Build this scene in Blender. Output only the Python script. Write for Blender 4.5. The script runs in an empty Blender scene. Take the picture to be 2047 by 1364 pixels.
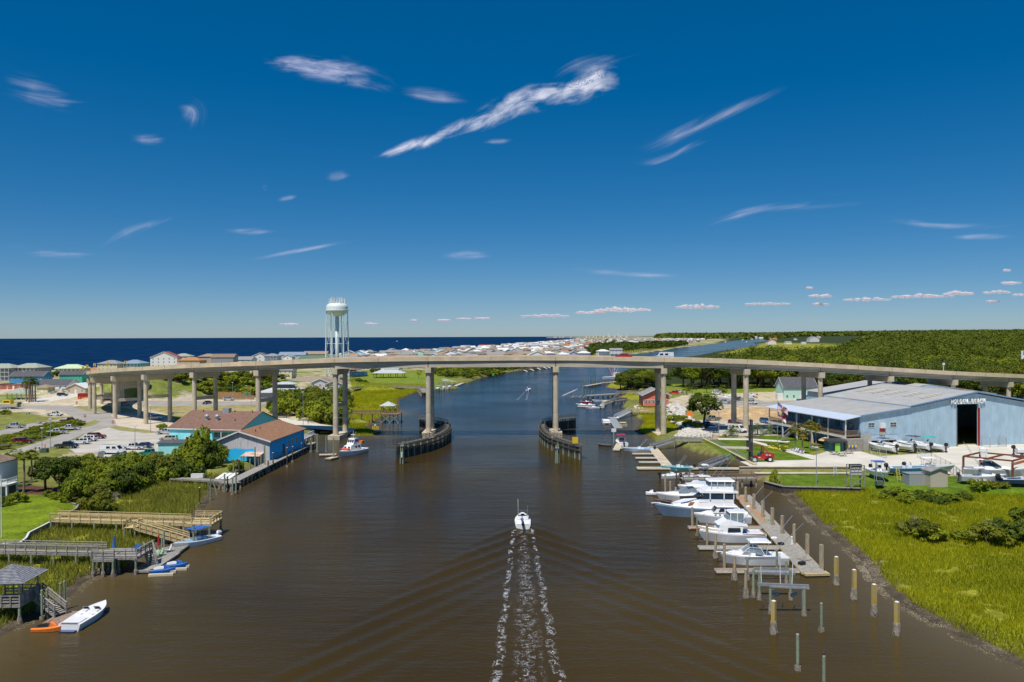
import bpy,math,random
import numpy as np
from math import sin,cos,pi,radians as R,atan2,hypot
from mathutils import Vector,Matrix,Euler
random.seed(7);rng=np.random.default_rng(7)
sc=bpy.context.scene;C=sc.collection
# ---------------------------------------------------------------- camera
FPX,CX,CY,H=1592.0,1023.5,682.0,30.0
PITCH,ROLL=R(0.325),R(-0.215)
cam=bpy.data.objects.new('camera',bpy.data.cameras.new('camera'));C.objects.link(cam);sc.camera=cam
cam.data.sensor_fit='HORIZONTAL';cam.data.sensor_width=36.0;cam.data.lens=36.0*FPX/2047.0
cam.data.clip_start=0.5;cam.data.clip_end=300000
CM=Matrix.Rotation(pi/2-PITCH,3,'X')@Matrix.Rotation(ROLL,3,'Z')
cam.matrix_world=Matrix.Translation((0,0,H))@CM.to_4x4()
# ---------------------------------------------------------------- light
SUN_EL=R(64);SUN_DIR=Vector((-0.42*cos(SUN_EL),-0.907*cos(SUN_EL),sin(SUN_EL)))
w=bpy.data.worlds.new('World');sc.world=w;w.use_nodes=True
nt=w.node_tree;nt.nodes.clear()
sky=nt.nodes.new('ShaderNodeTexSky');sky.sky_type='NISHITA';sky.sun_disc=False
sky.sun_elevation=SUN_EL;sky.sun_rotation=atan2(SUN_DIR.x,SUN_DIR.y)
sky.altitude=0;sky.air_density=0.6;sky.dust_density=0.3;sky.ozone_density=6.0
hs=nt.nodes.new('ShaderNodeHueSaturation');hs.inputs['Saturation'].default_value=1.62;hs.inputs['Value'].default_value=1.0
gm=nt.nodes.new('ShaderNodeGamma');gm.inputs['Gamma'].default_value=0.7
bg=nt.nodes.new('ShaderNodeBackground');bg.inputs['Strength'].default_value=0.140
wo=nt.nodes.new('ShaderNodeOutputWorld')
nt.links.new(sky.outputs[0],gm.inputs[0]);nt.links.new(gm.outputs[0],hs.inputs['Color']);nt.links.new(hs.outputs[0],bg.inputs[0]);nt.links.new(bg.outputs[0],wo.inputs[0])
sl=bpy.data.lights.new('sun','SUN');sl.energy=4.6;sl.angle=R(0.53);sl.color=(1.0,0.955,0.88)
so=bpy.data.objects.new('sun',sl);C.objects.link(so);so.rotation_euler=SUN_DIR.to_track_quat('Z','Y').to_euler()
sc.view_settings.view_transform='Standard';sc.view_settings.look='None'
sc.view_settings.exposure=0.0;sc.view_settings.gamma=1.0;sc.view_settings.use_curve_mapping=False
sc.cycles.max_bounces=6;sc.cycles.transparent_max_bounces=12;sc.cycles.diffuse_bounces=2;sc.cycles.glossy_bounces=3
# ---------------------------------------------------------------- measuring: where a photo point lies on a level plane
def ray(px,py):
 return CM@Vector(((px-CX)/FPX,-(py-CY)/FPX,-1.0))
def g(px,py,z=0.0):
 d=ray(px,py)
 t=(z-H)/min(d.z,-1e-4)
 return(d.x*t,d.y*t)
def g3(px,py,z=0.0):
 a=g(px,py,z);return(a[0],a[1],z)
def ppm(y):return FPX/y
def gl(pts,z=0.0):return[g(a,b,z)for a,b in pts]
# ---------------------------------------------------------------- materials
MATS={}
def pm(name,col,rough=0.7,ns=3.0,amt=0.12,bump=0.0,bs=None,metal=0.0,spec=0.5,col2=None,coat=0.0,detail=4,obj=True,rnd=0.0,streak=None):
 if name in MATS:return MATS[name]
 m=bpy.data.materials.new(name);m.use_nodes=True;n=m.node_tree;b=n.nodes['Principled BSDF']
 b.inputs['Roughness'].default_value=rough;b.inputs['Metallic'].default_value=metal
 b.inputs['Specular IOR Level'].default_value=spec
 if coat:b.inputs['Coat Weight'].default_value=coat;b.inputs['Coat Roughness'].default_value=0.08
 tc=n.nodes.new('ShaderNodeTexCoord');co=tc.outputs['Object']
 if streak:
  mp=n.nodes.new('ShaderNodeMapping');mp.inputs['Scale'].default_value=streak;n.links.new(co,mp.inputs[0]);co=mp.outputs[0]
 tx=n.nodes.new('ShaderNodeTexNoise');tx.inputs['Scale'].default_value=ns;tx.inputs['Detail'].default_value=detail;tx.inputs['Roughness'].default_value=0.62
 n.links.new(co,tx.inputs['Vector'])
 c1=tuple(max(0,c*(1-amt))for c in col)+(1,);c2=tuple(min(1,c*(1+amt))for c in col)+(1,)
 if col2:c1=tuple(col)+(1,);c2=tuple(col2)+(1,)
 rp=n.nodes.new('ShaderNodeValToRGB');rp.color_ramp.elements[0].color=c1;rp.color_ramp.elements[1].color=c2
 rp.color_ramp.elements[0].position=0.32;rp.color_ramp.elements[1].position=0.68
 n.links.new(tx.outputs['Fac'],rp.inputs[0]);out=rp.outputs[0]
 if rnd:
  oi=n.nodes.new('ShaderNodeObjectInfo');h_=n.nodes.new('ShaderNodeHueSaturation');mr=n.nodes.new('ShaderNodeMapRange')
  mr.inputs[3].default_value=1-rnd;mr.inputs[4].default_value=1+rnd
  n.links.new(oi.outputs['Random'],mr.inputs[0]);n.links.new(mr.outputs[0],h_.inputs['Value']);n.links.new(out,h_.inputs['Color']);out=h_.outputs[0]
 n.links.new(out,b.inputs['Base Color'])
 if bump:
  bp=n.nodes.new('ShaderNodeBump');bp.inputs['Strength'].default_value=bump;bp.inputs['Distance'].default_value=0.1
  t2=n.nodes.new('ShaderNodeTexNoise');t2.inputs['Scale'].default_value=bs or ns*4;t2.inputs['Detail'].default_value=5
  n.links.new(co,t2.inputs['Vector']);n.links.new(t2.outputs['Fac'],bp.inputs['Height']);n.links.new(bp.outputs[0],b.inputs['Normal'])
 MATS[name]=m;return m
def paint(col,name=None):
 return pm(name or 'paint_%02d_%02d_%02d'%tuple(int(c*99)for c in col),col,0.28,1.5,0.05,coat=0.6)
def wallm(col):return pm('siding_%02d_%02d_%02d'%tuple(int(c*99)for c in col),col,0.75,0.8,0.08,streak=(1,1,6))
def roofm(col):return pm('roofing_%02d_%02d_%02d'%tuple(int(c*99)for c in col),col,0.85,1.2,0.22,bump=0.3,bs=6)
def leafmat(name,ca,cb,trans=0.35,ns=.35,wn=1.6):
 m=bpy.data.materials.new(name);m.use_nodes=True;n=m.node_tree;b=n.nodes['Principled BSDF']
 ge=n.nodes.new('ShaderNodeNewGeometry');oi=n.nodes.new('ShaderNodeObjectInfo')
 tc=n.nodes.new('ShaderNodeTexCoord');tx=n.nodes.new('ShaderNodeTexNoise');tx.inputs['Scale'].default_value=ns;tx.inputs['Detail'].default_value=3
 n.links.new(ge.outputs['Position'],tx.inputs['Vector'])
 ad=n.nodes.new('ShaderNodeMath');ad.operation='ADD';n.links.new(ge.outputs['Random Per Island'],ad.inputs[0]);n.links.new(oi.outputs['Random'],ad.inputs[1])
 a2=n.nodes.new('ShaderNodeMath');a2.operation='ADD';n.links.new(ad.outputs[0],a2.inputs[0])
 m3=n.nodes.new('ShaderNodeMath');m3.operation='MULTIPLY';m3.inputs[1].default_value=wn;n.links.new(tx.outputs['Fac'],m3.inputs[0]);n.links.new(m3.outputs[0],a2.inputs[1])
 mr=n.nodes.new('ShaderNodeMapRange');mr.inputs[1].default_value=.15+wn*.28;mr.inputs[2].default_value=1.65+wn*.65;n.links.new(a2.outputs[0],mr.inputs[0])
 rp=n.nodes.new('ShaderNodeValToRGB');rp.color_ramp.elements[0].color=ca+(1,);rp.color_ramp.elements[1].color=cb+(1,)
 n.links.new(mr.outputs[0],rp.inputs[0]);n.links.new(rp.outputs[0],b.inputs['Base Color']);b.inputs['Roughness'].default_value=0.6
 b.inputs['Specular IOR Level'].default_value=0.25
 tr=n.nodes.new('ShaderNodeBsdfTranslucent');n.links.new(rp.outputs[0],tr.inputs[0])
 mx=n.nodes.new('ShaderNodeMixShader');mx.inputs[0].default_value=trans
 n.links.new(b.outputs[0],mx.inputs[1]);n.links.new(tr.outputs[0],mx.inputs[2]);n.links.new(mx.outputs[0],n.nodes['Material Output'].inputs[0])
 return m
WHITE=pm('white_gelcoat',(.88,.88,.87),0.25,1.2,0.04,coat=0.4)
WPAINT=pm('white_paint',(.74,.74,.72),0.5,1.5,0.06)
CONC=pm('concrete',(.56,.475,.345),0.85,0.35,0.20,bump=0.2,bs=3,detail=8)
CONC2=pm('concrete_barrier',(.64,.515,.35),0.85,0.3,0.17,bump=0.15,bs=3,detail=8)
CONC3=pm('concrete_girder',(.50,.44,.35),0.85,0.4,0.22,bump=0.15,bs=3,streak=(.3,.3,3))
WOODG=pm('weathered_wood',(.29,.27,.235),0.9,2.5,0.28,bump=0.3,streak=(1,1,1),rnd=.12)
WOODK=pm('dark_grey_timber',(.15,.135,.11),0.9,2,0.35,bump=0.4)
WOODY=pm('new_timber',(.52,.40,.20),0.85,3,0.18,bump=0.2,rnd=.08)
WOODB=pm('brown_timber',(.25,.17,.10),0.9,2,0.3,bump=0.3)
PILEG=pm('green_treated_pile',(.17,.24,.15),0.85,2.2,0.35,bump=0.4,col2=(.30,.33,.23),rnd=.15)
PILET=pm('tan_wood_pile',(.42,.33,.22),0.85,1.5,0.25,bump=0.5,streak=(3,3,.6),rnd=.1)
PILEY=pm('yellow_stained_wood',(.50,.34,.04),0.8,1.2,0.3,bump=0.3,col2=(.46,.36,.2),streak=(1,1,.7))
PILED=pm('dark_wet_timber',(.035,.028,.022),0.75,2.2,0.5,bump=0.7,col2=(.12,.10,.075),streak=(1,1,.4))
OYST=pm('oyster_crust',(.14,.115,.085),0.95,5,0.5,bump=1.0,bs=9,col2=(.36,.31,.24))
GALV=pm('galvanised_metal',(.45,.47,.48),0.45,2,0.12,metal=0.5)
ALU=pm('brushed_aluminium',(.62,.63,.64),0.35,2,0.1,metal=0.7)
BLACK=pm('black_rubber',(.015,.015,.017),0.6,4,0.3)
DARK=pm('dark_grey',(.05,.05,.055),0.5,4,0.2)
GLASS=pm('tinted_glass',(.02,.03,.04),0.06,1,0.2,spec=0.9)
GLASSB=pm('sky_tinted_glass',(.05,.09,.12),0.08,1,0.2,spec=0.9)
RED=pm('red_paint',(.42,.02,.02),0.4,2,0.12,coat=.3)
ORANGE=pm('orange_plastic',(.80,.20,.03),0.45,2,0.08)
YELLOW=pm('yellow_paint',(.72,.50,.03),0.5,2,0.1)
BLUEC=pm('blue_canvas',(.02,.12,.42),0.7,2,0.15)
TEAK=pm('varnished_teak',(.33,.14,.05),0.4,3,0.2)
# ---------------------------------------------------------------- mesh building
def tag(o,label=None,cat=None,group=None,kind=None):
 if label:o['label']=label
 if cat:o['category']=cat
 if group:o['group']=group
 if kind:o['kind']=kind
 return o
def thing(name,label,cat,loc=(0,0,0),rz=0.0,group=None):
 o=bpy.data.objects.new(name,None);C.objects.link(o);o.empty_display_size=.3
 o.location=loc;o.rotation_euler=(0,0,rz);return tag(o,label,cat,group)
class MB:
 def __init__(s):s.v=[];s.f=[];s.m=[]
 def add(s,vs,fs,m=0):
  k=len(s.v);s.v+=[tuple(a)for a in vs];s.f+=[tuple(i+k for i in f)for f in fs]
  s.m+=[m]*len(fs)if isinstance(m,int)else list(m);return s
 def box(s,c,d,m=0,rz=0.0,taper=1.0,ty=None):
  x,y,z=(k/2 for k in d);ty=taper if ty is None else ty;cs,sn=cos(rz),sin(rz)
  vs=[]
  for dz,tx,tyy in((-z,1,1),(z,taper,ty)):
   for dx,dy in((-x,-y),(x,-y),(x,y),(-x,y)):
    a,b=dx*tx,dy*tyy;vs.append((c[0]+a*cs-b*sn,c[1]+a*sn+b*cs,c[2]+dz))
  return s.add(vs,[(3,2,1,0),(4,5,6,7),(0,1,5,4),(1,2,6,5),(2,3,7,6),(3,0,4,7)],m)
 def beam(s,p,q,w,h=None,m=0):
  p,q=Vector(p),Vector(q);d=(q-p);h=h or w
  if d.length<1e-6:return s
  d.normalize();u=d.cross(Vector((0,0,1)))
  u=Vector((1,0,0))if u.length<1e-3 else u.normalized()
  t=u.cross(d).normalized();vs=[]
  for e in(p,q):
   for a,b in((-1,-1),(1,-1),(1,1),(-1,1)):vs.append(e+u*(a*w/2)+t*(b*h/2))
  return s.add(vs,[(3,2,1,0),(4,5,6,7),(0,1,5,4),(1,2,6,5),(2,3,7,6),(3,0,4,7)],m)
 def cyl(s,p,q,r,r2=None,n=8,m=0,wob=0.0):
  p,q=Vector(p),Vector(q);r2=r if r2 is None else r2;d=(q-p).normalized()
  u=d.orthogonal().normalized();t=d.cross(u);vs=[]
  for e,rr in((p,r),(q,r2)):
   for i in range(n):
    a=2*pi*i/n;k=rr*(1+wob*random.uniform(-1,1));vs.append(e+u*(k*cos(a))+t*(k*sin(a)))
  fs=[(i,(i+1)%n,n+(i+1)%n,n+i)for i in range(n)]+[tuple(range(n-1,-1,-1)),tuple(range(n,2*n))]
  return s.add(vs,fs,m)
 def tube(s,pts,r,n=6,m=0):
  for a,b in zip(pts,pts[1:]):s.cyl(a,b,r,n=n,m=m)
  return s
 def loft(s,rings,m=0,closed=True,caps=True,capm=None):
  k=len(s.v);n=len(rings[0])
  vs=[p for r_ in rings for p in r_];fs=[];ms=[]
  for i in range(len(rings)-1):
   for j in range(n if closed else n-1):
    a,b=i*n+j,i*n+(j+1)%n;fs.append((a,b,b+n,a+n))
    ms.append(m[j]if isinstance(m,(list,tuple))else m)
  if caps:
   cm=capm if capm is not None else(m if isinstance(m,int)else m[0])
   fs.append(tuple(range(n-1,-1,-1)));fs.append(tuple(range((len(rings)-1)*n,len(rings)*n)));ms+=[cm,cm]
  return s.add(vs,fs,ms)
 def rev(s,prof,c=(0,0,0),n=12,m=0,sx=1,sy=1):
  rings=[[(c[0]+r_*cos(2*pi*i/n)*sx,c[1]+r_*sin(2*pi*i/n)*sy,c[2]+z)for i in range(n)]for r_,z in prof]
  return s.loft(rings,m)
 def ell(s,c,r,m=0,n=10,k=6):
  prof=[(max(1e-3,sin(pi*i/k)),-cos(pi*i/k))for i in range(k+1)]
  rings=[[(c[0]+a*r[0]*cos(2*pi*i/n),c[1]+a*r[1]*sin(2*pi*i/n),c[2]+b*r[2])for i in range(n)]for a,b in prof]
  return s.loft(rings,m)
 def poly(s,pts,z0,z1,m=0,mside=None):
  a=sum(p[0]*q[1]-q[0]*p[1]for p,q in zip(pts,pts[1:]+pts[:1]))
  if a<0:pts=pts[::-1]
  n=len(pts);vs=[(x,y,z0)for x,y in pts]+[(x,y,z1)for x,y in pts]
  fs=[(i,(i+1)%n,n+(i+1)%n,n+i)for i in range(n)]+[tuple(range(n-1,-1,-1)),tuple(range(n,2*n))]
  return s.add(vs,fs,[m if mside is None else mside]*n+[m,m])
 def face(s,pts,m=0):return s.add(pts,[tuple(range(len(pts)))],m)
 def mesh(s,name,mats,smooth=False):
  me=bpy.data.meshes.new(name);me.from_pydata([tuple(v)for v in s.v],[],s.f)
  for mt in(mats if isinstance(mats,(list,tuple))else[mats]):me.materials.append(mt)
  me.polygons.foreach_set('material_index',s.m)
  if smooth:me.polygons.foreach_set('use_smooth',[True]*len(s.f))
  me.update();return me
 def build(s,name,mats,parent=None,loc=(0,0,0),rz=0.0,smooth=False,kind=None,label=None):
  o=bpy.data.objects.new(name,s.mesh(name,mats,smooth));C.objects.link(o)
  o.location=loc;o.rotation_euler=(0,0,rz)
  if parent:o.parent=parent
  if kind:o['kind']=kind
  if label:o['label']=label
  return o
def put(name,me,parent=None,loc=(0,0,0),rot=(0,0,0),scale=None):
 o=bpy.data.objects.new(name,me);C.objects.link(o);o.location=loc;o.rotation_euler=rot
 if scale:o.scale=scale if isinstance(scale,tuple)else(scale,)*3
 if parent:o.parent=parent
 return o
def np_mesh(name,V,F,mats,midx=None,smooth=False):
 me=bpy.data.meshes.new(name);V=np.asarray(V,dtype=np.float32);F=np.asarray(F,dtype=np.int32);k=F.shape[1]
 me.vertices.add(len(V));me.vertices.foreach_set('co',V.ravel())
 me.loops.add(F.size);me.loops.foreach_set('vertex_index',F.ravel())
 me.polygons.add(len(F));me.polygons.foreach_set('loop_start',np.arange(0,F.size,k,dtype=np.int32))
 try:me.polygons.foreach_set('loop_total',np.full(len(F),k,dtype=np.int32))
 except Exception:pass
 for mt in(mats if isinstance(mats,(list,tuple))else[mats]):me.materials.append(mt)
 if midx is not None:me.polygons.foreach_set('material_index',np.asarray(midx,dtype=np.int32))
 if smooth:me.polygons.foreach_set('use_smooth',np.ones(len(F),dtype=bool))
 me.update(calc_edges=True);return me
def np_obj(name,V,F,mats,kind=None,parent=None,**k):
 o=bpy.data.objects.new(name,np_mesh(name,V,F,mats,**k));C.objects.link(o)
 if kind:o['kind']=kind
 if parent:o.parent=parent
 return o
def inpoly(X,Y,poly):
 r_=np.zeros(X.shape,bool);n=len(poly)
 for i in range(n):
  (x0,y0),(x1,y1)=poly[i],poly[(i+1)%n]
  if y0==y1:continue
  c=((y0>Y)!=(y1>Y))&(X<(x1-x0)*(Y-y0)/(y1-y0)+x0);r_^=c
 return r_
def segdist(X,Y,pts,closed=True):
 d=np.full(X.shape,1e9);n=len(pts)
 for i in range(n if closed else n-1):
  (x0,y0),(x1,y1)=pts[i],pts[(i+1)%n];dx,dy=x1-x0,y1-y0;L=dx*dx+dy*dy+1e-9
  t=np.clip(((X-x0)*dx+(Y-y0)*dy)/L,0,1);d=np.minimum(d,np.hypot(X-x0-t*dx,Y-y0-t*dy))
 return d
def ss(a,b,x):t=np.clip((x-a)/(b-a),0,1);return t*t*(3-2*t)
def vnoise(X,Y,s,seed=0):
 r_=np.random.default_rng(seed);T=r_.random((256,256));x=X/s+1000.5;y=Y/s+1000.5
 xi=np.floor(x).astype(int);yi=np.floor(y).astype(int);fx=x-xi;fy=y-yi;fx=fx*fx*(3-2*fx);fy=fy*fy*(3-2*fy)
 a=T[xi%256,yi%256];b=T[(xi+1)%256,yi%256];c=T[xi%256,(yi+1)%256];d=T[(xi+1)%256,(yi+1)%256]
 return(a*(1-fx)+b*fx)*(1-fy)+(c*(1-fx)+d*fx)*fy
def fbm(X,Y,s,seed=0,o=4):return sum(vnoise(X,Y,s/2**i,seed+i)*.5**i for i in range(o))/sum(.5**i for i in range(o))
# ---------------------------------------------------------------- shorelines (measured on the photo, on the level of the water)
SHL=gl([(-260,1420),(-60,1315),(0,1272),(40,1250),(110,1218),(140,1190),(170,1160),(205,1150),(262,1142),(292,1122),(305,1100),(340,1075),(385,1040),(412,1010),(425,988),
  (430,962),(480,947),(545,925),(600,893),(628,872),(642,860),(655,868),(680,874),(748,874),(760,866),(735,856),(752,842),(775,832),(800,829),(798,800),
  (835,784),(848,777),(872,773),(905,769),(935,766),(960,757),(1010,746),(1050,741),(1075,737),(1130,728),(1200,715),(1250,709),(1310,704),(1345,697),
  (1400,690.5),(1440,686),(1462,682),(1490,679.5),(1497,677)])
SHR=gl([(1530,677),(1545,679),(1530,683),(1505,686),(1520,690),(1492,695),(1440,702),(1400,710),(1360,716),(1330,722),(1290,730),(1255,738),(1245,748),(1240,760),(1215,766),(1207,775),
  (1238,780),(1246,787),(1232,796),(1252,800),(1243,815),(1264,828),(1282,846),(1268,862),(1292,873),(1310,884),(1345,891),(1385,905),(1430,915),(1475,925),
  (1505,934),(1702,934),(1702,947),(1505,947),(1512,962),(1540,968),(1565,978),(1600,1012),(1630,1045),(1672,1078),(1722,1118),(1748,1160),(1805,1210),(1880,1252),
  (1965,1296),(2060,1340),(2250,1420)])
WATER=SHL+SHR+[(120,20),(-120,20)]
BEACH=[(-900,-2000),(-700,0),(-560,560),(-445,700),(-360,790),(-295,900),(-150,1450),(-70,1880),(330,5000),(1500,18000),(3600,43000)]
def beachx(Y):return np.interp(Y,[p[1]for p in BEACH],[p[0]for p in BEACH])
UP=1.4
MARSH={
'near_left':gl([(-400,1500),(-400,1118),(-30,1108),(45,1095),(62,1072),(110,1048),(157,1016),(160,1008),(235,1000),(250,985),(300,962),(380,952),(430,950),(470,955),(560,1100),(300,1300),(0,1500)],.5),
'bridge_left':gl([(600,880),(632,866),(642,845),(735,847),(775,845),(770,885),(650,890)],.5),
'behind_left':gl([(690,838),(700,815),(702,778),(725,768),(800,772),(860,770),(880,780),(810,845),(755,850)],.5),
'right':gl([(1520,985),(1570,972),(1620,980),(1720,977),(1800,983),(1870,990),(1960,988),(2060,990),(2600,1010),(3000,1500),(1400,1500),(1400,1100)],.5),
'under_right':gl([(1285,835),(1270,820),(1300,805),(1335,818),(1352,840),(1358,860),(1330,872),(1290,880),(1260,850)],.5),
'trawler':gl([(1195,785),(1195,764),(1225,762),(1240,772),(1260,775),(1310,785),(1300,805),(1220,800)],.5),
'far':gl([(1440,708),(1500,690),(1530,686),(1580,687),(1650,689),(1740,696),(1640,709)],.5),
'island_far':gl([(1180,716),(1290,703),(1360,692),(1430,686),(1340,693),(1260,700),(1180,708)],.5)}
RIDGE=[(-181,371,10.5),(-177,390,10),(-160,411,9.2),(-128,430,7),(-88,448,4),(-40,465,1.4)]
MOUND=g(1497,828,1.4)
def land_h(X,Y):
 d=segdist(X,Y,WATER);ins=inpoly(X,Y,WATER);d=np.where(ins,-d,d)
 far=ss(250,900,Y)
 h=np.full(X.shape,UP)+far*(fbm(X,Y,60,3)-.5)*1.2
 main=(X>np.interp(Y,[0,470,760,1700,2985,5900,20000],[20,12,25,330,760,1600,5800]))|((Y>9000)&(X>.19*Y))
 h+=main*(13.5*ss(520,1500,Y)*ss(.25,.62,X/np.maximum(Y,1))+26*ss(2700,6500,Y))
 mz=np.zeros(X.shape,bool)
 for k,p in MARSH.items():
  i=inpoly(X,Y,p);mz|=i
 h=np.where(mz,.5+.16*(fbm(X,Y,7,9)-.5),h)
 slope=np.where(mz,.17,.7);slope=np.where(Y>600,.15,slope)
 h=np.minimum(h,d*slope+.02);h=np.where(d<0,np.maximum(-2.5,d*.10),h)
 b=X-beachx(Y);dune=UP+1.6*np.exp(-((b-42)/9)**2)*fbm(X,Y,15,5)
 h=np.where(b<60,np.minimum(np.maximum(h,dune),np.maximum(-3,b*.055)),h)
# road embankment behind the bridge abutment and the dirt mound
 for(a,c)in zip(RIDGE,RIDGE[1:]):
  dx,dy=c[0]-a[0],c[1]-a[1];t=np.clip(((X-a[0])*dx+(Y-a[1])*dy)/(dx*dx+dy*dy),0,1)
  dd=np.hypot(X-a[0]-t*dx,Y-a[1]-t*dy);h=np.maximum(h,a[2]+(c[2]-a[2])*t-.5*np.maximum(0,dd-6.5)-1.6*np.maximum(0,371-Y))
 r_=((X-MOUND[0])/15)**2+((Y-MOUND[1])/11)**2
 h+=2.6*np.clip(1-r_,0,1)**.8*(.7+.5*fbm(X,Y,5,8))
 return h,d,mz
def grow(a,b,step,far_,k):
 out=list(np.arange(a,b,step));s=step
 while out[-1]<far_:s*=k;out.append(out[-1]+s)
 return out
xr=grow(0,150,1.0,30000,1.05);xs=np.array([-x for x in xr[1:]if x<4000][::-1]+xr)
ys=np.array(grow(40,270,1.0,60000,1.022))
GX,GY=np.meshgrid(xs,ys);HZ,DD,MZ=land_h(GX,GY)
# ---------------------------------------------------------------- what covers the ground (its own colours)
ZC={'mud':(.105,.082,.052),'wet':(.06,.05,.033),'marsh':(.25,.25,.022),'lawn':(.155,.215,.008),'lawnd':(.095,.155,.008),'rough':(.19,.20,.045),'sand':(.56,.47,.34),'park':(.17,.22,.02),
 'forest':(.035,.05,.012),'dirt':(.50,.35,.19),'mulch':(.12,.055,.035),'gravel':(.50,.46,.40),'lightgravel':(.62,.57,.48),'dry':(.34,.29,.12)}
n1=fbm(GX,GY,9,21);n2=fbm(GX,GY,40,22)
COL=np.empty(GX.shape+(3,));COL[:]=ZC['rough']
def zone(poly,c,z=UP,k=1.0):
 p=gl(poly,z)if poly is not None else None
 m=inpoly(GX,GY,p);COL[m]=COL[m]*(1-k)+np.array(ZC[c])*k
def mix(mask,c):COL[:]=COL*(1-mask[...,None])+np.array(ZC[c])*mask[...,None]
bb0=GX-beachx(GY)
isl=(GX<np.interp(GY,[0,470,760,1700,2985,5900,20000],[-40,12,25,330,760,1600,5800]))
mix(np.where(isl&(GY>330),ss(.45,.62,n1)*.75,0),'sand')
mix(np.where((~isl&(GY>430))|((GY>7500)&(GX>.18*GY)),1.0,0),'forest')
zone([(700,772),(690,752),(740,744),(860,742),(1010,738),(1075,735),(1010,748),(930,768),(860,776)],'park')
zone([(1005,736),(1075,733),(1130,725),(1080,740),(1010,750),(900,770),(870,765)],'rough')
for p in[[(60,800),(75,790),(160,783),(180,768),(290,775),(290,800),(345,835),(345,872),(225,855),(190,842),(120,815),(40,812)],
  [(275,792),(480,795),(600,795),(620,812),(560,822),(540,812),(275,815)],[(510,815),(600,820),(640,850),(630,862),(545,848),(500,836)],
  [(0,812),(60,812),(130,820),(150,832),(100,836),(40,826),(0,822)],[(-60,787),(60,789),(160,782),(200,770),(120,770),(-60,780)],
  [(1330,800),(1400,782),(1640,780),(1700,790),(1640,822),(1560,820),(1420,830)],[(1350,862),(1400,840),(1570,836),(1640,850),(1600,880),(1490,876),(1400,868)]]:zone(p,'sand',k=.85)
zone([(0,788),(45,788),(40,800),(0,803)],'park')
zone([(1320,775),(1345,768),(1560,770),(1640,780),(1500,785),(1400,790)],'park')
zone([(275,812),(345,803),(520,803),(575,822),(510,836),(350,832)],'dry')
zone([(0,825),(50,824),(100,834),(145,836),(60,848),(0,862),(-60,865),(-60,826)],'rough')
mix(np.where(MZ,1.0,0),'marsh')
zone([(-80,1100),(0,1092),(48,1088),(60,1068),(108,1045),(155,1014),(135,996),(90,990),(45,990),(-80,1000)],'lawn')
zone([(-80,995),(30,990),(90,990),(140,1000),(165,990),(120,975),(60,970),(0,975),(-80,980)],'mulch')
zone([(1392,878),(1440,874),(1490,876),(1632,918),(1632,921),(1475,921),(1430,895)],'lawnd')
zone([(1480,870),(1600,868),(1640,900),(1600,912),(1500,880)],'lawnd')
zone([(1555,948),(1700,949),(1900,953),(2100,972),(2200,990),(1900,985),(1800,978),(1700,974),(1575,972)],'lawnd')
zone([(1640,905),(1690,905),(1760,917),(1755,921)],'lawn')
zone([(1420,826),(1470,812),(1560,820),(1572,838),(1500,842),(1425,840)],'dirt')
zone([(1480,873),(1510,874),(1600,862),(1480,868)],'mulch')
mix(np.where(isl&(GY>335)&(GY<490)&(GX<-30)&(HZ>1.9)&(bb0>150),ss(.80,.60,n1)*.9,0),'park')
mix(np.where((DD>-4)&(DD<30)&(HZ<.36+.12*(n1-.5))&(GY<700),1.0,0),'mud')
mix(np.where((HZ<.12)&(GY<700),.8,0),'wet')
bb=GX-beachx(GY);mix(np.where(bb<38,1.0,0),'sand')
COL*=(.82+.36*n2)[...,None]
def grid_obj(name,X,Y,Z,mats,kind,attr=None,smooth=True):
 ny,nx=X.shape;V=np.stack([X.ravel(),Y.ravel(),Z.ravel()],1)
 i=np.arange(ny*nx).reshape(ny,nx);F=np.stack([i[:-1,:-1],i[:-1,1:],i[1:,1:],i[1:,:-1]],-1).reshape(-1,4)
 o=np_obj(name,V,F,mats,kind=kind,smooth=smooth)
 if attr is not None:
  a=o.data.attributes.new('tint','FLOAT_COLOR','POINT');c=np.ones((len(V),4),np.float32);c[:,:3]=attr.reshape(-1,3);a.data.foreach_set('color',c.ravel())
 return o
def attrmat(name,rough=.95,ns=(.35,2.6,14),amt=(.5,.4,.3),bump=.5,spec=.2):
 m=bpy.data.materials.new(name);m.use_nodes=True;n=m.node_tree;b=n.nodes['Principled BSDF'];b.inputs['Roughness'].default_value=rough;b.inputs['Specular IOR Level'].default_value=spec
 at=n.nodes.new('ShaderNodeAttribute');at.attribute_name='tint';out=at.outputs['Color']
 ge=n.nodes.new('ShaderNodeNewGeometry')
 for s,a in zip(ns,amt):
  t=n.nodes.new('ShaderNodeTexNoise');t.inputs['Scale'].default_value=s;t.inputs['Detail'].default_value=5;n.links.new(ge.outputs['Position'],t.inputs['Vector'])
  mr=n.nodes.new('ShaderNodeMapRange');mr.inputs[1].default_value=.3;mr.inputs[2].default_value=.7;mr.inputs[3].default_value=1-a;mr.inputs[4].default_value=1+a
  n.links.new(t.outputs['Fac'],mr.inputs[0]);vm=n.nodes.new('ShaderNodeVectorMath');vm.operation='SCALE';n.links.new(out,vm.inputs[0]);n.links.new(mr.outputs[0],vm.inputs['Scale']);out=vm.outputs[0];last=t
 n.links.new(out,b.inputs['Base Color'])
 bp=n.nodes.new('ShaderNodeBump');bp.inputs['Strength'].default_value=bump;bp.inputs['Distance'].default_value=.15;n.links.new(last.outputs['Fac'],bp.inputs['Height']);n.links.new(bp.outputs[0],b.inputs['Normal'])
 return m
tag(grid_obj('ground',GX,GY,HZ,attrmat('soil_and_turf',amt=(.3,.3,.25)),'structure',COL),'sandy and grassy ground on both sides of the waterway')
def hgt(x,y):
 return float(land_h(np.array([float(x)]),np.array([float(y)]))[0][0])
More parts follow.
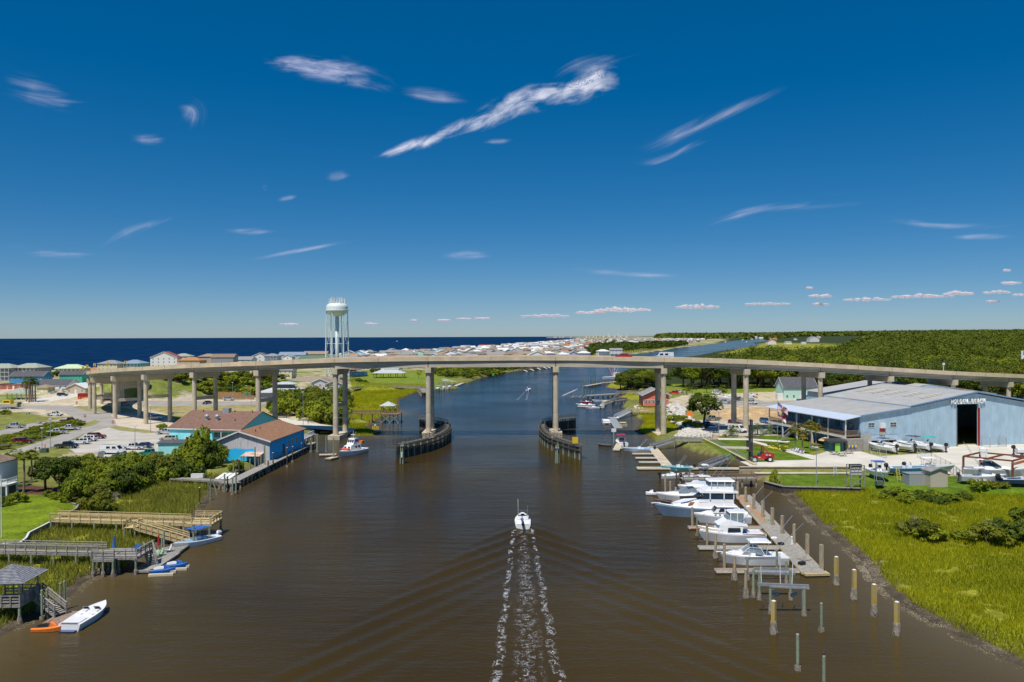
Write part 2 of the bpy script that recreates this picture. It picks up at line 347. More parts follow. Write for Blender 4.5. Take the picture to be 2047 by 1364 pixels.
# ---------------------------------------------------------------- water
def water_mat(name,near,far,bump=(.75,.45),sc_=(1.1,.16),dist=.12,rough=.10,attr=True,spec=.2,matte=.30):
 m=bpy.data.materials.new(name);m.use_nodes=True;n=m.node_tree;b=n.nodes['Principled BSDF'];b.inputs['Roughness'].default_value=rough
 b.inputs['IOR'].default_value=1.33;b.inputs['Specular IOR Level'].default_value=spec
 ge=n.nodes.new('ShaderNodeNewGeometry')
 if attr:
  at=n.nodes.new('ShaderNodeAttribute');at.attribute_name='tint';n.links.new(at.outputs['Color'],b.inputs['Base Color'])
 else:b.inputs['Base Color'].default_value=near+(1,)
 prev=None
 for(s,st,sx)in((sc_[0],bump[0],(.8,1.5,1)),(sc_[1],bump[1],(.5,2.0,1))):
  mp=n.nodes.new('ShaderNodeMapping');mp.inputs['Scale'].default_value=sx;mp.inputs['Rotation'].default_value=(0,0,.15);n.links.new(ge.outputs['Position'],mp.inputs[0])
  t=n.nodes.new('ShaderNodeTexNoise');t.inputs['Scale'].default_value=s;t.inputs['Detail'].default_value=4;t.inputs['Roughness'].default_value=.6;n.links.new(mp.outputs[0],t.inputs['Vector'])
  bp=n.nodes.new('ShaderNodeBump');bp.inputs['Strength'].default_value=st;bp.inputs['Distance'].default_value=dist if s>.5 else dist*4
  n.links.new(t.outputs['Fac'],bp.inputs['Height'])
  if prev:n.links.new(prev.outputs[0],bp.inputs['Normal'])
  prev=bp
 n.links.new(prev.outputs[0],b.inputs['Normal'])
 df=n.nodes.new('ShaderNodeBsdfDiffuse');mx=n.nodes.new('ShaderNodeMixShader');mx.inputs[0].default_value=matte;wn_=n.nodes.new('ShaderNodeTexNoise');wn_.inputs['Scale'].default_value=.022;wn_.inputs['Detail'].default_value=4;n.links.new(ge.outputs['Position'],wn_.inputs['Vector']);wr=n.nodes.new('ShaderNodeMapRange');wr.inputs[1].default_value=.35;wr.inputs[2].default_value=.65;wr.inputs[3].default_value=max(0,matte-.18);wr.inputs[4].default_value=matte+.18;n.links.new(wn_.outputs['Fac'],wr.inputs[0]);n.links.new(wr.outputs[0],mx.inputs[0]);n.links.new(b.outputs[0],mx.inputs[1]);n.links.new(df.outputs[0],mx.inputs[2]);n.links.new(mx.outputs[0],n.nodes['Material Output'].inputs[0])
 if attr:n.links.new(at.outputs['Color'],df.inputs[0])
 else:df.inputs[0].default_value=near+(1,)
 return m
BT=(1.6,124.0)
def wavelet(X,Y):
 h=np.zeros(X.shape);b=BT[1]-Y;a=np.abs(X-BT[0]-.3)
 along=np.maximum(b+6,.01)
 for ang,lam,A in((19.5,2.9,.085),):
  t=math.tan(R(ang));off=a-t*along
  th=R(36);ph=(a*cos(th)-along*sin(th))*2*pi/lam
  h+=A*1.9*(.5+vnoise(X,Y,9,6))*np.exp(-np.where(off>0,(off/2.0)**2,(off/7.5)**2))*np.sin(ph)*ss(0,8,along)*np.exp(-along/150)
 h+=.02*np.sin((Y*.9+X*.12+1.2*vnoise(X,Y,6,3))*2*pi/2.3)*ss(.35,.8,vnoise(X,Y,18,4))
 return h*ss(8000,100,Y)
wx=grow(0,52,.45,40000,1.055);wx=np.array([-x for x in wx[1:]if x<3000][::-1]+wx);wy=np.array(grow(52,140,.42,90000,1.03))
WX,WY=np.meshgrid(wx,wy)
keep=np.interp(WY[:,0],[0,370,1700,20000,90000],[-210,-210,-20,2900,14000])
wd=segdist(WX,WY,WATER);wi=inpoly(WX,WY,WATER);wd=np.where(wi,wd,0)
shal=np.exp(-wd/5.0)*(WY<330)*(.75+.5*fbm(WX,WY,7,31));shal2=np.exp(-wd/16.0)*ss(150,90,WY)*(.4+1.0*fbm(WX,WY,12,33))
base=np.array((.038,.0245,.0065));deep=np.array((.014,.027,.046));sh=np.array((.10,.075,.038));sh2=np.array((.072,.050,.011))
fc=ss(185,330,WY)[...,None];wc=base*(1-fc)+deep*fc  # sky's blue reflection painted into the water colour by distance, not by depth
wc=wc*(.62+.8*fbm(WX,WY,25,32))[...,None];wc=wc+np.array((.012,.012,.0))*ss(.5,.75,fbm(WX,WY,40,36))[...,None]*(1-fc)
k1=np.clip(shal,0,1)[...,None];k2=np.clip(shal2,0,.9)[...,None];wc=wc*(1-k2)+sh2*k2;wc=wc*(1-k1)+sh*k1
WZ=wavelet(WX,WY)*np.clip(wd/4,0,1)
# the river sheet stops inside the island, where the ocean sheet begins
XX=WX.copy();m_=XX<keep[:,None];XX[m_]=np.broadcast_to(keep[:,None],XX.shape)[m_]-.0
XX=XX+np.where(m_,np.linspace(-1,0,XX.shape[1])[None,:]*.5,0)
tag(grid_obj('water',XX,WY,WZ,water_mat('river_water',base,deep),'structure',wc),'brown tidal waterway turning blue towards the bridge')
o_=MB();ln=[(-210,-2000),(-210,370),(-20,1700),(2900,20000),(14000,90000)]
vs=[(x,y,0)for x,y in ln]+[(-150000,y,0)for x,y in ln]
o_.add(vs,[(i,i+1,i+6,i+5)for i in range(4)]);oc=o_.build('ocean',water_mat('ocean_water',(.0015,.019,.066),None,bump=(.35,.3),sc_=(.25,.04),dist=.5,rough=.32,attr=False,spec=.2,matte=.72));tag(oc,'deep blue ocean reaching the horizon',kind='structure')
# ---------------------------------------------------------------- laid surfaces, each a sheet above the ground
ASPH=pm('worn_asphalt',(.33,.31,.28),.92,.25,.18,bump=.2,bs=8,detail=8)
LOTM=pm('pale_gravel_lot',(.47,.44,.385),.95,.16,.17,bump=.3,bs=6,detail=9)
YARD=pm('white_shell_yard',(.60,.56,.48),.95,.14,.14,bump=.3,bs=5,detail=9)
PATHM=pm('concrete_path',(.62,.58,.50),.9,.6,.1,bump=.1)
BRICKP=pm('brick_pavers',(.40,.27,.21),.9,4,.2,bump=.2)
PATCH=pm('dark_asphalt_patch',(.20,.20,.20),.9,.5,.15)
def sheet(name,pts,mat,dz,label,z=UP,kind='structure'):
 p=gl(pts,z);m=MB();m.poly(p,z-.15,z+dz);return tag(m.build(name,mat),label,kind=kind)
sheet('road',[(-60,813),(30,811),(90,810.5),(145,811),(182,820),(225,825),(300,826),(350,838),(345,866),(300,865),(225,852),(205,856),(188,852),(140,840),(146,833),(118,822),(60,817),(-60,821)],ASPH,.012,'curving grey road junction left of the bridge')
sheet('side_road',[(-60,868),(0,861),(60,847),(100,841),(138,834),(150,842),(100,850),(60,860),(0,875),(-60,885)],ASPH,.008,'narrow access road above the green ditch')
sheet('access_road',[(-60,922),(0,908),(36,897),(97,878),(150,860),(180,848),(206,856),(170,867),(150,876),(125,886),(90,898),(43,908),(0,925),(-60,940)],ASPH,.010,'pale access road along the parked trucks')
sheet('parking_lot',[(170,868),(205,857),(225,853),(300,866),(350,867),(350,905),(312,906),(304,935),(200,965),(60,940),(118,914),(150,905),(132,893)],LOTM,.016,'pale gravel parking lot beside the turquoise building')
ISL=pm('island_turf',(.17,.19,.035),.95,.5,.2,bump=.4,col2=(.36,.31,.15))
sheet('sandy_forecourt',[(222,829),(300,829),(345,838),(345,864),(300,862),(235,852)],pm('packed_sand',(.55,.47,.36),.95,.2,.15,bump=.3),.03,'packed sand area under the left bridge bents')
for p_,l_ in(([(147,815),(158,811.5),(225,812),(278,821),(262,824.5),(180,823)],'grassy island at the foot of the left bridge bents'),([(218,855),(232,852),(300,861),(312,865),(290,866),(240,861)],'thin grass island in the parking lot'),([(150,858),(158,848),(190,840),(200,843),(186,851)],'tip of grass between the two access roads')):sheet('grass_verge',p_,ISL,.05,l_)
sheet('beach_road',[(268,801),(430,803),(545,803),(570,808),(430,811),(300,812),(268,809)],ASPH,.012,'straight road behind the bridge piers')
sheet('ramp_road',[(505,833),(570,837),(640,848),(712,858),(700,862),(630,857),(545,846),(500,838)],PATHM,.014,'sandy lane leading down to the boat ramp')
sheet('island_road',[(75,797),(175,784),(178,790),(80,806),(40,806)],PATHM,.008,'pale road past the palm island')
sheet('condo_road',[(400,757),(560,757),(700,752),(700,758),(560,764),(400,766)],ASPH,.012,'grey parking strip in front of the shops')
sheet('boat_yard',[(1478,922),(1628,919.5),(1622,912),(1652,903),(1700,897),(1725,904),(1760,912),(1880,905),(1900,893),(1925,889),(2300,886),(2400,995),(2120,975),(1990,950),(1900,951),(1890,943),(1760,944),(1703,938),(1703,932.5),(1500,932.5)],YARD,.012,'white shell boat yard in front of the blue storage barn')
sheet('gravel_lane',[(1372,850),(1440,843),(1560,843),(1640,850),(1600,870),(1480,872),(1400,864)],LOTM,.008,'dusty lane under the right bridge spans')
sheet('marina_lot',[(1415,797),(1480,792),(1530,803),(1600,800),(1660,800),(1640,812),(1540,812),(1490,812),(1420,808)],ASPH,.008,'grey lot of the mint green shop')
sheet('garden_path',[(1484,878.5),(1503,880.5),(1640,914),(1624,918.6)],PATHM,.02,'concrete path crossing the marina lawn')
sheet('cross_path',[(1436,876),(1500,877),(1580,882),(1575,885),(1500,880.2),(1436,879.4)],PATHM,.024,'concrete path behind the forklift')
sheet('brick_terrace',[(1398,873),(1428,871),(1446,878),(1412,880)],BRICKP,.018,'small brick terrace at the head of the gangway')
# road along the top of the embankment
m=MB()
for(a,c)in zip(RIDGE,RIDGE[1:]):
 d=Vector((c[0]-a[0],c[1]-a[1],0)).normalized();nn=Vector((-d.y,d.x,0))*4.4
 m.face([Vector(a)+nn+Vector((0,0,.1)),Vector(a)-nn+Vector((0,0,.1)),Vector(c)-nn+Vector((0,0,.1)),Vector(c)+nn+Vector((0,0,.1))][::-1])
tag(m.build('embankment_road',ASPH),'road on the green embankment behind the bridge end',kind='structure')
# ================================================================ the bridge
# front columns: x, y, height of the barrier top, foot level
BP=[(-181,371,13.0),(-178.5,346,14.6),(-170.5,321.5,16.3),(-157.5,300,17.8),(-140.5,281.5,19.2),(-121.5,264,20.5),(-100,250.5,21.8),(-76.7,240.5,22.8),(-52,234.5,23.8),
 (-24.6,234,24.15),(12.8,234,24.2),(44.2,232.6,23.7),(69,235,22.9),(92.9,240,21.6),(117,247,20.0),(141,254.5,18.4),(164,263,17.1),(187,273,15.7),(209,284,14.4)]
def cr(P,u):
 i=int(min(max(math.floor(u),0),len(P)-2));t=u-i
 p=[np.array(P[min(max(k,0),len(P)-1)],float)for k in(i-1,i,i+1,i+2)]
 return .5*((2*p[1])+(-p[0]+p[2])*t+(2*p[0]-5*p[1]+4*p[2]-p[3])*t*t+(-p[0]+3*p[1]-3*p[2]+p[3])*t**3)
def bframe(u):
 a=cr(BP,u);b=cr(BP,min(u+.02,len(BP)-1));c=cr(BP,max(u-.02,0));t=(b-c)[:2];t/=np.linalg.norm(t)
 n=np.array((-t[1],t[0]));return a[:2],n,a[2],t
bridge=thing('road_bridge','long curved concrete highway bridge on tall twin column piers crossing the waterway','bridge',(0,0,0))
NB=len(BP)
def strip(prof,name,mat,u0=0,u1=NB-1,n=None,label=None,step=9):
 us=np.linspace(u0,u1,n or int((u1-u0)*step)+1);rings=[]
 for u in us:
  p,nn,zt,t=bframe(u);rings.append([(p[0]+nn[0]*o,p[1]+nn[1]*o,zt+z)for o,z in prof])
 m=MB();m.loft(rings,0);return m.build(name,mat,bridge,label=label)
strip([(-1.15,-1.18),(9.75,-1.18),(9.75,-.92),(-1.15,-.92)],'deck',CONC3)
strip([(-.72,-.90),(9.32,-.90),(9.32,-.885),(-.72,-.885)],'roadway',pm('bridge_asphalt',(.14,.14,.14),.9,.5,.2))
strip([(-1.2,-1.2),(-1.14,-.92),(-.72,-.92),(-.86,-.55),(-.93,0),(-1.2,0)][::-1],'barrier',CONC2)
strip([(9.32,-.92),(9.74,-.92),(9.8,-1.2),(9.8,0),(9.53,0),(9.46,-.55)][::-1],'barrier',CONC2)
strip([(4.25,-.88),(4.35,-.88),(4.35,-.875),(4.25,-.875)],'centre_line',YELLOW)
strip([(-1.235,-1.26),(-1.195,-1.26),(-1.195,-1.20),(-1.235,-1.20)],'drip_edge',CONC3)
# joints in the barrier
jm=MB().box((0,0,0),(.07,.05,1.12)).mesh('barrier_joint',DARK)
for u in np.arange(0,NB-1+.01,.5):
 p,nn,zt,t=bframe(u);put('barrier_joint',jm,bridge,(p[0]-nn[0]*1.205,p[1]-nn[1]*1.205,zt-.6),(0,0,atan2(t[1],t[0])))
# girders: straight chords between the piers, deeper over the channel
for i in range(NB-1):
 deep=8<=i<=10;dp=1.95 if deep else 1.55
 for o in(.05,2.95,5.65,8.55):
  a,n0,za,_=bframe(i);b,n1,zb,_=bframe(i+1);rings=[]
  for k,(p,nn,z)in enumerate(((a,n0,za),(b,n1,zb))):
   q=p+nn*(o-(.55 if o<1 and deep else .0));d=(np.array(b)-np.array(a));d/=np.linalg.norm(d);q=q+d*(.12 if k==0 else-.12);nv=np.array((-d[1],d[0]))
   z1=z-1.18;w_=.5
   prof=[(-.42,0),(.42,0),(.42,-.15),(.12,-.3),(.12,-dp+.45),(.34,-dp+.25),(.34,-dp),(-.34,-dp),(-.34,-dp+.25),(-.12,-dp+.45),(-.12,-.3),(-.42,-.15)]if not deep else[(-.3,0),(.3,0),(.3,-dp),(-.3,-dp)]
   rings.append([(q[0]+nv[0]*s,q[1]+nv[1]*s,z1+zz)for s,zz in prof])
  MB().loft(rings,0).build('girder',CONC3,bridge)
# piers
def foot(i):
 return{8:(1.4,1),9:(2.2,1),10:(2.2,1),11:(1.3,1),12:(1.5,0)}.get(i,(1.35,0))
for i in range(1,NB-1):
 p,nn,zt,t=bframe(i);rz=atan2(nn[1],nn[0]);deep=9<=i<=10 or i in(8,11)
 zb=zt-1.18-(1.98 if deep else 1.58);fz,cap=foot(i);r_=.78 if 7<=i<=12 else .7
 pr=thing('pier',None,None,(p[0],p[1],0),rz);pr.parent=bridge
 m=MB();m.loft([[(-1.15,-.85,zb),(9.65,-.85,zb),(9.65,-.85,zb-.9),(8.9,-.85,zb-1.75),(-.95,-.85,zb-1.75),(-1.15,-.85,zb-1.55)],[(-1.15,.85,zb),(9.65,.85,zb),(9.65,.85,zb-.9),(8.9,.85,zb-1.75),(-.95,.85,zb-1.75),(-1.15,.85,zb-1.55)]],0)
 m.build('pier_cap',CONC,pr)
 for o in(0,8.4):
  m=MB();rings=[]
  for z in(fz-.3,fz+5,fz+5.02,zb-1.7):
   rr=r_*(1.06 if z<fz+5.01 else 1.0);rings.append([(o+rr*cos(2*pi*k/16),rr*sin(2*pi*k/16),z)for k in range(16)])
  m.loft(rings,0);m.build('column',CONC,pr,smooth=False)
 zs=(zb-1.75+fz)/2
 for z in([zs]if i<5 or i>12 else([fz+3.0,fz+9.5]if i in(6,7,12)else[fz+8.5]if i in(8,11)else[fz+9])):
  MB().box((4.2,0,z),(7.2,.7,1.0)).build('strut',CONC,pr)
 if cap:
  m=MB();m.box((4.2,0,fz-1.0),(12.4,3.6,1.6));m.build('footing',CONC,pr)
  if i in(8,11):
   for a in(-1,4.2,9.4):
    for b in(-1,1):MB().cyl((a,b,-2.5),(a,b,fz-1.6),.35,n=8).build('footing_pile',PILED,pr)
# abutment
p,nn,zt,t=bframe(0)
MB().box((4.3,-1.5,zt/2-1.6),(15,2.4,zt-1.2)).build('abutment',CONC3,bridge,(p[0],p[1],0),atan2(nn[1],nn[0]))
MB().box((0,0,.1),(.5,.25,.4)).build('navigation_light',YELLOW,bridge,(-20.9,232.2,21.1))
# signs standing on the bridge (yellow curve arrows) and lamps
def chevron(px,py,dist,back=False,label=''):
 d=ray(px,py);t=dist/d.y;x,y,z=d.x*t,dist,H+d.z*t
 s=thing('curve_sign',label,'road sign',(x,y,z-2.2),0,'yellow curve arrow signs on the bridge parapet')
 MB().cyl((0,.04,0),(0,.04,2.8),.045,n=6).build('post',GALV,s)
 MB().box((0,0,2.3),(1.05,.03,1.25)).build('sign_panel',YELLOW,s)
 k=-1 if back else 1;m=MB()
 m.poly([(-.30,.5),(0,.5),(.32,0),(0,-.5),(-.30,-.5),(.02,0)],-.004,.004)
 m.v=[(v[0]*k,v[2]-.022,v[1]+2.3)for v in m.v];m.build('arrow',DARK,s)
 return s
chevron(166,736,331,label='leftmost yellow arrow sign at the sharp bend of the bridge')
chevron(174,733,335,label='second yellow arrow sign at the bend, higher than its neighbour')
chevron(189,730,337,label='single yellow arrow sign before the orange roofed house')
chevron(216,728,345,label='yellow arrow sign in front of the cream beach house')
chevron(251,725,355,label='yellow arrow sign in front of the aqua beach house')
s=thing('route_sign','small white diamond sign on a post on the right part of the bridge','road sign',(142.5,263,17))
MB().cyl((0,0,0),(0,0,3.4),.12,n=6).build('post',WPAINT,s);MB().box((0,-.15,3.4),(.8,.05,.8)).build('sign_panel',WPAINT,s).rotation_euler=(0,0,0)
# ---------------------------------------------------------------- timber fenders round the channel piers
def fender(pts,label,sign=None):
 f=thing('pier_fender',label,'pier fender',(0,0,0),0,'timber fenders round the channel piers')
# pts: waterline points front to back; wall height 3.5
 us=np.linspace(0,len(pts)-1,int(sum(hypot(a[0]-b[0],a[1]-b[1])for a,b in zip(pts,pts[1:]))/1.15))
 cp=[cr([(x,y,0)for x,y in pts],u)[:2]for u in us]
 pile=MB().cyl((0,0,-2),(0,0,3.55),.27,.23,8,wob=.07).mesh('pile',PILED)
 pile2=MB().cyl((0,0,-2),(0,0,3.3),.26,.22,8,wob=.05).mesh('pile',PILEG)
 for k,c in enumerate(cp):
  put('pile',pile2 if k%3==1 else pile,f,(c[0],c[1],random.uniform(-.12,.08)),(0,0,random.random()*6))
 sgn=1 if pts[1][0]>pts[0][0]else-1
 def off(o):
  out=[]
  for k in range(len(cp)):
   a,b=cp[max(k-1,0)],cp[min(k+1,len(cp)-1)];t=(b-a)/np.linalg.norm(b-a);out.append(cp[k]+np.array((-t[1],t[0]))*o*sgn)
  return out
 for z in(2.2,3.25):
  q=off(-.30);m=MB()
  for a,b in zip(q,q[1:]):m.beam((a[0],a[1],z),(b[0],b[1],z),.12,.34)
  m.build('waler',WOODK if z>3 else PILED,f)
 a_=off(.3);b_=off(1.5);m=MB()
 for k in range(len(cp)-1):
  for t in(0,.33,.66):
   pa=a_[k]*(1-t)+a_[k+1]*t;pb=b_[k]*(1-t)+b_[k+1]*t;m.beam((pa[0],pa[1],3.5),(pb[0],pb[1],3.5),.32,.07)
 m.build('walkway_planks',WOODK,f,kind='stuff')
 post=MB().box((0,0,.55),(.1,.1,1.1)).mesh('rail_post',WOODK)
 for o in(off(.35),off(1.45)):
  for k in range(0,len(o),2):put('rail_post',post,f,(o[k][0],o[k][1],3.5))
  for z in(4.1,4.6):
   m=MB()
   for a,b in zip(o,o[1:]):m.beam((a[0],a[1],z),(b[0],b[1],z),.06,.09)
   m.build('handrail',WOODK,f)
# solid wale sheeting below the walkway
 q=off(.12);m=MB()
 for a,b in zip(q,q[1:]):m.beam((a[0],a[1],1.0),(b[0],b[1],1.0),.08,3.2)
 m.build('wale_planks',PILED,f,kind='stuff')
 if sign is not None:
  MB().box((0,0,0),(1.4,.06,1.6)).build('warning_board',YELLOW,f,sign)
 return f
LF=[(-28.4,195),(-25.5,200),(-21.8,208),(-19.2,219),(-18.2,232),(-19.3,243),(-23.5,252),(-30,259)]
RF=[(16.6,193),(13.4,201),(9.9,212),(8.3,224),(8.1,236),(9.8,247),(14.2,255),(20.6,261)]
fender(LF,'long dark timber fender curving round the left channel pier')
fender(RF,'dark timber fender with a yellow board round the right channel pier',(15.4,195.2,4.5))
def dolphin(px,py,label,n=3,h=5.2,mat=None,group=None):
 x,y=g(px,py);d=thing('mooring_dolphin',label,'dolphin',(x,y,0))
 for k in range(n):
  a=2*pi*k/n+.5;MB().cyl((cos(a)*.55,sin(a)*.55,-2),(cos(a)*.25,sin(a)*.25,h-k*.35),.2,.17,8,wob=.05).build('pile',mat or PILEG,d)
 MB().cyl((0,0,h-1.1),(0,0,h-.95),.55,n=10).build('cable_band',GALV,d)
 return d
d_=dolphin(804,927,'cluster of green piles with a small white gauge in front of the left fender',4)
MB().box((0,-.65,2.2),(.3,.05,1.3)).build('gauge_board',WPAINT,d_)
dolphin(1114,926,'cluster of green piles in front of the right fender',3,4.6)
# ================================================================ water tower
TC=pm('tower_white_paint',(.68,.76,.76),.45,.8,.05)
TX,TY=g(674,757.0,UP)[0],562.0;TX=(674-CX)/FPX*TY
tw=thing('water_tower','tall pale blue water tower with antennas on its tank beyond the bridge','water tower',(TX,TY,0))
TS=TY/FPX
zt=lambda py:H-(py-674.4)*TS
Z0,ZB,ZR,ZT=0,zt(633),zt(621.5),zt(606.5);RR=21.2*TS
m=MB();m.rev([(.1,ZB),(RR*.45,ZB+.25),(RR*.75,ZB+1.2),(RR*.93,ZB+2.6),(RR,ZR),(RR,ZR+2.6),(RR*.95,ZR+3.9),(RR*.80,ZR+4.8),(RR*.5,ZR+5.4),(.1,ZR+5.6)],n=32)
tk=m.build('tank',TC,tw,smooth=True)
m=MB();m.rev([(RR,ZR-.05),(RR+.9,ZR-.05),(RR+.9,ZR+.35),(RR,ZR+.35)],n=32);m.build('balcony',TC,tw)
m=MB();m.rev([(1.35,0),(1.35,ZB+.6)],n=16);m.build('riser',TC,tw,smooth=True)
NL=6;LR0,LR1=RR*1.12,RR*.96
def lp(k,z):a=2*pi*k/NL+.28;r_=LR0+(LR1-LR0)*z/ZR;return(r_*cos(a),r_*sin(a),z)
for k in range(NL):MB().cyl(lp(k,0),lp(k,ZR),.42,.38,8).build('leg',TC,tw)
for z in(4.5,10.5,17.5,25.5):
 if z>ZB-3:continue
 m=MB()
 for k in range(NL):m.cyl(lp(k,z),lp(k+1,z),.11,n=5)
 m.build('ring_brace',TC,tw)
zz=[0,10.5,17.5,ZB-1]
for k in range(NL):
 for a,b in zip(zz,zz[1:]):
  MB().cyl(lp(k,a),lp(k+1,b),.07,n=4).build('diagonal_rod',TC,tw);MB().cyl(lp(k+1,a),lp(k,b),.07,n=4).build('diagonal_rod',TC,tw)
ant=MB().box((0,0,.9),(.4,.25,2.0)).cyl((0,.2,-.6),(0,.2,1.9),.06,n=5).mesh('antenna_panel',WPAINT)
for k in range(14):
 a=2*pi*k/14;r_=RR*(.55 if k%2 else .72);put('antenna_panel',ant,tw,(r_*cos(a),r_*sin(a),ZR+(6.2 if k%2 else 5.3)),(0,0,a),scale=random.uniform(1.3,1.8))
m=MB()
for k in range(16):
 a=2*pi*k/16;m.cyl((RR*.8*cos(a),RR*.8*sin(a),ZR+4.7),(RR*.8*cos(a),RR*.8*sin(a),ZR+6.2),.05,n=4)
 b=2*pi*(k+1)/16;m.cyl((RR*.8*cos(a),RR*.8*sin(a),ZR+6.1),(RR*.8*cos(b),RR*.8*sin(b),ZR+6.1),.05,n=4)
m.build('roof_railing',WPAINT,tw)
for dx in(-2.2,-.6,.5,2.4):MB().cyl((dx,0,ZR+5.2),(dx,0,ZR+9.5+dx*.4),.05,n=4).build('whip_antenna',WPAINT,tw)
# ================================================================ builders for buildings
def gable_roof(mb,L,W,z,h,ov=.4,m=0,th=.16,axis='x',mg=None):
 """ridge along x (or y); adds two slabs and gable triangles (mg)"""
 if axis=='y':L,W=W,L
 def T(p):return(p[0],p[1],p[2])if axis=='x' else(-p[1],p[0],p[2])
 a,b=L/2+ov,W/2+ov;dz=h*ov/(W/2)
 for s in(-1,1):
  v=[T((x,y*s,zz))for x,y,zz in((-a,b,z-dz),(a,b,z-dz),(a,0,z+h),(-a,0,z+h))]
  v2=[(p[0],p[1],p[2]+th)for p in v];k=v+v2
  mb.add(k,[(0,1,2,3),(7,6,5,4),(0,4,5,1),(1,5,6,2),(2,6,7,3),(3,7,4,0)],m)
 return mb
def hip_roof(mb,L,W,z,h,ov=.5,m=0,th=.14,rl=None):
 a,b=L/2+ov,W/2+ov;r_=(L-W)/2 if rl is None else rl;r_=max(r_,.05)
 if W>L:r_=.05
 base=[(-a,-b,z-.05),(a,-b,z-.05),(a,b,z-.05),(-a,b,z-.05)];bt=[(x,y,zz+th)for x,y,zz in base]
 top=[(-r_,0,z+h),(r_,0,z+h)]if L>=W else[(0,-(W-L)/2,z+h),(0,(W-L)/2,z+h)]
 v=base+bt+top
 if L>=W:fs=[(4,5,9,8),(6,7,8,9),(5,6,9),(7,4,8)]
 else:fs=[(4,5,8),(5,6,9,8),(6,7,9),(7,4,8,9)]
 return mb.add(v,fs+[(3,2,1,0),(0,1,5,4),(1,2,6,5),(2,3,7,6),(3,0,4,7)],m)
def body(mb,L,W,z0,z1,gh=0,axis='x',m=0):
 """walls with gable ends"""
 if not gh:return mb.box((0,0,(z0+z1)/2),(L,W,z1-z0),m)
 if axis=='x':pr=[(-W/2,z0),(W/2,z0),(W/2,z1),(0,z1+gh),(-W/2,z1)];r_=[[(x,y,z)for y,z in pr]for x in(-L/2,L/2)]
 else:pr=[(-L/2,z0),(L/2,z0),(L/2,z1),(0,z1+gh),(-L/2,z1)];r_=[[(x,y,z)for x,z in pr]for y in(W/2,-W/2)]
 return mb.loft(r_,m)
WINM={}
def window(parent,x,z,side,w=1.0,h=1.2,frame=WPAINT,off=0.0,L=0,W=0):
 """side: 0 front (-y), 1 right (+x), 2 back, 3 left; x along the wall"""
 k=(round(w,2),round(h,2),frame.name)
 if k not in WINM:
  a=MB();t=.09
  a.box((0,-.03,h/2-t/2),(w,.08,t));a.box((0,-.03,-h/2+t/2),(w,.08,t));a.box((-w/2+t/2,-.03,0),(t,.08,h-2*t));a.box((w/2-t/2,-.03,0),(t,.08,h-2*t));a.box((0,-.025,0),(w-2*t,.05,.06))
  b=MB().box((0,-.005,0),(w-2*t,.03,h-2*t));WINM[k]=(a.mesh('window',frame),b.mesh('pane',GLASSB))
 a,b=WINM[k];o=(x,-W/2-off,z)if side==0 else(L/2+off,x,z)if side==1 else(x,W/2+off,z)if side==2 else(-L/2-off,x,z)
 f=put('window',a,parent,o,(0,0,[0,pi/2,pi,-pi/2][side]));put('pane',b,f,(0,0,0));return f
HC={'white':(.74,.74,.72),'cream':(.70,.62,.44),'tan':(.50,.42,.31),'aqua':(.12,.52,.50),'teal':(.04,.50,.36),'mint':(.50,.72,.60),'paleblue':(.45,.62,.72),'skyblue':(.30,.55,.72),
 'grey':(.27,.28,.31),'lightgrey':(.52,.53,.54),'lilac':(.55,.50,.66),'pink':(.70,.42,.40),'coral':(.72,.20,.15),'yellow':(.72,.66,.34),'orange':(.70,.25,.10),'peach':(.72,.48,.32),'rust':(.42,.10,.05),'blue':(.06,.30,.55)}
RC={'brown':(.24,.17,.12),'tanroof':(.30,.235,.17),'greyroof':(.26,.26,.26),'darkroof':(.09,.09,.10),'whiteroof':(.66,.66,.65),'redroof':(.28,.07,.05),'orangeroof':(.42,.20,.08),'greenroof':(.10,.17,.11),'blueroof':(.22,.28,.36),'limeroof':(.50,.62,.40),'silver':(.46,.48,.50),'sage':(.32,.35,.28)}
HN={'paleblue':'pale blue','skyblue':'sky blue','lightgrey':'light grey'}
RN={'tanroof':'tan shingle','greyroof':'grey shingle','darkroof':'dark shingle','whiteroof':'white metal','redroof':'red metal','orangeroof':'orange shingle','greenroof':'green shingle','blueroof':'slate blue','limeroof':'pale green','brown':'brown shingle','silver':'silver metal','sage':'sage shingle'}
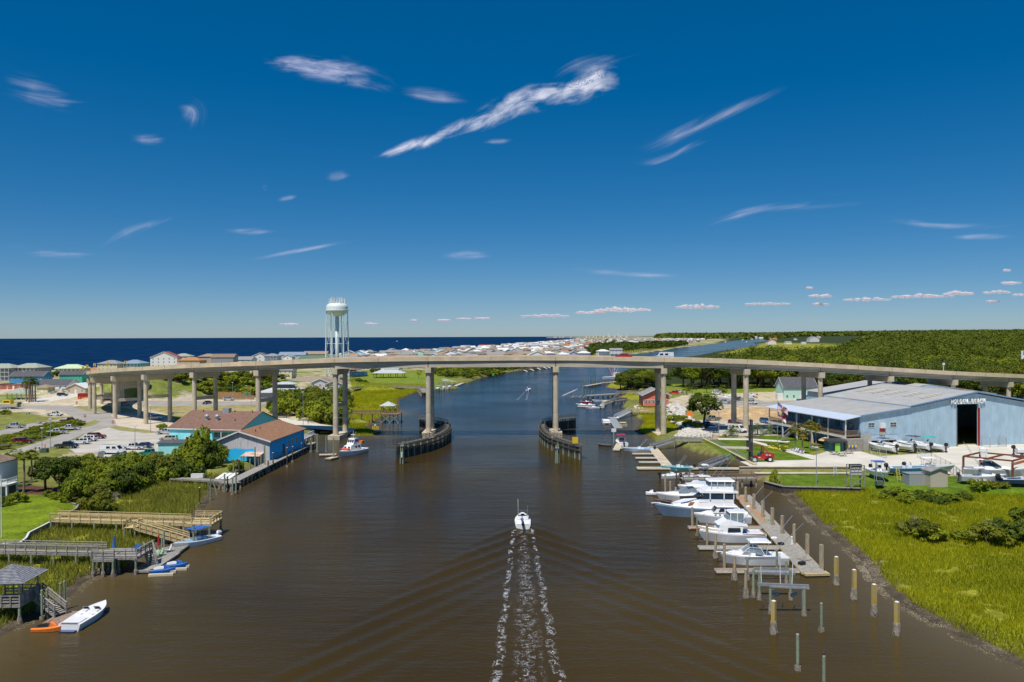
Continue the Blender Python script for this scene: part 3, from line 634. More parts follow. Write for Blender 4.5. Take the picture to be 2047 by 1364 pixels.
def house(loc,L,W,fl=2,wall='white',roof='greyroof',kind='gable',axis='x',rz=0.0,label='',stilt=0.0,porch=0,fh=2.8,pitch=.42,name='beach_house',cat='house',dormer=False,detail=2,group=None,chimney=False,wsides=(0,1,3),wcol=WPAINT):
 h=thing(name,label,cat,loc,rz,group);z0=stilt;z1=stilt+fl*fh;span=W if axis=='x' else L;gh=span/2*pitch
 wm,rm=wallm(HC[wall]),roofm(RC[roof])
 m=MB();body(m,L,W,z0-(.0 if stilt else .3),z1,gh if kind=='gable' else 0,axis);m.build('wall',wm,h)
 m=MB()
 if kind=='gable':gable_roof(m,L,W,z1,gh,.5,axis=axis)
 elif kind=='hip':hip_roof(m,L,W,z1,gh*1.05,.6)
 else:m.box((0,0,z1+.12),(L+.6,W+.6,.24))
 rf=m.build('roof',rm,h)
 if kind=='gable':
  for e in(-1,1):
   m=MB()
   for s in(-1,1):
    k_=(L/2+.52)*e if axis=='x' else(W/2+.52)*e;hs_=span/2+.5;dz=gh*.5/(span/2)
    p,q=((k_,s*hs_,z1-dz+.05),(k_,0,z1+gh+.05))if axis=='x' else((s*hs_,k_,z1-dz+.05),(0,k_,z1+gh+.05));m.beam(p,q,.06,.28)
   m.build('rake_board',WPAINT,h)
 if stilt>.5:
  pm_=MB().box((0,0,stilt/2-.2),(.35,.35,stilt+.4)).mesh('stilt',WPAINT)
  for x in np.linspace(-L/2+.3,L/2-.3,max(2,int(L/3.5))):
   for y in(-W/2+.3,W/2-.3):put('stilt',pm_,h,(x,y,0))
  MB().box((0,.6,stilt/2),(L*.8,W*.6,stilt)).build('ground_enclosure',wm,h)
 if detail:
  for f_ in range(fl):
   zc=z0+f_*fh+1.55
   for s in wsides:
    n=max(1,int(((L if s in(0,2)else W)-.8)/2.6))if detail>1 else max(1,int((L if s in(0,2)else W)/4.5));e=(L if s in(0,2)else W)
    for i in range(n):
     if f_==0 and s==0 and i==n//2 and not stilt:
      d=MB().box((0,-.03,0),(1.0,.08,2.1)).build('door',wm if detail<2 else WPAINT,h,((i+.5)/n*e-e/2,-W/2,1.05));continue
     window(h,((i+.5)/n-.5)*e*(-1 if s in(2,3)else 1),zc,s,1.0,1.25,wcol,.0,L,W)
 if porch:
  for f_ in range(fl if porch>1 else 1):
   zz=z0+f_*fh;m=MB();m.box((0,-W/2-1.2,zz+.08),(L*.92,2.3,.16));m.build('porch_deck',WPAINT,h)
   m=MB();m.box((0,-W/2-2.3,zz+1.05),(L*.92,.06,.08));m.box((0,-W/2-2.3,zz+.35),(L*.92,.06,.08))
   m.build('porch_rail',WPAINT,h)
   for i in range(int(L/3)+1):MB().box((-L*.45+i*L*.9/int(L/3),-W/2-2.25,zz+fh/2),(.16,.16,fh)).build('porch_post',WPAINT,h)
  m=MB();m.add([(-L/2*.95,-W/2-2.5,z0+(fl if porch>1 else 1)*fh-.1),(L/2*.95,-W/2-2.5,z0+(fl if porch>1 else 1)*fh-.1),(L/2*.95,-W/2,z0+(fl if porch>1 else 1)*fh+.25),(-L/2*.95,-W/2,z0+(fl if porch>1 else 1)*fh+.25)],[(0,1,2,3)]);m.build('porch_roof',rm,h)
 if dormer:
  m=MB();body(m,3.2,3,z1+.1,z1+1.5,1.0,'y');d=m.build('dormer',wm,h,(0,-W*.22,0));m=MB();gable_roof(m,3.2,3,z1+1.5,1.0,.3,axis='y');m.build('dormer_roof',rm,d);window(d,0,z1+1.0,0,1.1,1,wcol,0,0,3)
 if chimney:MB().box((L*.2,0,z1+gh*.8),(1.0,1.0,gh*1.4+1)).build('chimney',wallm(HC['tan']),rf)
 return h
def hse(px,py,wpx,z=UP,**k):
 """house whose front wall foot is at this photo point and that is wpx photo pixels wide"""
 x,y=g(px,py,z);s=y/FPX;L=wpx*s;W=k.pop('W',min(12,max(7,L*.8)));return house((x,y+W/2,z),L,W,**k)
# ================================================================ left bank: turquoise restaurant and fish house
def box_local(P0,P1):
 """frame along P0->P1 (front wall), returns centre-building helper"""
 d=np.array(P1)-np.array(P0);L=np.linalg.norm(d);return L,atan2(d[1],d[0])
AQ=wallm((.26,.80,.90));BLU=pm('bright_blue_wall',(.015,.50,.95),.75,1.2,.12,streak=(1,1,5));SHING=roofm((.20,.112,.08));SHING2=roofm((.285,.148,.08))
# restaurant: front (long) wall faces the camera, px 345..600
a=g(346,893,UP);b=g(480,883,UP)
rest=thing('restaurant','turquoise restaurant with a big brown shingle roof and rooftop fans by the parking lot','building',(-95.3,221,UP),R(-12))
L_,W_,hw,hr=22.0,22.0,3.6,3.7
m=MB();body(m,L_,W_,-.3,hw,hr,'x');m.build('wall',AQ,rest,(L_/2,W_/2,0))
m=MB();gable_roof(m,L_,W_,hw,hr,.35,th=.2);rf=m.build('roof',SHING,rest,(L_/2,W_/2,0))
m=MB();m.box((L_/2,-.4,hw-.2),(L_+.7,.12,.3));m.build('fascia',WPAINT,rest)
for xx in(8.6,11.8):
 c=MB().cyl((0,0,-.3),(0,0,1.0),.5,n=12).cyl((0,0,1.0),(0,0,1.35),.72,.72,12).cyl((0,0,1.35),(0,0,1.7),.72,.3,12);c.build('exhaust_fan',GALV,rf,(xx-L_/2,-6.2,hw+1.75))
MB().box((0,0,.6),(1.9,1.6,1.9)).build('rooftop_unit',GALV,rf,(11.6-L_/2,-.9,hw+3.2))
for xx,yy in((4,-.8),(14,-.8),(19.5,-.8),(17.5,-6.5)):MB().cyl((0,0,0),(0,0,.8),.14,n=6).build('roof_vent',DARK,rf,(xx-L_/2,yy,hw+3.4 if yy>-1 else hw+1.6))
for xx in(6.6,9.0,12):MB().box((xx,-.03,1.8),(.1,.1,3.6)).build('downpipe',WPAINT,rest)
for y_ in(5,11,16):window(rest,y_,2.0,1,1.4,1.3,WPAINT,.0,2*L_,0)
# covered entrance at the right of the front
m=MB();m.box((17.4,-.9,3.3),(8.6,2.4,.15));m.build('porch_roof',SHING,rest)
for xx in(13.4,17.2,21.4):MB().box((xx,-1.9,1.7),(.2,.2,3.4)).build('porch_post',WPAINT,rest)
for xx in(14.8,17,19.4):window(rest,xx,1.9,0,1.8,1.2,DARK,.0,0,0)
hv=MB().box((0,0,.7),(1.2,.5,1.4)).mesh('air_conditioner',WPAINT);hf=MB().cyl((0,-.26,0),(0,-.28,0),.26,n=12).mesh('fan_grille',DARK)
for xx,lb in((6.0,'white air conditioner with two fans against the turquoise wall'),(8.2,'second white air conditioner further right on the turquoise wall'),):
 ang=R(-12);t=thing('air_conditioner',lb,'air conditioner',(rest.location.x+xx*cos(ang)+.7*sin(ang),rest.location.y+xx*sin(ang)-.7*cos(ang),UP),ang)
 put('case',hv,t);put('fan_grille',hf,t,(0,0,.4));put('fan_grille',hf,t,(0,0,1.0))
# turquoise shed
sx,sy=g(315,909,UP);sh_=thing('storage_shed','small turquoise storage shed with a dark flat roof beside the parking lot','shed',(sx,sy,UP),R(4))
MB().box((3.1,1.6,1.3),(6.0,3.0,2.7)).build('wall',wallm((.34,.78,.80)),sh_)
m=MB();m.add([(-.2,-.2,2.65),(6.4,-.2,2.65),(6.4,3.4,3.1),(-.2,3.4,3.1),(-.2,-.2,2.8),(6.4,-.2,2.8),(6.4,3.4,3.25),(-.2,3.4,3.25)],[(3,2,1,0),(4,5,6,7),(0,1,5,4),(1,2,6,5),(2,3,7,6),(3,0,4,7)]);m.build('roof',roofm(RC['darkroof']),sh_)
MB().box((6.13,1.8,1.2),(.06,.9,2.0)).build('door',WPAINT,sh_)
# fish house: pale weathered gable facing the camera, blue side wall along the dock
fa=(-69.3,185.0);fb=(-56.2,184.2)
fh_=thing('fish_house','blue dockside fish house with a weathered white gable patched bright blue','building',(fa[0],fa[1],.9),0)
da=np.array(fb)-np.array(fa);Lf=np.linalg.norm(da);ang=atan2(da[1],da[0]);Wf=25.0;fh_.rotation_euler=(0,0,ang)
GW=pm('peeling_white_siding',(.40,.39,.41),.9,1.2,.2,streak=(3.2,3.2,.25),col2=(.66,.65,.66),bump=.1)
hh,gg=5.1,2.2
# the gable wall (white) then the blue body behind it
m=MB();m.loft([[(x,y,z)for x,z in((0,-.6),(Lf,-.6),(Lf,hh),(Lf*.45,hh+gg),(0,hh-.2))]for y in(0,.2)],0);m.build('gable_wall',GW,fh_)
m=MB();m.loft([[(x,y,z)for x,z in((.05,-.6),(Lf-.02,-.6),(Lf-.02,hh),(Lf*.45,hh+gg-.02),(.05,hh-.2))]for y in(.2,Wf)],0);m.build('wall',BLU,fh_)
# the painted blue patch on the gable: raised paint film with ragged edge
pts=[]
for k in range(26):
 a=2*pi*k/26;ca_,sa_=cos(a),sin(a);pts.append((Lf*.47+np.sign(ca_)*abs(ca_)**.45*3.7*(1+.04*sin(3*a)),1.4+np.sign(sa_)*abs(sa_)**.45*2.2*(1+.04*cos(5*a))))
pts=[(x,min(z,3.3+.12*sin(x*3)))for x,z in pts];pts=[(x,max(z,-.5))for x,z in pts]
m=MB();m.add([(x,-.012,z)for x,z in pts],[tuple(range(len(pts)))]);m.build('paint_patch',BLU,fh_)
m=MB()
def slab(v,th=.16,mi=0):
 v2=[(p[0],p[1],p[2]+th)for p in v];m.add(v+v2,[(3,2,1,0),(4,5,6,7),(0,1,5,4),(1,2,6,5),(2,3,7,6),(3,0,4,7)],mi)
ov=.5;rx=Lf*.45;s1=gg/(Lf-rx)
slab([(Lf+ov,-ov,hh-s1*ov),(Lf+ov,Wf+ov,hh-s1*ov),(rx,Wf+ov,hh+gg),(rx,-ov,hh+gg)])
s2=(gg+.2)/rx;slab([(-ov,Wf+ov,hh-.2-s2*ov),(-ov,-ov,hh-.2-s2*ov),(rx,-ov,hh+gg),(rx,Wf+ov,hh+gg)])
rf=m.build('roof',SHING2,fh_)
m=MB();m.beam((-ov,-ov-.03,hh-.2-s2*ov+.02),(rx,-ov-.03,hh+gg+.02),.06,.3);m.beam((Lf+ov,-ov-.03,hh-s1*ov+.02),(rx,-ov-.03,hh+gg+.02),.06,.3);m.build('rake_board',WPAINT,fh_)
for y_ in(13,15.6,18.5,21.5):
 window(fh_,y_,2.9,1,1.2,1.5,WPAINT,.0,2*Lf,0)
MB().box((Lf+.02,9.5,2.0),(.06,1.3,2.3)).build('door',DARK,fh_)
for xx,yy in((rx+1.5,9),(rx+2.4,4)):MB().cyl((0,0,0),(0,0,.7),.12,n=6).build('roof_vent',DARK,rf,(xx,yy,hh+gg-.6))
# rusty lean-to awning
m=MB();m.add([(7.0,-2.3,1.9),(11.6,-2.3,1.9),(11.9,.0,2.6),(7.6,.0,2.6)],[(0,1,2,3)]);m.v+=[(p[0],p[1],p[2]-.06)for p in m.v];m.f+=[(7,6,5,4)];m.m+=[0]
m.build('awning',pm('rusty_white_metal',(.62,.60,.57),.7,.9,.2,col2=(.45,.16,.05)),fh_)
for xx in(7.3,11.3):MB().box((xx,-2.1,.8),(.12,.12,2.2)).build('awning_post',WOODG,fh_)
# ================================================================ piers, docks
PILEM={}
def pile_mesh(r_=.17,up=2.5,dn=2.5,mat=None,crust=0.9,cap=None):
 k=(r_,up,mat.name,crust)
 if k not in PILEM:
  m=MB();m.cyl((0,0,-dn),(0,0,up),r_,r_*.92,8,0,.03)
  if crust:m.rev([(r_*.9,crust+.3),(r_*1.25,crust),(r_*1.6,.45),(r_*1.75,.1),(r_*1.5,-.6)],n=9,m=1)
  for i,v in enumerate(m.v[-45:]if crust else[]):m.v[len(m.v)-45+i]=(v[0]*random.uniform(.85,1.2),v[1]*random.uniform(.85,1.2),v[2])
  PILEM[k]=m.mesh('pile',[mat,OYST])
 return PILEM[k]
def piling(px,py,top,label,mat=PILET,r_=.2,crust=.9,z=0,group='free standing mooring piles',sq=False):
 """free standing pile: foot at a photo point; top = photo y of its head"""
 x,y=g(px,py,z);up=(py-top)*y/FPX
 t=thing('mooring_pile',label,'piling',(x,y,z),random.random(),group)
 m=MB()
 if sq:m.box((0,0,up/2-1),(r_*1.8,r_*1.8,up+2),0)
 else:m.cyl((0,0,-2.5),(0,0,up),r_,r_*.92,9,0,.03)
 m.build('shaft',mat,t)
 if crust:
  m=MB();prof=[(r_*.9,crust+.25),(r_*1.3,crust),(r_*1.75,.5),(r_*1.9,.12),(r_*1.5,-.5)];m.rev(prof,n=11);m.v=[(v[0]*random.uniform(.82,1.25),v[1]*random.uniform(.82,1.25),v[2]+random.uniform(-.06,.06))for v in m.v]
  m.build('oyster_crust',OYST,t)
 m=MB().cyl((0,0,up-.02),(0,0,up+.05),r_*.99,r_*.7,9);m.build('pile_cap',WOODG if mat is PILET or mat is PILEG else WPAINT,t)
 return t
def run(root,A,B,w,z,mat=WOODG,rail=(1,1),post=2.1,pile=3.6,pmat=PILEG,plank=.15,pr=.15,rails=(.45,.75,1.05),gap=None,zb=None,cap=True,individual=False,dn=2.6,rmat=None,skirt=True):
 """a raised walkway from A to B (x, y) with planks, joists, rails, posts and piles"""
 rmat=rmat or mat;zb=z if zb is None else zb
 A,B=np.array(A,float),np.array(B,float);d=B-A;L=np.linalg.norm(d);d/=L;n=np.array((-d[1],d[0]));rz=atan2(d[1],d[0])
 P=lambda s,o,dz=0:(A[0]+d[0]*s+n[0]*o,A[1]+d[1]*s+n[1]*o,z+(zb-z)*s/L+dz)
 m=MB();k=max(1,int(L/(plank+.012)));pw=L/k
 for i in range(k):
  s=(i+.5)*pw;e=random.uniform(-.03,.03);m.beam(P(s,-w/2+e,-.02+random.uniform(-.006,.006)),P(s,w/2+e,-.02),pw-.014,.045)
 m.build('deck_planks',mat,root,kind='stuff')
 for o in(-w/2+.05,w/2-.05):MB().beam(P(0,o,-.17),P(L,o,-.17),.07,.26).build('joist',mat,root)
 for sgn,on in((-1,rail[0]),(1,rail[1])):
  if not on:continue
  pmh=MB().box((0,0,.42),(.11,.11,1.25)).mesh('rail_post',rmat);kk=max(1,round(L/post))
  for i in range(kk+1):put('rail_post',pmh,root,P(i*L/kk,sgn*(w/2+.02)),(0,0,rz))
  for r_ in rails:
   c=r_==max(rails);MB().beam(P(-.05,sgn*(w/2-(.0 if c else .05)),r_),P(L+.05,sgn*(w/2-(.0 if c else .05)),r_),.17 if c else .045,.05 if c else .15).build('handrail',rmat,root)
 if pile:
  kk=max(1,round(L/pile))
  for i in range(kk+1):
   for sgn in(-1,1):
    q=P(min(max(i*L/kk,.15),L-.15),sgn*(w/2-.12));put('pile',pile_mesh(pr,q[2]-.05 if cap else q[2]+.5,dn,pmat,.7),root,(q[0],q[1],0),(0,0,random.random()*6))
 return rz,L
def fdock(root,A,B,w,z=.45,mat=WOODG,edge=None,plank=.15,th=.4,crossed=True):
 """floating dock"""
 A,B=np.array(A,float),np.array(B,float);d=B-A;L=np.linalg.norm(d);d/=L;n=np.array((-d[1],d[0]))
 P=lambda s,o,dz=0:(A[0]+d[0]*s+n[0]*o,A[1]+d[1]*s+n[1]*o,z+dz)
 m=MB();k=max(1,int(L/plank));pw=L/k
 for i in range(k):s=(i+.5)*pw;m.beam(P(s,-w/2+.05,random.uniform(-.006,.006)),P(s,w/2-.05,0),pw-.014,.04)
 m.build('deck_planks',mat,root,kind='stuff')
 m=MB();m.beam(P(.05,0,-th/2-.03),P(L-.05,0,-th/2-.03),w-.14,th-.06);m.build('float',DARK,root)
 m=MB()
 for o in(-w/2+.03,w/2-.03):m.beam(P(0,o,-.12),P(L,o,-.12),.07,.26)
 for s in(.03,L-.03):m.beam(P(s,-w/2+.07,-.12),P(s,w/2-.07,-.12),.07,.26)
 m.build('edge_board',edge or mat,root)
NUM='first second third fourth fifth sixth seventh eighth ninth tenth eleventh twelfth thirteenth fourteenth fifteenth sixteenth seventeenth eighteenth nineteenth twentieth'.split()+['twenty-'+a for a in 'first second third fourth fifth sixth seventh eighth ninth'.split()]+['thirtieth']+['thirty-'+a for a in 'first second third fourth fifth sixth seventh eighth ninth'.split()]
_oc=[0]
def ORD(_):_oc[0]+=1;return NUM[(_oc[0]-1)%39]
# --- upper left private pier, new yellow timber
t=thing('private_pier','new yellow timber pier with railings reaching from the lawn to a square deck','pier',(0,0,0))
p0,p1=g(109,1035,2.1),g(352,1040,2.1)
A0=(g(108,1037,2.2)[0],g(108,1037,2.2)[1]);A1=(g(375,1045,2.2)[0],g(375,1045,2.2)[1])
run(t,A0,A1,1.9,2.2,WOODY,post=1.75,pile=3.5)
dk=g(395,1037,2.2);run(t,(A1[0]-.1,A1[1]+.9),(A1[0]+4.0,A1[1]+.8),4.6,2.2,WOODY,post=1.3,pile=3.8,rail=(1,1));run(t,(A1[0]+3.95,A1[1]-1.5),(A1[0]+3.96,A1[1]+3.1),.25,2.2,WOODY,post=1.3,pile=0,rail=(1,0))
# landing + stairs ramp toward the float
l0=g(272,1050,2.1);run(t,(l0[0],A1[1]-3.2),(l0[0]+.05,A1[1]-1.0),1.8,2.2,WOODY,post=1.1,pile=2.2)
gw=thing('gangway','yellow timber gangway with railings sloping from the new pier down to the float','gangway',(0,0,0))
r0,r1=(l0[0]+.9,A1[1]-2.5),g(372,1082,.6)
run(gw,r0,r1,1.5,2.2,WOODY,post=1.1,pile=0,zb=.62)
t=thing('floating_dock','long grey floating dock between the left pier and the blue topped boat','floating dock',(0,0,0))
fdock(t,g(290,1141,.45),g(345,1105,.45),2.1);fdock(t,g(331,1113,.45),g(385,1075,.45),2.0,mat=WOODG)
_c=0
for q in((328,1098,1060),(387,1092,1048),(339,1084,1045),(324,1105,1075),(362,1070,1042)):piling(q[0],q[1],q[2],{328:'green pile where the yellow gangway crosses the left float',387:'green pile at the bow of the blue topped boat',339:'green pile behind the red umbrella on the left float',324:'green pile left of the closed red umbrella',362:'green pile beside the foot of the yellow gangway'}[q[0]],PILEG,.15,.5,group='piles beside the left floating dock')
# --- lower grey pier
t=thing('weathered_pier','long grey weathered pier with board railings ending in a square deck with a blue umbrella','pier',(0,0,0))
A0,A1=g(-60,1098,2.2),g(205,1104,2.2)
run(t,A0,A1,1.9,2.2,WOODG,post=1.45,pile=2.9)
B0=(A1[0],A1[1]-.4);run(t,B0,(B0[0]+5.6,B0[1]+.1),4.6,2.2,WOODG,post=1.35,pile=2.8,rail=(1,0));run(t,(B0[0]+.4,B0[1]-2.3),(B0[0]+3.2,B0[1]-2.3),1.6,2.2,WOODG,post=1.2,pile=1.4,rail=(1,0));run(t,(B0[0]+5.55,B0[1]-2.3),(B0[0]+5.6,B0[1]+2.4),.25,2.2,WOODG,post=1.2,pile=0,rail=(1,0))
DKX,DKY=B0[0]+2.6,B0[1]
gw=thing('gangway','short grey gangway from the weathered pier down to the float','gangway',(0,0,0));run(gw,(B0[0]+5.4,B0[1]+1.5),g(305,1128,.6),1.1,2.2,WOODG,post=1.1,pile=0,zb=.62)
def umbrella(x,y,z,mat,label,h=2.3):
 u=thing('closed_umbrella',label,'umbrella',(x,y,z));MB().cyl((0,0,0),(0,0,h),.03,n=6).cyl((0,0,0),(0,0,.12),.3,n=10).build('pole',WPAINT,u)
 MB().rev([(.02,h+.1),(.09,h),(.16,h*.62),(.24,h*.38),(.10,h*.36)],n=10).build('canopy',mat,u)
umbrella(DKX-.6,DKY-.6,2.2,BLUEC,'closed dark blue umbrella on the grey pier deck');umbrella(g(317,1102,.45)[0],g(317,1102,.45)[1],.45,RED,'closed red umbrella on the left float',2.2)
def adirondack(x,y,z,rz,mat,label,group=None):
 c=thing('adirondack_chair',label,'chair',(x,y,z),rz,group);MB().beam((.3,0,.35),(-.3,0,.22),.55,.04).build('seat',mat,c)
 m=MB()
 for k in(-2,-1,0,1,2):m.beam((-.28,k*.12,.22),(-.55,k*.13,1.05-abs(k)*.05),.1,.03)
 m.build('backrest',mat,c)
 for s in(-1,1):
  MB().beam((.3,s*.3,0),(.3,s*.3,.55),.05,.1).build('leg',mat,c);MB().beam((-.75,s*.27,.04),(.3,s*.27,.38),.04,.12).build('leg',mat,c);MB().beam((.38,s*.34,.57),(-.5,s*.34,.57),.14,.03).build('armrest',mat,c)
GREENP=pm('pale_green_paint',(.42,.60,.38),.5,2,.08)
for(px,py,mt,lb)in((318,1112,GREENP,'pale green armchair on the left float, nearer one'),(310,1116,GREENP,'pale green armchair on the left float, farther left'),(335,1104,WPAINT,'white armchair on the left float beside the red umbrella'),(302,1118,WPAINT,'white armchair at the left end of the float')):
 x,y=g(px,py,.45);adirondack(x,y,.47,random.uniform(-2.5,-.8),mt,lb)
x,y=DKX+1.6,DKY+.6;adirondack(x,y,2.2,-2.0,BLUEC,'blue armchair at the right end of the grey pier deck')
# cooler box on dock etc further up: broken dock by the fish house
t=thing('old_dock','old grey dock without railing running to the thicket behind the marsh','pier',(0,0,0))
run(t,g(345,955,1.5),g(448,961,1.5),2.0,1.5,WOODG,rail=(0,0),pile=3.3,pmat=PILEG)
fx=thing('freezer_box','white box lying on the old grey dock','box',(*g(395,955,1.5),1.5),.05);MB().box((0,0,.36),(2.4,.9,.7)).build('case',WPAINT,fx);MB().box((0,0,.75),(2.44,.94,.08)).build('lid',WHITE,fx)
t=thing('fish_house_dock','long grey dock on dark piles running beside the blue fish house','pier',(0,0,0))
run(t,g(456,966,1.5),g(624,884,1.5),2.4,1.5,WOODG,rail=(0,0),pile=2.4,pmat=PILED,dn=2.2);run(t,g(447,962,1.5),g(472,966,1.5),2.4,1.5,WOODG,rail=(0,0),pile=2.4,pmat=PILED)
run(t,g(588,890,1.6),g(613,878,1.6),4.0,2.9,WPAINT,rail=(1,0),pile=3,pmat=PILEG,rails=(.3,.6,.9,1.1))
for q in((449,985,948,PILEG),(455,983,952,PILED),(472,987,940,PILEG),(465,990,955,PILEG),(467,958,925,PILEG),(478,960,918,PILED),(487,945,912,PILEG),(500,948,918,PILEG),(510,948,894,PILEG),(517,930,903,PILEG),(522,940,912,PILEG),(529,942,891,PILEG),(536,945,920,PILED),(546,940,905,PILED),(555,930,904,PILEG),(564,926,903,PILEG),(574,935,895,PILED),(585,925,893,PILED),(621,905,878,PILED),(633,905,872,PILEG),(613,905,880,PILED),(603,910,886,PILED)):
 piling(q[0],q[1],q[2],ORD(q[0])+(' green' if q[3]is PILEG else ' dark')+' pile along the dock of the blue fish house, counted from its near end',q[3],.16,.4,group='piles along the fish house dock')
for q in((421,1000,954,0),(434,990,958,8),(399,1010,975,0)):
 o=piling(q[0],q[1],q[2],{421:'leaning green pile of a ruined dock on the mud',434:'slanting green pile propped against its neighbour on the mud',399:'dark reddish iron pile standing alone on the mud'}[q[0]],PILEG if q[0]!=399 else pm('rusty_iron',(.12,.04,.03),.8,4,.3),.14,.3)
 o.rotation_euler=(0,R(-q[3]*2),0)
for q in((364,955),(394,951),(333,957),(346,940)):piling(q[0],q[1]+12,q[1]-14,{364:'green pile on the near side of the old grey dock',394:'green pile beside the white box on the old grey dock',333:'leftmost green pile of the old grey dock',346:'green pile behind the old grey dock at the shrubs'}[q[0]],PILEG,.13,.3,group='piles beside the old grey dock')
# lower left gazebo dock
t=thing('dock_gazebo','grey gazebo on stilts with a shingled pyramid roof at the lower left','gazebo',(0,0,0));gx,gy=g(18,1225,1.0);gx-=.3;gy+=1.0;t.location=(gx,gy,0);t.rotation_euler=(0,0,R(2))
for sx_ in(-1.75,1.75):
 for sy_ in(-1.7,1.7):put('stilt',pile_mesh(.16,2.0,2.5,PILEG,.6),t,(sx_,sy_,0));MB().box((sx_,sy_,3.3),(.16,.16,2.5)).build('post',WOODG,t)
run(t,(-1.9,0),(1.9,0),3.8,2.1,WOODG,post=.95,pile=0,rails=(.3,.6,.95));run(t,(1.8,-1.8),(1.81,1.8),.2,2.1,WOODG,post=.9,pile=0,rail=(1,0));m=MB().box((1.85,0,2.6),(.05,3.5,.9));m.build('side_panel',WOODG,t)
SHG=pm('grey_shingles',(.23,.24,.27),.9,2.6,.35,bump=.6,bs=8)
m=MB();n_=13
for i in range(n_):
 a0,a1=2.55*(1-i/n_),2.55*(1-(i+1)/n_);z0,z1=4.5+1.35*i/n_,4.5+1.35*(i+1)/n_
 m.loft([[(-a0,-a0,z0+.05),(a0,-a0,z0+.05),(a0,a0,z0+.05),(-a0,a0,z0+.05)],[(-a1,-a1,z1),(a1,-a1,z1),(a1,a1,z1),(-a1,a1,z1)]],0)
m.build('roof',SHG,t);m=MB().box((0,0,4.5),(4.9,4.9,.12));m.build('fascia',WPAINT,t)
st=thing('dock_stairs','grey stairs with railing going down from the gazebo to the float','stairs',(0,0,0));run(st,(gx+1.8,gy+1.4),g(121,1228,.6),1.3,2.15,WOODG,post=1.0,pile=0,zb=.65,plank=.28)
t=thing('floating_dock','brown plank float beside the white bowrider at the lower left','floating dock',(0,0,0));fdock(t,g(101,1252,.4),g(148,1222,.4),2.6,.4,pm('reddish_planks',(.28,.20,.16),.9,3,.3))
for q in((84,1240,1180),(94,1236,1178),(121,1222,1166),(129,1220,1162)):piling(q[0],q[1],q[2],{84:'outer green pile left of the lower float',94:'inner green pile left of the lower float',121:'inner green pile behind the lower float',129:'outer green pile behind the lower float'}[q[0]],PILEG,.13,.4)
# bulkhead around the left lawn
bk=thing('bulkhead','low grey timber bulkhead edging the bright lawn','retaining wall',(0,0,0))
bp=gl([(-40,1096),(12,1088),(40,1086),(52,1077),(58,1066),(106,1042),(152,1018),(157,1010),(143,1007)],1.45)
for a,b in zip(bp,bp[1:]):
 m=MB();m.beam((*a,1.0),(*b,1.0),.12,1.1);m.build('wall_boards',WOODG,bk);MB().beam((*a,1.58),(*b,1.58),.28,.06).build('cap_rail',WPAINT if b[0]>bp[6][0]else WOODG,bk)
# white house corner at the far left
hx,hy=g(10,1003,UP);hx-=1.1
hh_=thing('white_house','white house corner with a balcony and outside stairs at the left edge','house',(hx,hy,UP))
m=MB();m.box((-5.6,4,3.0),(8,8,6.6));m.build('wall',wallm(HC['white']),hh_);m=MB();m.box((-.2,1.6,2.8),(3.2,3.4,.25));m.build('balcony_floor',WPAINT,hh_)
for a,b in(((-1.8,0),(1.4,0)),((1.4,0),(1.4,3.2))):
 m=MB();m.beam((a[0],a[1],3.9),(b[0],b[1],3.9),.12,.1);m.beam((a[0],a[1],3.2),(b[0],b[1],3.2),.08,.08)
 k=12
 for i in range(k):t_=i/k;m.box((a[0]+(b[0]-a[0])*t_,a[1]+(b[1]-a[1])*t_,3.5),(.07,.07,.7))
 m.build('balustrade',WPAINT,hh_)
for x_,y_ in((1.35,.1),(1.35,3.1),(0,.1)):MB().box((x_,y_,1.4),(.25,.25,2.8)).build('post',WPAINT,hh_)
m=MB()
for k in range(12):m.box((-1.6-k*.3,-.8,2.8-k*.23),(.32,1.2,.08))
m.beam((-1.5,-1.4,3.7),(-5.1,-1.4,1.1),.08,.1);m.build('stairs',WPAINT,hh_)
MB().box((1.0,2.2,1.3),(.1,1.8,2.3)).build('garage_door',DARK,hh_)
m=MB();hip_roof(m,8,8,6.3,2.2);m.build('roof',roofm(RC['brown']),hh_,(-6.0,4,0))
fp=thing('flagpole','tall white pole on the lawn at the left edge','flagpole',(*g(3,1075,UP),UP));MB().cyl((0,0,0),(0,0,9),.09,.06,8).build('pole',WPAINT,fp)
# light grey container/wall by the lot and utility stuff
cw=thing('low_tank_wall','grey concrete enclosure with a metal gate between the lot and the shrubs','wall',(*g(150,922,UP),UP),R(2))
MB().box((1.2,0,.8),(8.0,.3,1.6)).build('wall',CONC,cw);MB().box((1.2,2.6,.8),(8.0,.3,1.6)).build('wall',CONC,cw);MB().box((5.3,1.3,1.1),(.08,2.6,1.9)).build('gate',GALV,cw)
# pavilion with the grey hip roof, condos, shops behind the bridge
def hiproofhouse(name,label,px,py,L,W,h,rh,wall,roof,cat='building',rz=0,z=UP,tiers=False,posts=False):
 x,y=g(px,py,z);t=thing(name,label,cat,(x,y+W/2,z),rz)
 if not posts:MB().box((0,0,h/2-.2),(L,W,h+.4)).build('wall',wallm(HC[wall]),t)
 else:
  for a in np.linspace(-L/2+.4,L/2-.4,5):
   for b in(-W/2+.4,W/2-.4):MB().box((a,b,h/2),(.35,.35,h)).build('post',WOODB if posts==2 else WPAINT,t)
 m=MB();hip_roof(m,L,W,h,rh,1.0,rl=L*.18 if tiers else None);m.build('roof',roofm(RC[roof]),t)
 if tiers:
  MB().box((0,0,h+rh*.6+.9),(L*.36,W*.36,2.2)).build('lantern',GLASSB,t);m=MB();hip_roof(m,L*.46,W*.46,h+rh*.6+2.0,1.1,.5);m.build('lantern_roof',roofm(RC[roof]),t)
 return t
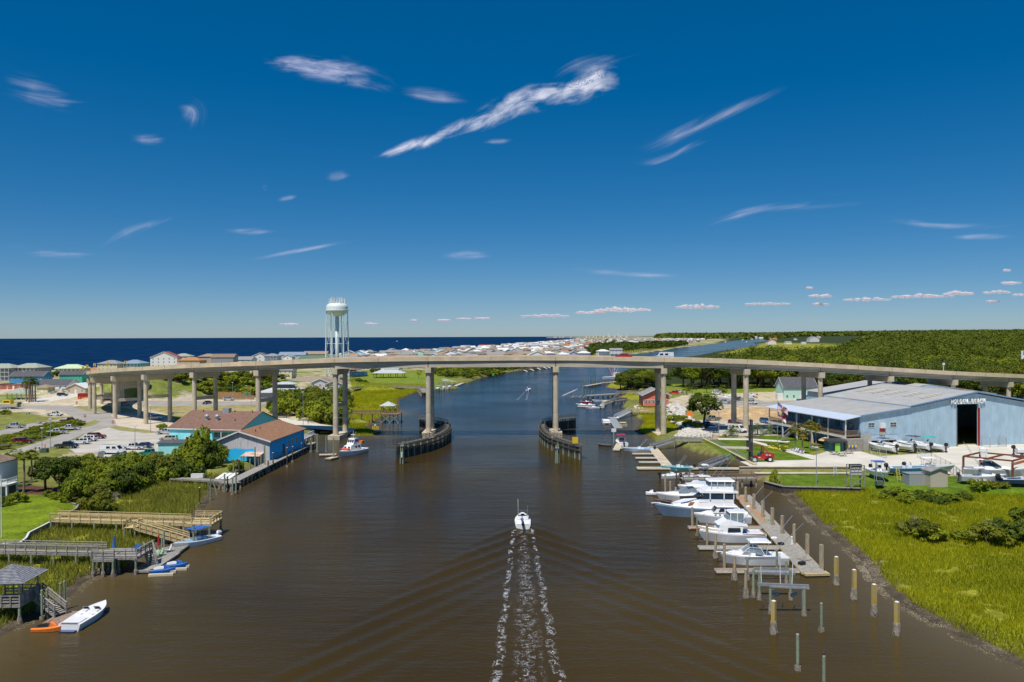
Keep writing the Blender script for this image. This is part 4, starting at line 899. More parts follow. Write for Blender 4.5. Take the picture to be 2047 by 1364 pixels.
hiproofhouse('pavilion','grey two tier pavilion roof above the shrubs left of the bridge pier',562,800,21,14,3.4,2.6,'grey','silver',tiers=True)
t=hiproofhouse('picnic_shelter','open picnic shelter with a grey metal roof on the park lawn',776,755.5,21,11,3.2,2.6,'tan','silver',posts=2)
MB().box((1.5,0,5.6),(10,2.2,.7)).build('roof_monitor',roofm(RC['silver']),t)
for k,(px,py,L,W,ax,fl,lb)in enumerate(((600,797,78,11,'x',1,'tan shingle condominium wing with a chimney nearest the bridge'),(640,788,40,12,'y',2,'grey gabled condominium block with white trim behind the chimney wing'),(668,792,36,11,'y',2,'rightmost tan roofed condominium with white outside stairs'),(632,772,84,11,'x',1,'long tan roofed condominium wing at the back'))):
 hse(px,py,L,W=W,wall='lightgrey' if k==1 else 'white',roof='tanroof',axis=ax,fl=fl,label=lb,chimney=k in(0,3),name='condominium',cat='building')
t=thing('broken_boards','white slanted boards lying on the mud beside the old grey dock','boards',(*g(452,957,.9),.9))
for k in range(3):MB().beam((-1.6+k*1.1,-1,.1),(-.6+k*1.1,1.6,.9),1.0,.06).build('board',WPAINT,t)
# ================================================================ the blue boat storage barn
SB=pm('blue_steel_siding',(.38,.52,.62),.6,.6,.12,streak=(1,1,.4));SR=pm('grey_steel_roof',(.42,.42,.41),.6,.35,.10,bump=.15,bs=4)
TRIM=pm('light_blue_trim',(.50,.62,.74),.5,1,.05)
MX,MY,MR_=86.5,198.0,R(12)
barn=thing('storage_barn','huge light blue metal boat storage barn with white rooftop lettering over its tall open door','boat barn',(MX,MY,UP),MR_)
BL,BD,RX=68.0,36.0,33.7
def rz_(x):return 8.5+.12*x if x<14.3 else(10.25+(x-14.3)*.168 if x<RX else 13.5-(x-RX)*.168)
def piece(x0,x1,z0,y=0.,th=.25,mat=SB,name='front_wall'):
 m=MB();xs_=[x0]+[v for v in(14.3,RX)if x0<v<x1]+[x1]
 pr=[(x0,z0)]+[(x1,z0)]+[(x,rz_(x)-.02)for x in xs_[::-1]]
 m.loft([[(x,yy,z)for x,z in pr]for yy in(y,y+th)],0);return m.build(name,mat,barn)
DX0,DX1,DZ=27.9,34.2,10.8
piece(0,.8,-.3);piece(.8,5.4,3.7);piece(5.4,6.2,-.3);piece(6.2,10.7,3.7);piece(10.7,DX0,-.3);piece(DX0,DX1,DZ);piece(DX1,BL,-.3)
m=MB();m.loft([[(x,BD,z)for x,z in((0,-.3),(BL,-.3),(BL,7.7),(RX,13.4),(14.3,10.2),(0,8.4))],[(x,BD+.2,z)for x,z in((0,-.3),(BL,-.3),(BL,7.7),(RX,13.4),(14.3,10.2),(0,8.4))]],0);m.build('back_wall',SB,barn)
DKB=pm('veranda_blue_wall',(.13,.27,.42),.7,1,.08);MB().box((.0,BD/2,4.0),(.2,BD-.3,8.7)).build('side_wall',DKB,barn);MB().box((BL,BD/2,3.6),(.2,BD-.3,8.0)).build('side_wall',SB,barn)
MB().box((BL/2,BD/2,-.12),(BL-.5,BD-.5,.2)).build('inside_floor',CONC,barn)
m=MB()
for i in range(int(BL/.9)):
 x=.45+i*.9
 if DX0-.1<x<DX1+.1:continue
 z0=3.75 if(.8<x<5.4 or 6.2<x<10.7)else 0
 m.box((x,-.02,(z0+rz_(x)-.2)/2),(.05,.04,rz_(x)-.2-z0))
m.build('wall_ribs',SB,barn,kind='stuff')
# roofs: slabs
def rslab(x0,x1,z0,z1,y0,y1,mat,name,parent=None,th=.18):
 m=MB();v=[(x0,y0,z0),(x1,y0,z1),(x1,y1,z1),(x0,y1,z0)];v2=[(a,b,c+th)for a,b,c in v]
 m.add(v+v2,[(3,2,1,0),(4,5,6,7),(0,1,5,4),(1,2,6,5),(2,3,7,6),(3,0,4,7)]);return m.build(name,mat,parent or barn)
lowroof=rslab(-.2,14.3,rz_(0)-.03,10.22,-.5,BD+.4,SR,'roof');mainroof=rslab(14.0,RX,10.6,13.85,-.6,BD+.4,SR,'roof');rslab(RX,BL+.6,13.85,13.85-(BL+.6-RX)*.168,-.6,BD+.4,SR,'roof')
MB().box((14.1,BD/2,10.5),(.16,BD+1,.5)).build('roof_step_trim',TRIM,barn)
m=MB();m.beam((14,-.66,10.72),(RX,-.66,13.95),.1,.35);m.build('gable_trim',pm('blue_trim',(.16,.28,.45),.5,1,.05),barn);m=MB();m.beam((RX,-.66,13.95),(BL+.6,-.66,13.95-(BL+.6-RX)*.168),.1,.35);m.build('gable_trim',MATS['blue_trim'],barn)
m=MB();m.beam((-.2,-.56,8.55),(14.3,-.56,10.3),.1,.3);m.build('gable_trim',MATS['blue_trim'],barn)
ridge_cap=MB().beam((RX,-.6,14.05),(RX,BD+.4,14.05),.5,.08).build('ridge_cap',SR,barn)
m=MB()
for i in range(int((BD+1)/1.0)):
 y=-.3+i*1.0
 for(x0,x1,z0,z1)in((-.2,14.0,8.66,10.4),(14.2,RX,10.82,14.05)):m.beam((x0,y,z0),(x1,y,z1),.05,.05)
m.build('roof_seams',SR,barn,kind='stuff')
SKYL=pm('fibreglass_skylight',(.62,.57,.46),.5,1,.08)
for y in(4.5,11,17.5,24,30.5):
 for e in(0,1.5):rslab(21.5+e*.3,27.5+e*.3,10.83+(21.5+e*.3-14)*.165+.05,10.83+(27.5+e*.3-14)*.165+.05,y+e,y+e+.8,SKYL,'skylight',mainroof,.04)
# second hall behind
m=MB();m.loft([[(x,y,z)for x,z in((26,-.3),(74,-.3),(74,9.8),(50,13.2),(26,9.8))]for y in(BD+.4,BD+28)],0)
m.build('rear_hall',SB,barn);rslab(25.5,50,10.0,13.3,BD+.6,BD+28.5,SR,'roof');rslab(50,74.5,13.3,10.0,BD+.6,BD+28.5,SR,'roof')
# veranda along the left side
vz=3.8
MB().box((-2.1,BD/2+.2,vz-.15),(4.2,BD+1.2,.3)).build('veranda_floor',WOODB,barn);MB().box((-4.24,BD/2,vz-.45),(.06,BD+1,.55)).build('veranda_fascia',WPAINT,barn)
for i in range(6):
 y=-.1+i*(BD)/5
 MB().box((-4.1,y,vz/2),(.28,.28,vz)).build('veranda_post',WPAINT,barn);MB().box((-4.1,y,(vz+7.6)/2),(.25,.25,7.6-vz)).build('veranda_post',WPAINT,barn)
rslab(-5.0,-.2,7.55,8.42,-.7,BD+1,pm('pale_blue_roof_sheet',(.55,.62,.74),.4,1,.06),'veranda_roof')
for z in(.5,.8,1.1):MB().box((-4.15,BD/2,vz+z),(.08,BD+.6,.12)).build('veranda_rail',WOODB,barn);MB().box((-2.1,-.2,vz+z),(4.2,.08,.12)).build('veranda_rail',WOODB,barn)
m=MB()
for i in range(120):m.box((-4.15,i*.3+.1,vz+.55),(.05,.06,1.1))
m.build('balusters',WOODB,barn,kind='stuff')
for y in(3.5,9,14.5,20,25.5,31):window(barn,y,vz+2.0,3,1.7,1.4,DARK,.1,0,0)
for y in(6.3,17.3,28.3):MB().box((-.13,y,vz+1.15),(.06,1.0,2.2)).build('door',WPAINT,barn)
for y in(5,14,22):window(barn,y,1.9,3,1.5,1.3,WPAINT,.1,0,0)
st=MB()
for k in range(14):st.box((-5.4-k*.32,20,3.7-k*.26),(.34,1.6,.08))
for s in(19.2,20.8):st.beam((-5.2,s,4.6),(-9.9,s,1.0),.1,.15)
st.build('outside_stairs',WOODG,barn)
# front details
for x in(3.2,9.4):window(barn,x,6.1,0,2.0,1.3,WPAINT,.0,0,0)
MB().box((6.2,-.3,6.0),(1.4,.5,1.3)).build('air_conditioner',WPAINT,barn);MB().box((6.2,-.1,4.9),(1.5,.1,.8)).build('sign_panel',RED,barn);MB().box((6.2,-.1,4.0),(1.5,.1,.7)).build('sign_panel',pm('tan_board',(.45,.40,.33),.8,3,.2),barn)
for(a,b)in((.8,5.4),(6.2,10.7)):
 MB().box(((a+b)/2,.1,2.95),(b-a-.05,.1,1.45)).build('roller_door',TRIM,barn)
MB().box((DX0+.02,-.15,DZ/2-.5),(.18,.14,DZ-1)).build('door_track',DARK,barn);MB().box((DX1+.1,-.3,DZ/2-.5),(.22,.5,DZ-1)).build('door_track',RED,barn)
MB().box((RX,-.15,11.9),(.8,.2,.35)).build('barn_lamp',pm('brass',(.35,.25,.12),.4,2,.1),barn)
def text_mesh(ch,size,mat,depth=.12):
 cu=bpy.data.curves.new('letter','FONT');cu.body=ch;cu.size=size;cu.extrude=depth/2;cu.align_x='CENTER';cu.offset=size*.013
 o=bpy.data.objects.new('letter',cu);C.objects.link(o);dg=bpy.context.evaluated_depsgraph_get();me=bpy.data.meshes.new_from_object(o.evaluated_get(dg));bpy.data.objects.remove(o);me.materials.clear();me.materials.append(mat);return me
LT={}
for i,ch in enumerate('HOLDEN BEACH'):
 if ch==' ':continue
 if ch not in LT:LT[ch]=text_mesh(ch,1.75,WHITE,.3)
 put('letter',LT[ch],barn,(26.2+i*.87,-.36,10.95),(pi/2,0,0),(.56,1,1))
# racks with boats deep inside (in the dark)
rk=thing('boat_rack','steel boat rack standing in the dark inside the open barn door','rack',(MX,MY,UP),MR_)
for x in(24,29.2,34.6):
 for y in(22,29):MB().box((x,y,5),(.3,.3,10)).build('rack_post',RED,rk)
for z in(.4,3.6,6.8):MB().box((29.3,22,z),(10.8,.2,.25)).build('rack_beam',RED,rk);MB().box((29.3,29,z),(10.8,.2,.25)).build('rack_beam',RED,rk)
# shop/green shack, picnic things
def bw(lx,ly,z=0):c,s=cos(MR_),sin(MR_);return(MX+lx*c-ly*s,MY+lx*s+ly*c,UP+z)
GRN=pm('lime_green_paint',(.28,.62,.06),.5,2,.06)
k_=thing('snack_kiosk','small weathered kiosk with an open lime green door under the veranda','kiosk',bw(-9.2,-1.2),R(8))
MB().box((1.9,1.5,1.2),(3.8,2.6,2.6)).build('wall',pm('teal_boards',(.06,.16,.15),.8,2,.2),k_);MB().box((1.7,-.6,1.1),(1.3,.06,2.1)).build('door',GRN,k_)
m=MB();m.beam((-.5,-.4,2.6),(4.3,-.4,2.6),.1,.1);m.add([(-.6,-1.0,2.45),(4.4,-1.0,2.45),(4.4,3,3.0),(-.6,3,3.0)],[(0,1,2,3)]);m.build('roof',DARK,k_)
s_=thing('oyster_shed','low grey wooden shed beside the lime door with yellow and blue jackets hung on it','shed',bw(-4.9,-1.8),R(8));MB().box((2.2,1.4,1.5),(4.4,2.8,3.1)).build('wall',WOODG,s_)
for i,(dx,mt)in enumerate(((.5,YELLOW),(1.0,BLUEC),(1.4,YELLOW),(1.9,BLUEC),(2.3,YELLOW))):MB().ell((dx,-.12,1.3-.15*(i%2)),(.28,.12,.42),0,8,4).build('hanging_jacket',mt,s_)
MB().box((5.9,1.4,2.0),(2.8,.15,4.1)).build('screen_wall',pm('beige_panel',(.42,.40,.36),.8,2,.1),s_)
def picnic(px,py,rz,label,umb=None):
 x,y=g(px,py,UP);t=thing('picnic_table',label,'picnic table',(x,y,UP),rz,'picnic tables by the marina')
 m=MB()
 for k in range(5):m.box((0,-.32+k*.16,.75),(1.8,.14,.05))
 m.build('table_top',WOODG,t)
 for s in(-1,1):MB().box((0,s*.75,.45),(1.8,.28,.05)).build('seat',WOODG,t);m=MB();m.beam((s*.7,-.8,0),(s*.7,.25,.74),.06,.1);m.beam((s*.7,.8,0),(s*.7,-.25,.74),.06,.1);m.build('leg',WOODG,t)
 if umb:
  u=thing('parasol',umb,'umbrella',(x,y,UP));MB().cyl((0,0,0),(0,0,2.7),.035,n=6).build('pole',WPAINT,u);n=10
  MB().rev([(1.75,1.95),(1.2,2.35),(.6,2.62),(.03,2.8)],n=n).build('canopy',pm('straw_canopy',(.58,.38,.20),.9,5,.25),u)
picnic(1650,896,.2,'picnic table under the round straw parasol','round straw coloured parasol over a picnic table');picnic(1627,900,-.1,'picnic table left of the straw parasol');picnic(1668,909,.3,'left one of the three grey picnic tables near the fence');picnic(1683,912,.2,'middle one of the three grey picnic tables near the fence');picnic(1697,907,.1,'right one of the three grey picnic tables near the fence')
x,y=g(1625,893,UP);umbrella(x,y,UP,pm('tan_cloth',(.5,.34,.2),.9,3,.1),'closed tan umbrella left of the straw parasol',2.4)
for i,(px,py)in enumerate(((1583,902),(1588,903.5),(1593,904.5),(1598,906),(1603,908))):
 x,y=g(px,py,UP);adirondack(x,y,UP,R(-160),WHITE,['leftmost','second','middle','fourth','rightmost'][i]+' of the five white armchairs along the garden path','white armchairs along the garden path')
# forklift with raised mast and a driver
fx_,fy_=g(1508,924.5,UP);fk=thing('forklift','dark red marina forklift with a tall black mast and long forks pointing left','forklift',(fx_,fy_+1.0,UP),R(2))
def wheel(parent,x,y,z,r_,w_,hubm=WPAINT,name='wheel'):
 k=MB().cyl((0,-w_/2,0),(0,w_/2,0),r_,n=16).mesh('wheel',BLACK);o=put(name,k,parent,(x,y,z));put('rim',MB().cyl((0,-w_/2-.02,0),(0,w_/2+.02,0),r_*.55,n=12).mesh('rim',hubm),o);return o
for x in(0,3.5):
 for y in(-.95,.95):wheel(fk,x,y,.62,.62 if x else .66,.45,WPAINT)
m=MB();m.loft([[(x,y,z)for x,z in((-.2,.7),(4.6,.75),(4.7,1.75),(4.2,2.0),(2.3,1.95),(2.0,1.35),(.9,1.3),(.4,1.55),(-.2,1.5))]for y in(.75,-.75)],0);m.build('body',RED,fk)
for x_,z_ in((1.2,1.05),(2.9,1.6),(3.6,1.55)):MB().box((x_,-.77,z_),(.5,.02,.18)).build('decal',WPAINT,fk)
m=MB();m.beam((2.3,-.6,1.9),(2.1,-.6,3.6),.2,.2);m.beam((2.3,.6,1.9),(2.1,.6,3.6),.2,.2);m.beam((2.1,0,3.6),(-.5,0,3.75),.9,.16);m.beam((2.2,0,3.5),(3.6,0,1.9),.16,.16);m.build('overhead_guard',RED,fk)
MB().box((1.5,0,1.55),(.6,.6,.5)).box((1.8,0,2.0),(.15,.6,.6)).build('driver_seat',DARK,fk)
for y in(-.6,.6):
 MB().box((-.4,y,4.9),(.3,.22,9.4)).build('mast_rail',DARK,fk);MB().box((-.75,y*.8,4.2),(.2,.18,8.0)).build('mast_rail',DARK,fk)
for z in(1.2,3.6,5.6,7.6,9.3):MB().box((-.5,0,z),(.35,1.3,.25)).build('mast_crossbar',DARK,fk)
MB().box((-1.05,0,3.6),(.3,2.2,2.4)).build('fork_carriage',DARK,fk)
for y in(-.6,.6):
 m=MB();m.loft([[(-1.2,y-.18,2.9),(-1.2,y+.18,2.9),(-1.2,y+.18,3.3),(-1.2,y-.18,3.3)],[(-7.4,y-.18,3.2),(-7.4,y+.18,3.2),(-7.4,y+.18,3.45),(-7.4,y-.18,3.45)]],0);m.build('fork',pm('tan_fork_sleeve',(.68,.60,.48),.7,2,.1),fk)
# flagpole with two flags
fpx,fpy=g(1554.5,891,UP);fl_=thing('flagpole','silver flagpole on the lawn before the barn','flagpole',(fpx,fpy,UP));MB().cyl((0,0,0),(0,0,11.6),.09,.05,8).build('pole',GALV,fl_);MB().ell((0,0,11.7),(.12,.12,.12),0,8,4).build('ball',YELLOW,fl_)
FB,FR,FW,FK=pm('flag_blue',(.02,.06,.30),.8,2,.1),pm('flag_red',(.55,.01,.03),.8,2,.1),pm('flag_white',(.8,.8,.8),.8,2,.03),YELLOW
def flag(name,label,z,w_,h_,cells,mats):
 f=thing(name,label,'flag',(fpx+.08,fpy,UP+z));dirv=(.78,-.35)
 nx,nz=26,26;ms={}
 def P(i,j):u,v=i/nx,j/nz;dr=u*w_*.62;return(dirv[0]*u*w_+.12*sin(u*9+v*2),dirv[1]*u*w_+.25*sin(u*8+v*3),-v*h_-dr)
 for i in range(nx):
  for j in range(nz):
   mi=cells(i/nx,j/nz);m=ms.setdefault(mi,MB());m.add([P(i,j),P(i+1,j),P(i+1,j+1),P(i,j+1)],[(0,1,2,3)])
 for mi,m in ms.items():m.build(['stripe_field','stripe_field','blue_field','gold_band'][mi]if mi!=1 else 'white_field',mats[mi],f,smooth=False,kind='stuff')
 return f
def usa(u,v):
 if u<.42 and v<.54:
  k=int(u/.42*11),int(v/.54*9);return 1 if(k[0]+k[1])%2==0 and(int(u*26)%2==0)and int(v*26)%2==0 else 2
 return 0 if int(v*13)%2==0 else 1
flag('national_flag','red white and blue striped flag at the top of the pole',11.3,2.9,1.6,usa,[FR,FW,FB,FK])
flag('state_flag','flag with blue field, gold scrolls and red over white bars below the striped flag',8.8,2.4,1.5,lambda u,v:(3 if .10<v<.28 or .72<v<.9 else 2)if u<.33 else(0 if v<.5 else 1),[FR,FW,FB,FK])
# mint green shop, coral bait house, trawler house
t=hse(1600,799.5,66,W=11,wall='mint',roof='darkroof',fl=1,label='mint green shop with a dark grey roof behind the bridge piers',name='shop',cat='building',fh=5.6,pitch=.75,wsides=(0,))
MB().cyl((0,-.05,0),(0,.0,0),1.0,n=16).build('oval_sign',pm('teal_sign',(.02,.25,.22),.5,2,.1),t,(5.2,-5.6,3.9)).scale=(1.5,1,.6)
MB().box((-8.5,-3,1.3),(2.6,3,2.6)).build('white_annex',WPAINT,t)
bx,by=g(1286,811,UP)
cb=thing('coral_bait_house','coral red gabled house with white trim and a grey roof by the right bridge pier','house',(bx,by,UP));m=MB()
COR=wallm(HC['coral']);cl,cw_=10.6,11.0
body(m,cl,cw_,-.3,4.4,2.4,'y');m.build('wall',COR,cb,(cl/2,cw_/2,0));m=MB();gable_roof(m,cl,cw_,4.4,2.4,.9,axis='y');m.build('roof',roofm(RC['greyroof']),cb,(cl/2,cw_/2,0))
MB().box((cl/2,-.04,2.35),(cl+.1,.08,.14)).build('trim_band',WPAINT,cb)
for x_ in(1.2,2.4,4.2,6.6,8.6):window(cb,x_,1.55,0,1.0,1.1,WPAINT,.0,0,0)
for x_ in(.05,cl-.05):MB().box((x_,-.04,2.1),(.14,.08,4.4)).build('corner_board',WPAINT,cb)
m=MB();m.beam((-.9,-.92,4.05),(cl/2,-.92,6.9),.06,.25);m.beam((cl+.9,-.92,4.05),(cl/2,-.92,6.9),.06,.25);m.build('rake_board',WPAINT,cb)
hse(1262,764,44,W=9,wall='white',roof='redroof',fl=1,label='white shed with a red roof behind the shrimp trawler',name='dock_shed',cat='building',detail=1)
hse(1300,762,26,W=9,wall='coral',roof='redroof',fl=1,label='dark red house half hidden by trees behind the trawler',name='dock_house',cat='building',detail=1)
# tan shed and sunken blue metal shed
x,y=g(1862,974,UP);t=thing('pump_shed','beige shed with a grey shingle roof standing at the marsh edge','shed',(x,y,UP),R(4));m=MB();body(m,3.4,2.6,-.3,2.9,.6,'y');m.build('wall',wallm((.50,.44,.34)),t,(1.5,1.3,0));m=MB();gable_roof(m,3.4,2.8,2.9,.6,.2,axis='y');m.build('roof',roofm(RC['greyroof']),t,(1.5,1.3,0))
t=thing('metal_shed','rusty blue corrugated shed overgrown with vines left of the beige shed','shed',(g(1818,971,UP)[0],g(1818,971,UP)[1],UP),R(3));m=MB()
for i in range(12):m.box((.18+i*.36,(i%2)*.05,1.0),(.36,.06,2.1))
m.box((2.1,2.4,1.0),(4.2,.1,2.0));m.box((0,1.2,1.0),(.1,2.4,2.0));m.build('wall',pm('faded_blue_metal',(.26,.34,.40),.7,1.5,.3,col2=(.38,.33,.27)),t);m=MB();m.box((2.1,1.3,2.15),(4.4,2.6,.1));m.build('roof',GALV,t)
# concrete seawalls of the haul-out slip and bulkhead
TAN=pm('tan_seawall',(.42,.33,.22),.85,1.2,.22,streak=(.4,.4,2))
def wallrun(name,label,pts,z0,z1,w_,mat,cap=None,cat='retaining wall'):
 t=thing(name,label,cat,(0,0,0))
 for a,b in zip(pts,pts[1:]):
  MB().beam((*a,(z0+z1)/2),(*b,(z0+z1)/2),w_,z1-z0).build('wall_panel',mat,t)
  if cap:MB().beam((*a,z1+.06),(*b,z1+.06),w_+.3,.14).build('cap_beam',cap,t)
 return t
p=g(1490,934,UP);q=g(1702,934,UP);wallrun('slip_seawall','tan concrete seawall on the far side of the narrow haul out slip',[(p[0]-1.5,p[1]-.6),(q[0],q[1]-.6)],-1.5,UP+.1,.4,TAN,CONC)
p=g(1508,948,UP);q=g(1702,948,UP);wallrun('slip_near_wall','pale walkway wall on the near side of the haul out slip',[(p[0],p[1]),(q[0],q[1])],-1.5,UP+.15,1.1,TAN,CONC)
bw_=wallrun('diagonal_bulkhead','diagonal timber bulkhead with green railing beside the marina lawn',gl([(1402,876),(1452,900),(1508,930)],UP),-1.0,UP+.1,.35,TAN,WOODY)
m0=gl([(1402,876),(1508,930)],UP)
rl_=thing('green_railing','pale green metal railing along the diagonal bulkhead','railing',(0,0,0));GP=pm('pale_green_metal',(.30,.42,.36),.5,2,.1)
for z in(.3,.6,.9,1.15):MB().beam((m0[0][0]+.5,m0[0][1],UP+z),(m0[1][0]+.5,m0[1][1],UP+z),.06).build('rail',GP,rl_)
for k in range(19):t_=k/18;MB().box((m0[0][0]+.5+(m0[1][0]-m0[0][0])*t_,m0[0][1]+(m0[1][1]-m0[0][1])*t_,UP+.6),(.07,.07,1.2)).build('post',GP,rl_)
p=gl([(1528,962),(1566,972),(1600,973),(1660,974),(1720,975.5)],UP);wallrun('marsh_bulkhead','low broken timber bulkhead between the lawn and the green marsh',p,-.4,UP-.1,.25,PILED,WOODG)
# fixed pier and gangways of the marina
t=thing('fixed_pier','grey fixed pier with dark railings crossing to the haul out slip','pier',(0,0,0))
run(t,g(1362,957,1.7),g(1508,955,1.7),3.0,1.7,WOODG,post=2.2,pile=3.2,pmat=PILED,rmat=WOODB,rails=(.5,1.0));run(t,g(1447,960,1.7),g(1452,975,1.7),1.6,1.7,WOODG,rail=(0,0),pile=0)
t=thing('access_pier','grey walkway with railing from the brick terrace to the long gangway','pier',(0,0,0));run(t,g(1349,881,1.9),g(1403,881,1.9),1.8,1.9,WOODG,post=1.8,pile=4,pmat=PILET)
t=thing('gangway','upper metal gangway sloping down to the finger docks','gangway',(0,0,0));run(t,g(1347,882,1.9),g(1303,896,.6),1.5,1.9,ALU,post=1.2,pile=0,zb=.6)
t=thing('gangway','lower metal gangway sloping from the seawall corner to the cross dock','gangway',(0,0,0));run(t,g(1456,917,1.5),g(1402,937,.6),1.3,1.55,ALU,post=1.2,pile=0,zb=.6)
t=thing('gangway','narrow gangway from the slip corner down to the near marina dock','gangway',(0,0,0));run(t,g(1440,962,1.7),g(1470,985,.6),1.1,1.7,WOODG,post=1.4,pile=0,zb=.6,rmat=ALU)
EDG=pm('white_edge',(.6,.58,.52),.7,2,.15)
t=thing('finger_docks','pale floating walkway with four finger docks below the right bridge pier','floating dock',(0,0,0))
fdock(t,g(1303,893,.45),g(1338,936,.45),2.4,.45,CONC,EDG)
for(a,y_)in((1264,906),(1270,914.5),(1277,923)):fdock(t,g(a,y_,.45),g(1312+(y_-906)*.8,y_,.45),1.1,.42,CONC,EDG)
fdock(t,g(1273,935,.45),g(1338,935,.45),2.2,.45,CONC,EDG);fdock(t,g(1338,935,.45),g(1506,936,.45),1.8,.45,CONC,EDG)
t=thing('fuel_dock','small grey floating dock with the white sign post left of the red topped boat','floating dock',(0,0,0));fdock(t,g(1232,899,.45),g(1240,884,.45),1.8,.45,CONC,EDG);fdock(t,g(1240,895,.45),g(1305,895,.45),1.4,.45,CONC,EDG)
x,y=g(1227,883,.45);s_=thing('dock_sign','white sign board on a tall post beside the red topped boat','sign',(x,y,.45));MB().cyl((0,0,-2),(0,0,3.0),.14,n=8).build('post',PILET,s_);MB().box((0,-.1,3.2),(1.3,.06,1.0)).build('sign_board',WPAINT,s_)
t=thing('marina_dock','long weathered grey floating dock running diagonally past the white yachts','floating dock',(0,0,0))
A_,B_=g(1483,990,.45),g(1627,1146,.45);fdock(t,A_,B_,3.0,.5,WOODG,WOODY,plank=.16,th=.55)
sp=MB();d_=(np.array(B_)-np.array(A_));sp.beam((A_[0]-.5+d_[0]*.02,A_[1]+d_[1]*.02,.53),(A_[0]-.3+d_[0]*.45,A_[1]+d_[1]*.45,.53),1.1,.03);sp.build('new_plank_strip',pm('orange_brown_planks',(.38,.23,.12),.85,3,.2),t)
RP=pm('brown_float_planks',(.30,.23,.17),.9,3,.25)
for(a,b,y_,w_,mt)in((1376,1543,1053,1.2,RP),(1396,1572,1093,1.25,WOODG),(1430,1606,1139,1.3,RP)):
 q=thing('finger_dock','floating finger dock below the '+{1053:'small white cabin cruiser',1093:'sport fishing yacht with teak trim',1139:'nearest white fishing boat'}[y_],'floating dock',(0,0,0),0,'finger docks between the yachts');fdock(q,g(a,y_,.4),g(b,y_,.4),w_,.4,mt,EDG)
t=thing('finger_dock','short brown finger dock beside the blue and white jet ski','floating dock',(0,0,0),0,'finger docks between the yachts');fdock(t,g(1322,985,.4),g(1370,983,.4),1.4,.4,RP,EDG)
PR=[(1475,995,963),(1491,1008,974),(1507,1022,988),(1525,1038,1001),(1544,1054,1015.5),(1564,1071,1031),(1588,1091,1048),(1613.7,1112,1068),(1642,1141,1089)]
NTH=['farthest','second','third','fourth','fifth','sixth','seventh','eighth','nearest']
for i,q in enumerate(PR):piling(*q,NTH[i]+' tall tan pile along the right side of the marina dock',PILET,.21,0,z=.2,group='tan piles along the marina dock',sq=True)
for q,lb,mt,cr_ in(((1330,983,950),'white topped pile behind the jet ski',PILET,0),((1340,987,963),'short tan pile beside the short brown finger dock',PILET,0),((1351,1003,974.5),'tan pile in front of the white express cruiser',PILET,0),((1384,1054.5,1014.5),'tan pile at the bow of the small cabin cruiser',PILET,0),((1393.5,1072,1031),'thin green pile at the bow of the small cabin cruiser',PILEG,.2),
     ((1413.5,1091,1048),'tan pile at the bow of the teak trimmed sport fisher',PILET,0),((1430.5,1116,1067),'tan pile with oyster foot left of the nearest fishing boat',PILET,1.0),((1448,1137,1088),'tan pile with a dark banded head on the nearest finger dock',PILET,0),((1468.5,1160,1112),'thin tan pile with blue rope and oyster foot',PILET,1.0),
     ((1491,1196,1138),'thick tan pile with oyster foot left of the boat lift',PILET,1.1),((1352,967,940),'thin dark pile behind the white skiff',PILED,0),((1376,972,945),'green pile behind the express cruiser',PILEG,.2)):piling(*q,lb,mt,.2 if mt is PILET else .13,cr_)
for q,lb in(((1546.7,1268,1201),'yellow stained pile with a bird box head in front of the boat lift'),((1672,1170,1113),'first yellow pile standing beyond the end of the marina dock'),((1707.5,1199,1139),'second yellow pile beyond the end of the marina dock'),((1747.5,1232,1168),'third yellow pile with a bright yellow face'),((1793,1271,1203),'yellow pile nearest the lower right mud bank')):piling(*q,lb,PILEY,.22,1.2,sq=True,group='yellow square piles in the shallows')
for q,lb in(((1642,1264,1206),'green pile between the boat lift and the yellow piles'),((1594.6,1342,1268),'slim green pile standing alone in open water'),((1647,1392,1311),'green pile with a bird on top at the bottom edge')):piling(*q,lb,PILEG,.15,.3,group='lone green piles')
x,y=g(1647,1392);zt_=(1392-1311)*y/FPX;b_=thing('perched_bird','dark brown bird perched on the green pile at the bottom edge','bird',(x,y,zt_));m=MB();m.ell((0,0,.22),(.11,.09,.2),0,8,6);m.ell((.02,0,.46),(.06,.06,.07),0,8,5);m.cyl((.05,0,.46),(.16,0,.44),.02,.005,5);m.cyl((-.06,0,.1),(-.2,0,-.06),.05,.03,5);m.build('bird_body',pm('brown_feathers',(.07,.05,.045),.8,20,.3),b_)
# boat lift in the foreground
bl=thing('boat_lift','galvanised boat lift on green piles with white guide poles in front of the yachts','boat lift',(0,0,0))
for(px,py,tp)in((1506,1195,1137),(1518,1200,1143),(1540,1228,1172),(1572,1172,1122),(1580,1200,1140),(1608,1232,1173),(1494,1160,1118),(1553,1150,1100)):
 x,y=g(px,py);u=(py-tp)*y/FPX;put('pile',pile_mesh(.16,round(u,1),2.5,PILEG,.7),bl,(x,y,0))
def g3b(px,py,yy):d=ray(px,py);t_=yy/d.y;return(d.x*t_,yy,H+d.z*t_)
yA,yB=g(1540,1228)[1],g(1506,1195)[1];yC=g(1494,1160)[1]
for(a,b,yy,w_)in(((1514,1168),(1617,1172),yA,.22),((1538,1173),(1618,1177),yA-.1,.12),((1495,1145),(1589,1147),yB,.2),((1516,1141),(1589,1143),yB+.2,.14),((1506,1137),(1577,1138),yC,.2),((1490,1116),(1560,1116),yC+.4,.2)):MB().beam(g3b(*a,yy),g3b(*b,yy),w_,w_*1.4).build('lift_beam',ALU,bl)
for(px,t_,b_,yy)in((1522,1133,1170,yA+.6),(1560,1105,1166,yA+.5),(1583,1124,1172,yA+.4),(1498,1083,1120,yC+.4),(1557,1106,1128,yC)):MB().cyl(g3b(px,b_,yy),g3b(px+(2 if px==1583 else-1),t_,yy),.05,n=6).build('guide_pole',WPAINT,bl)
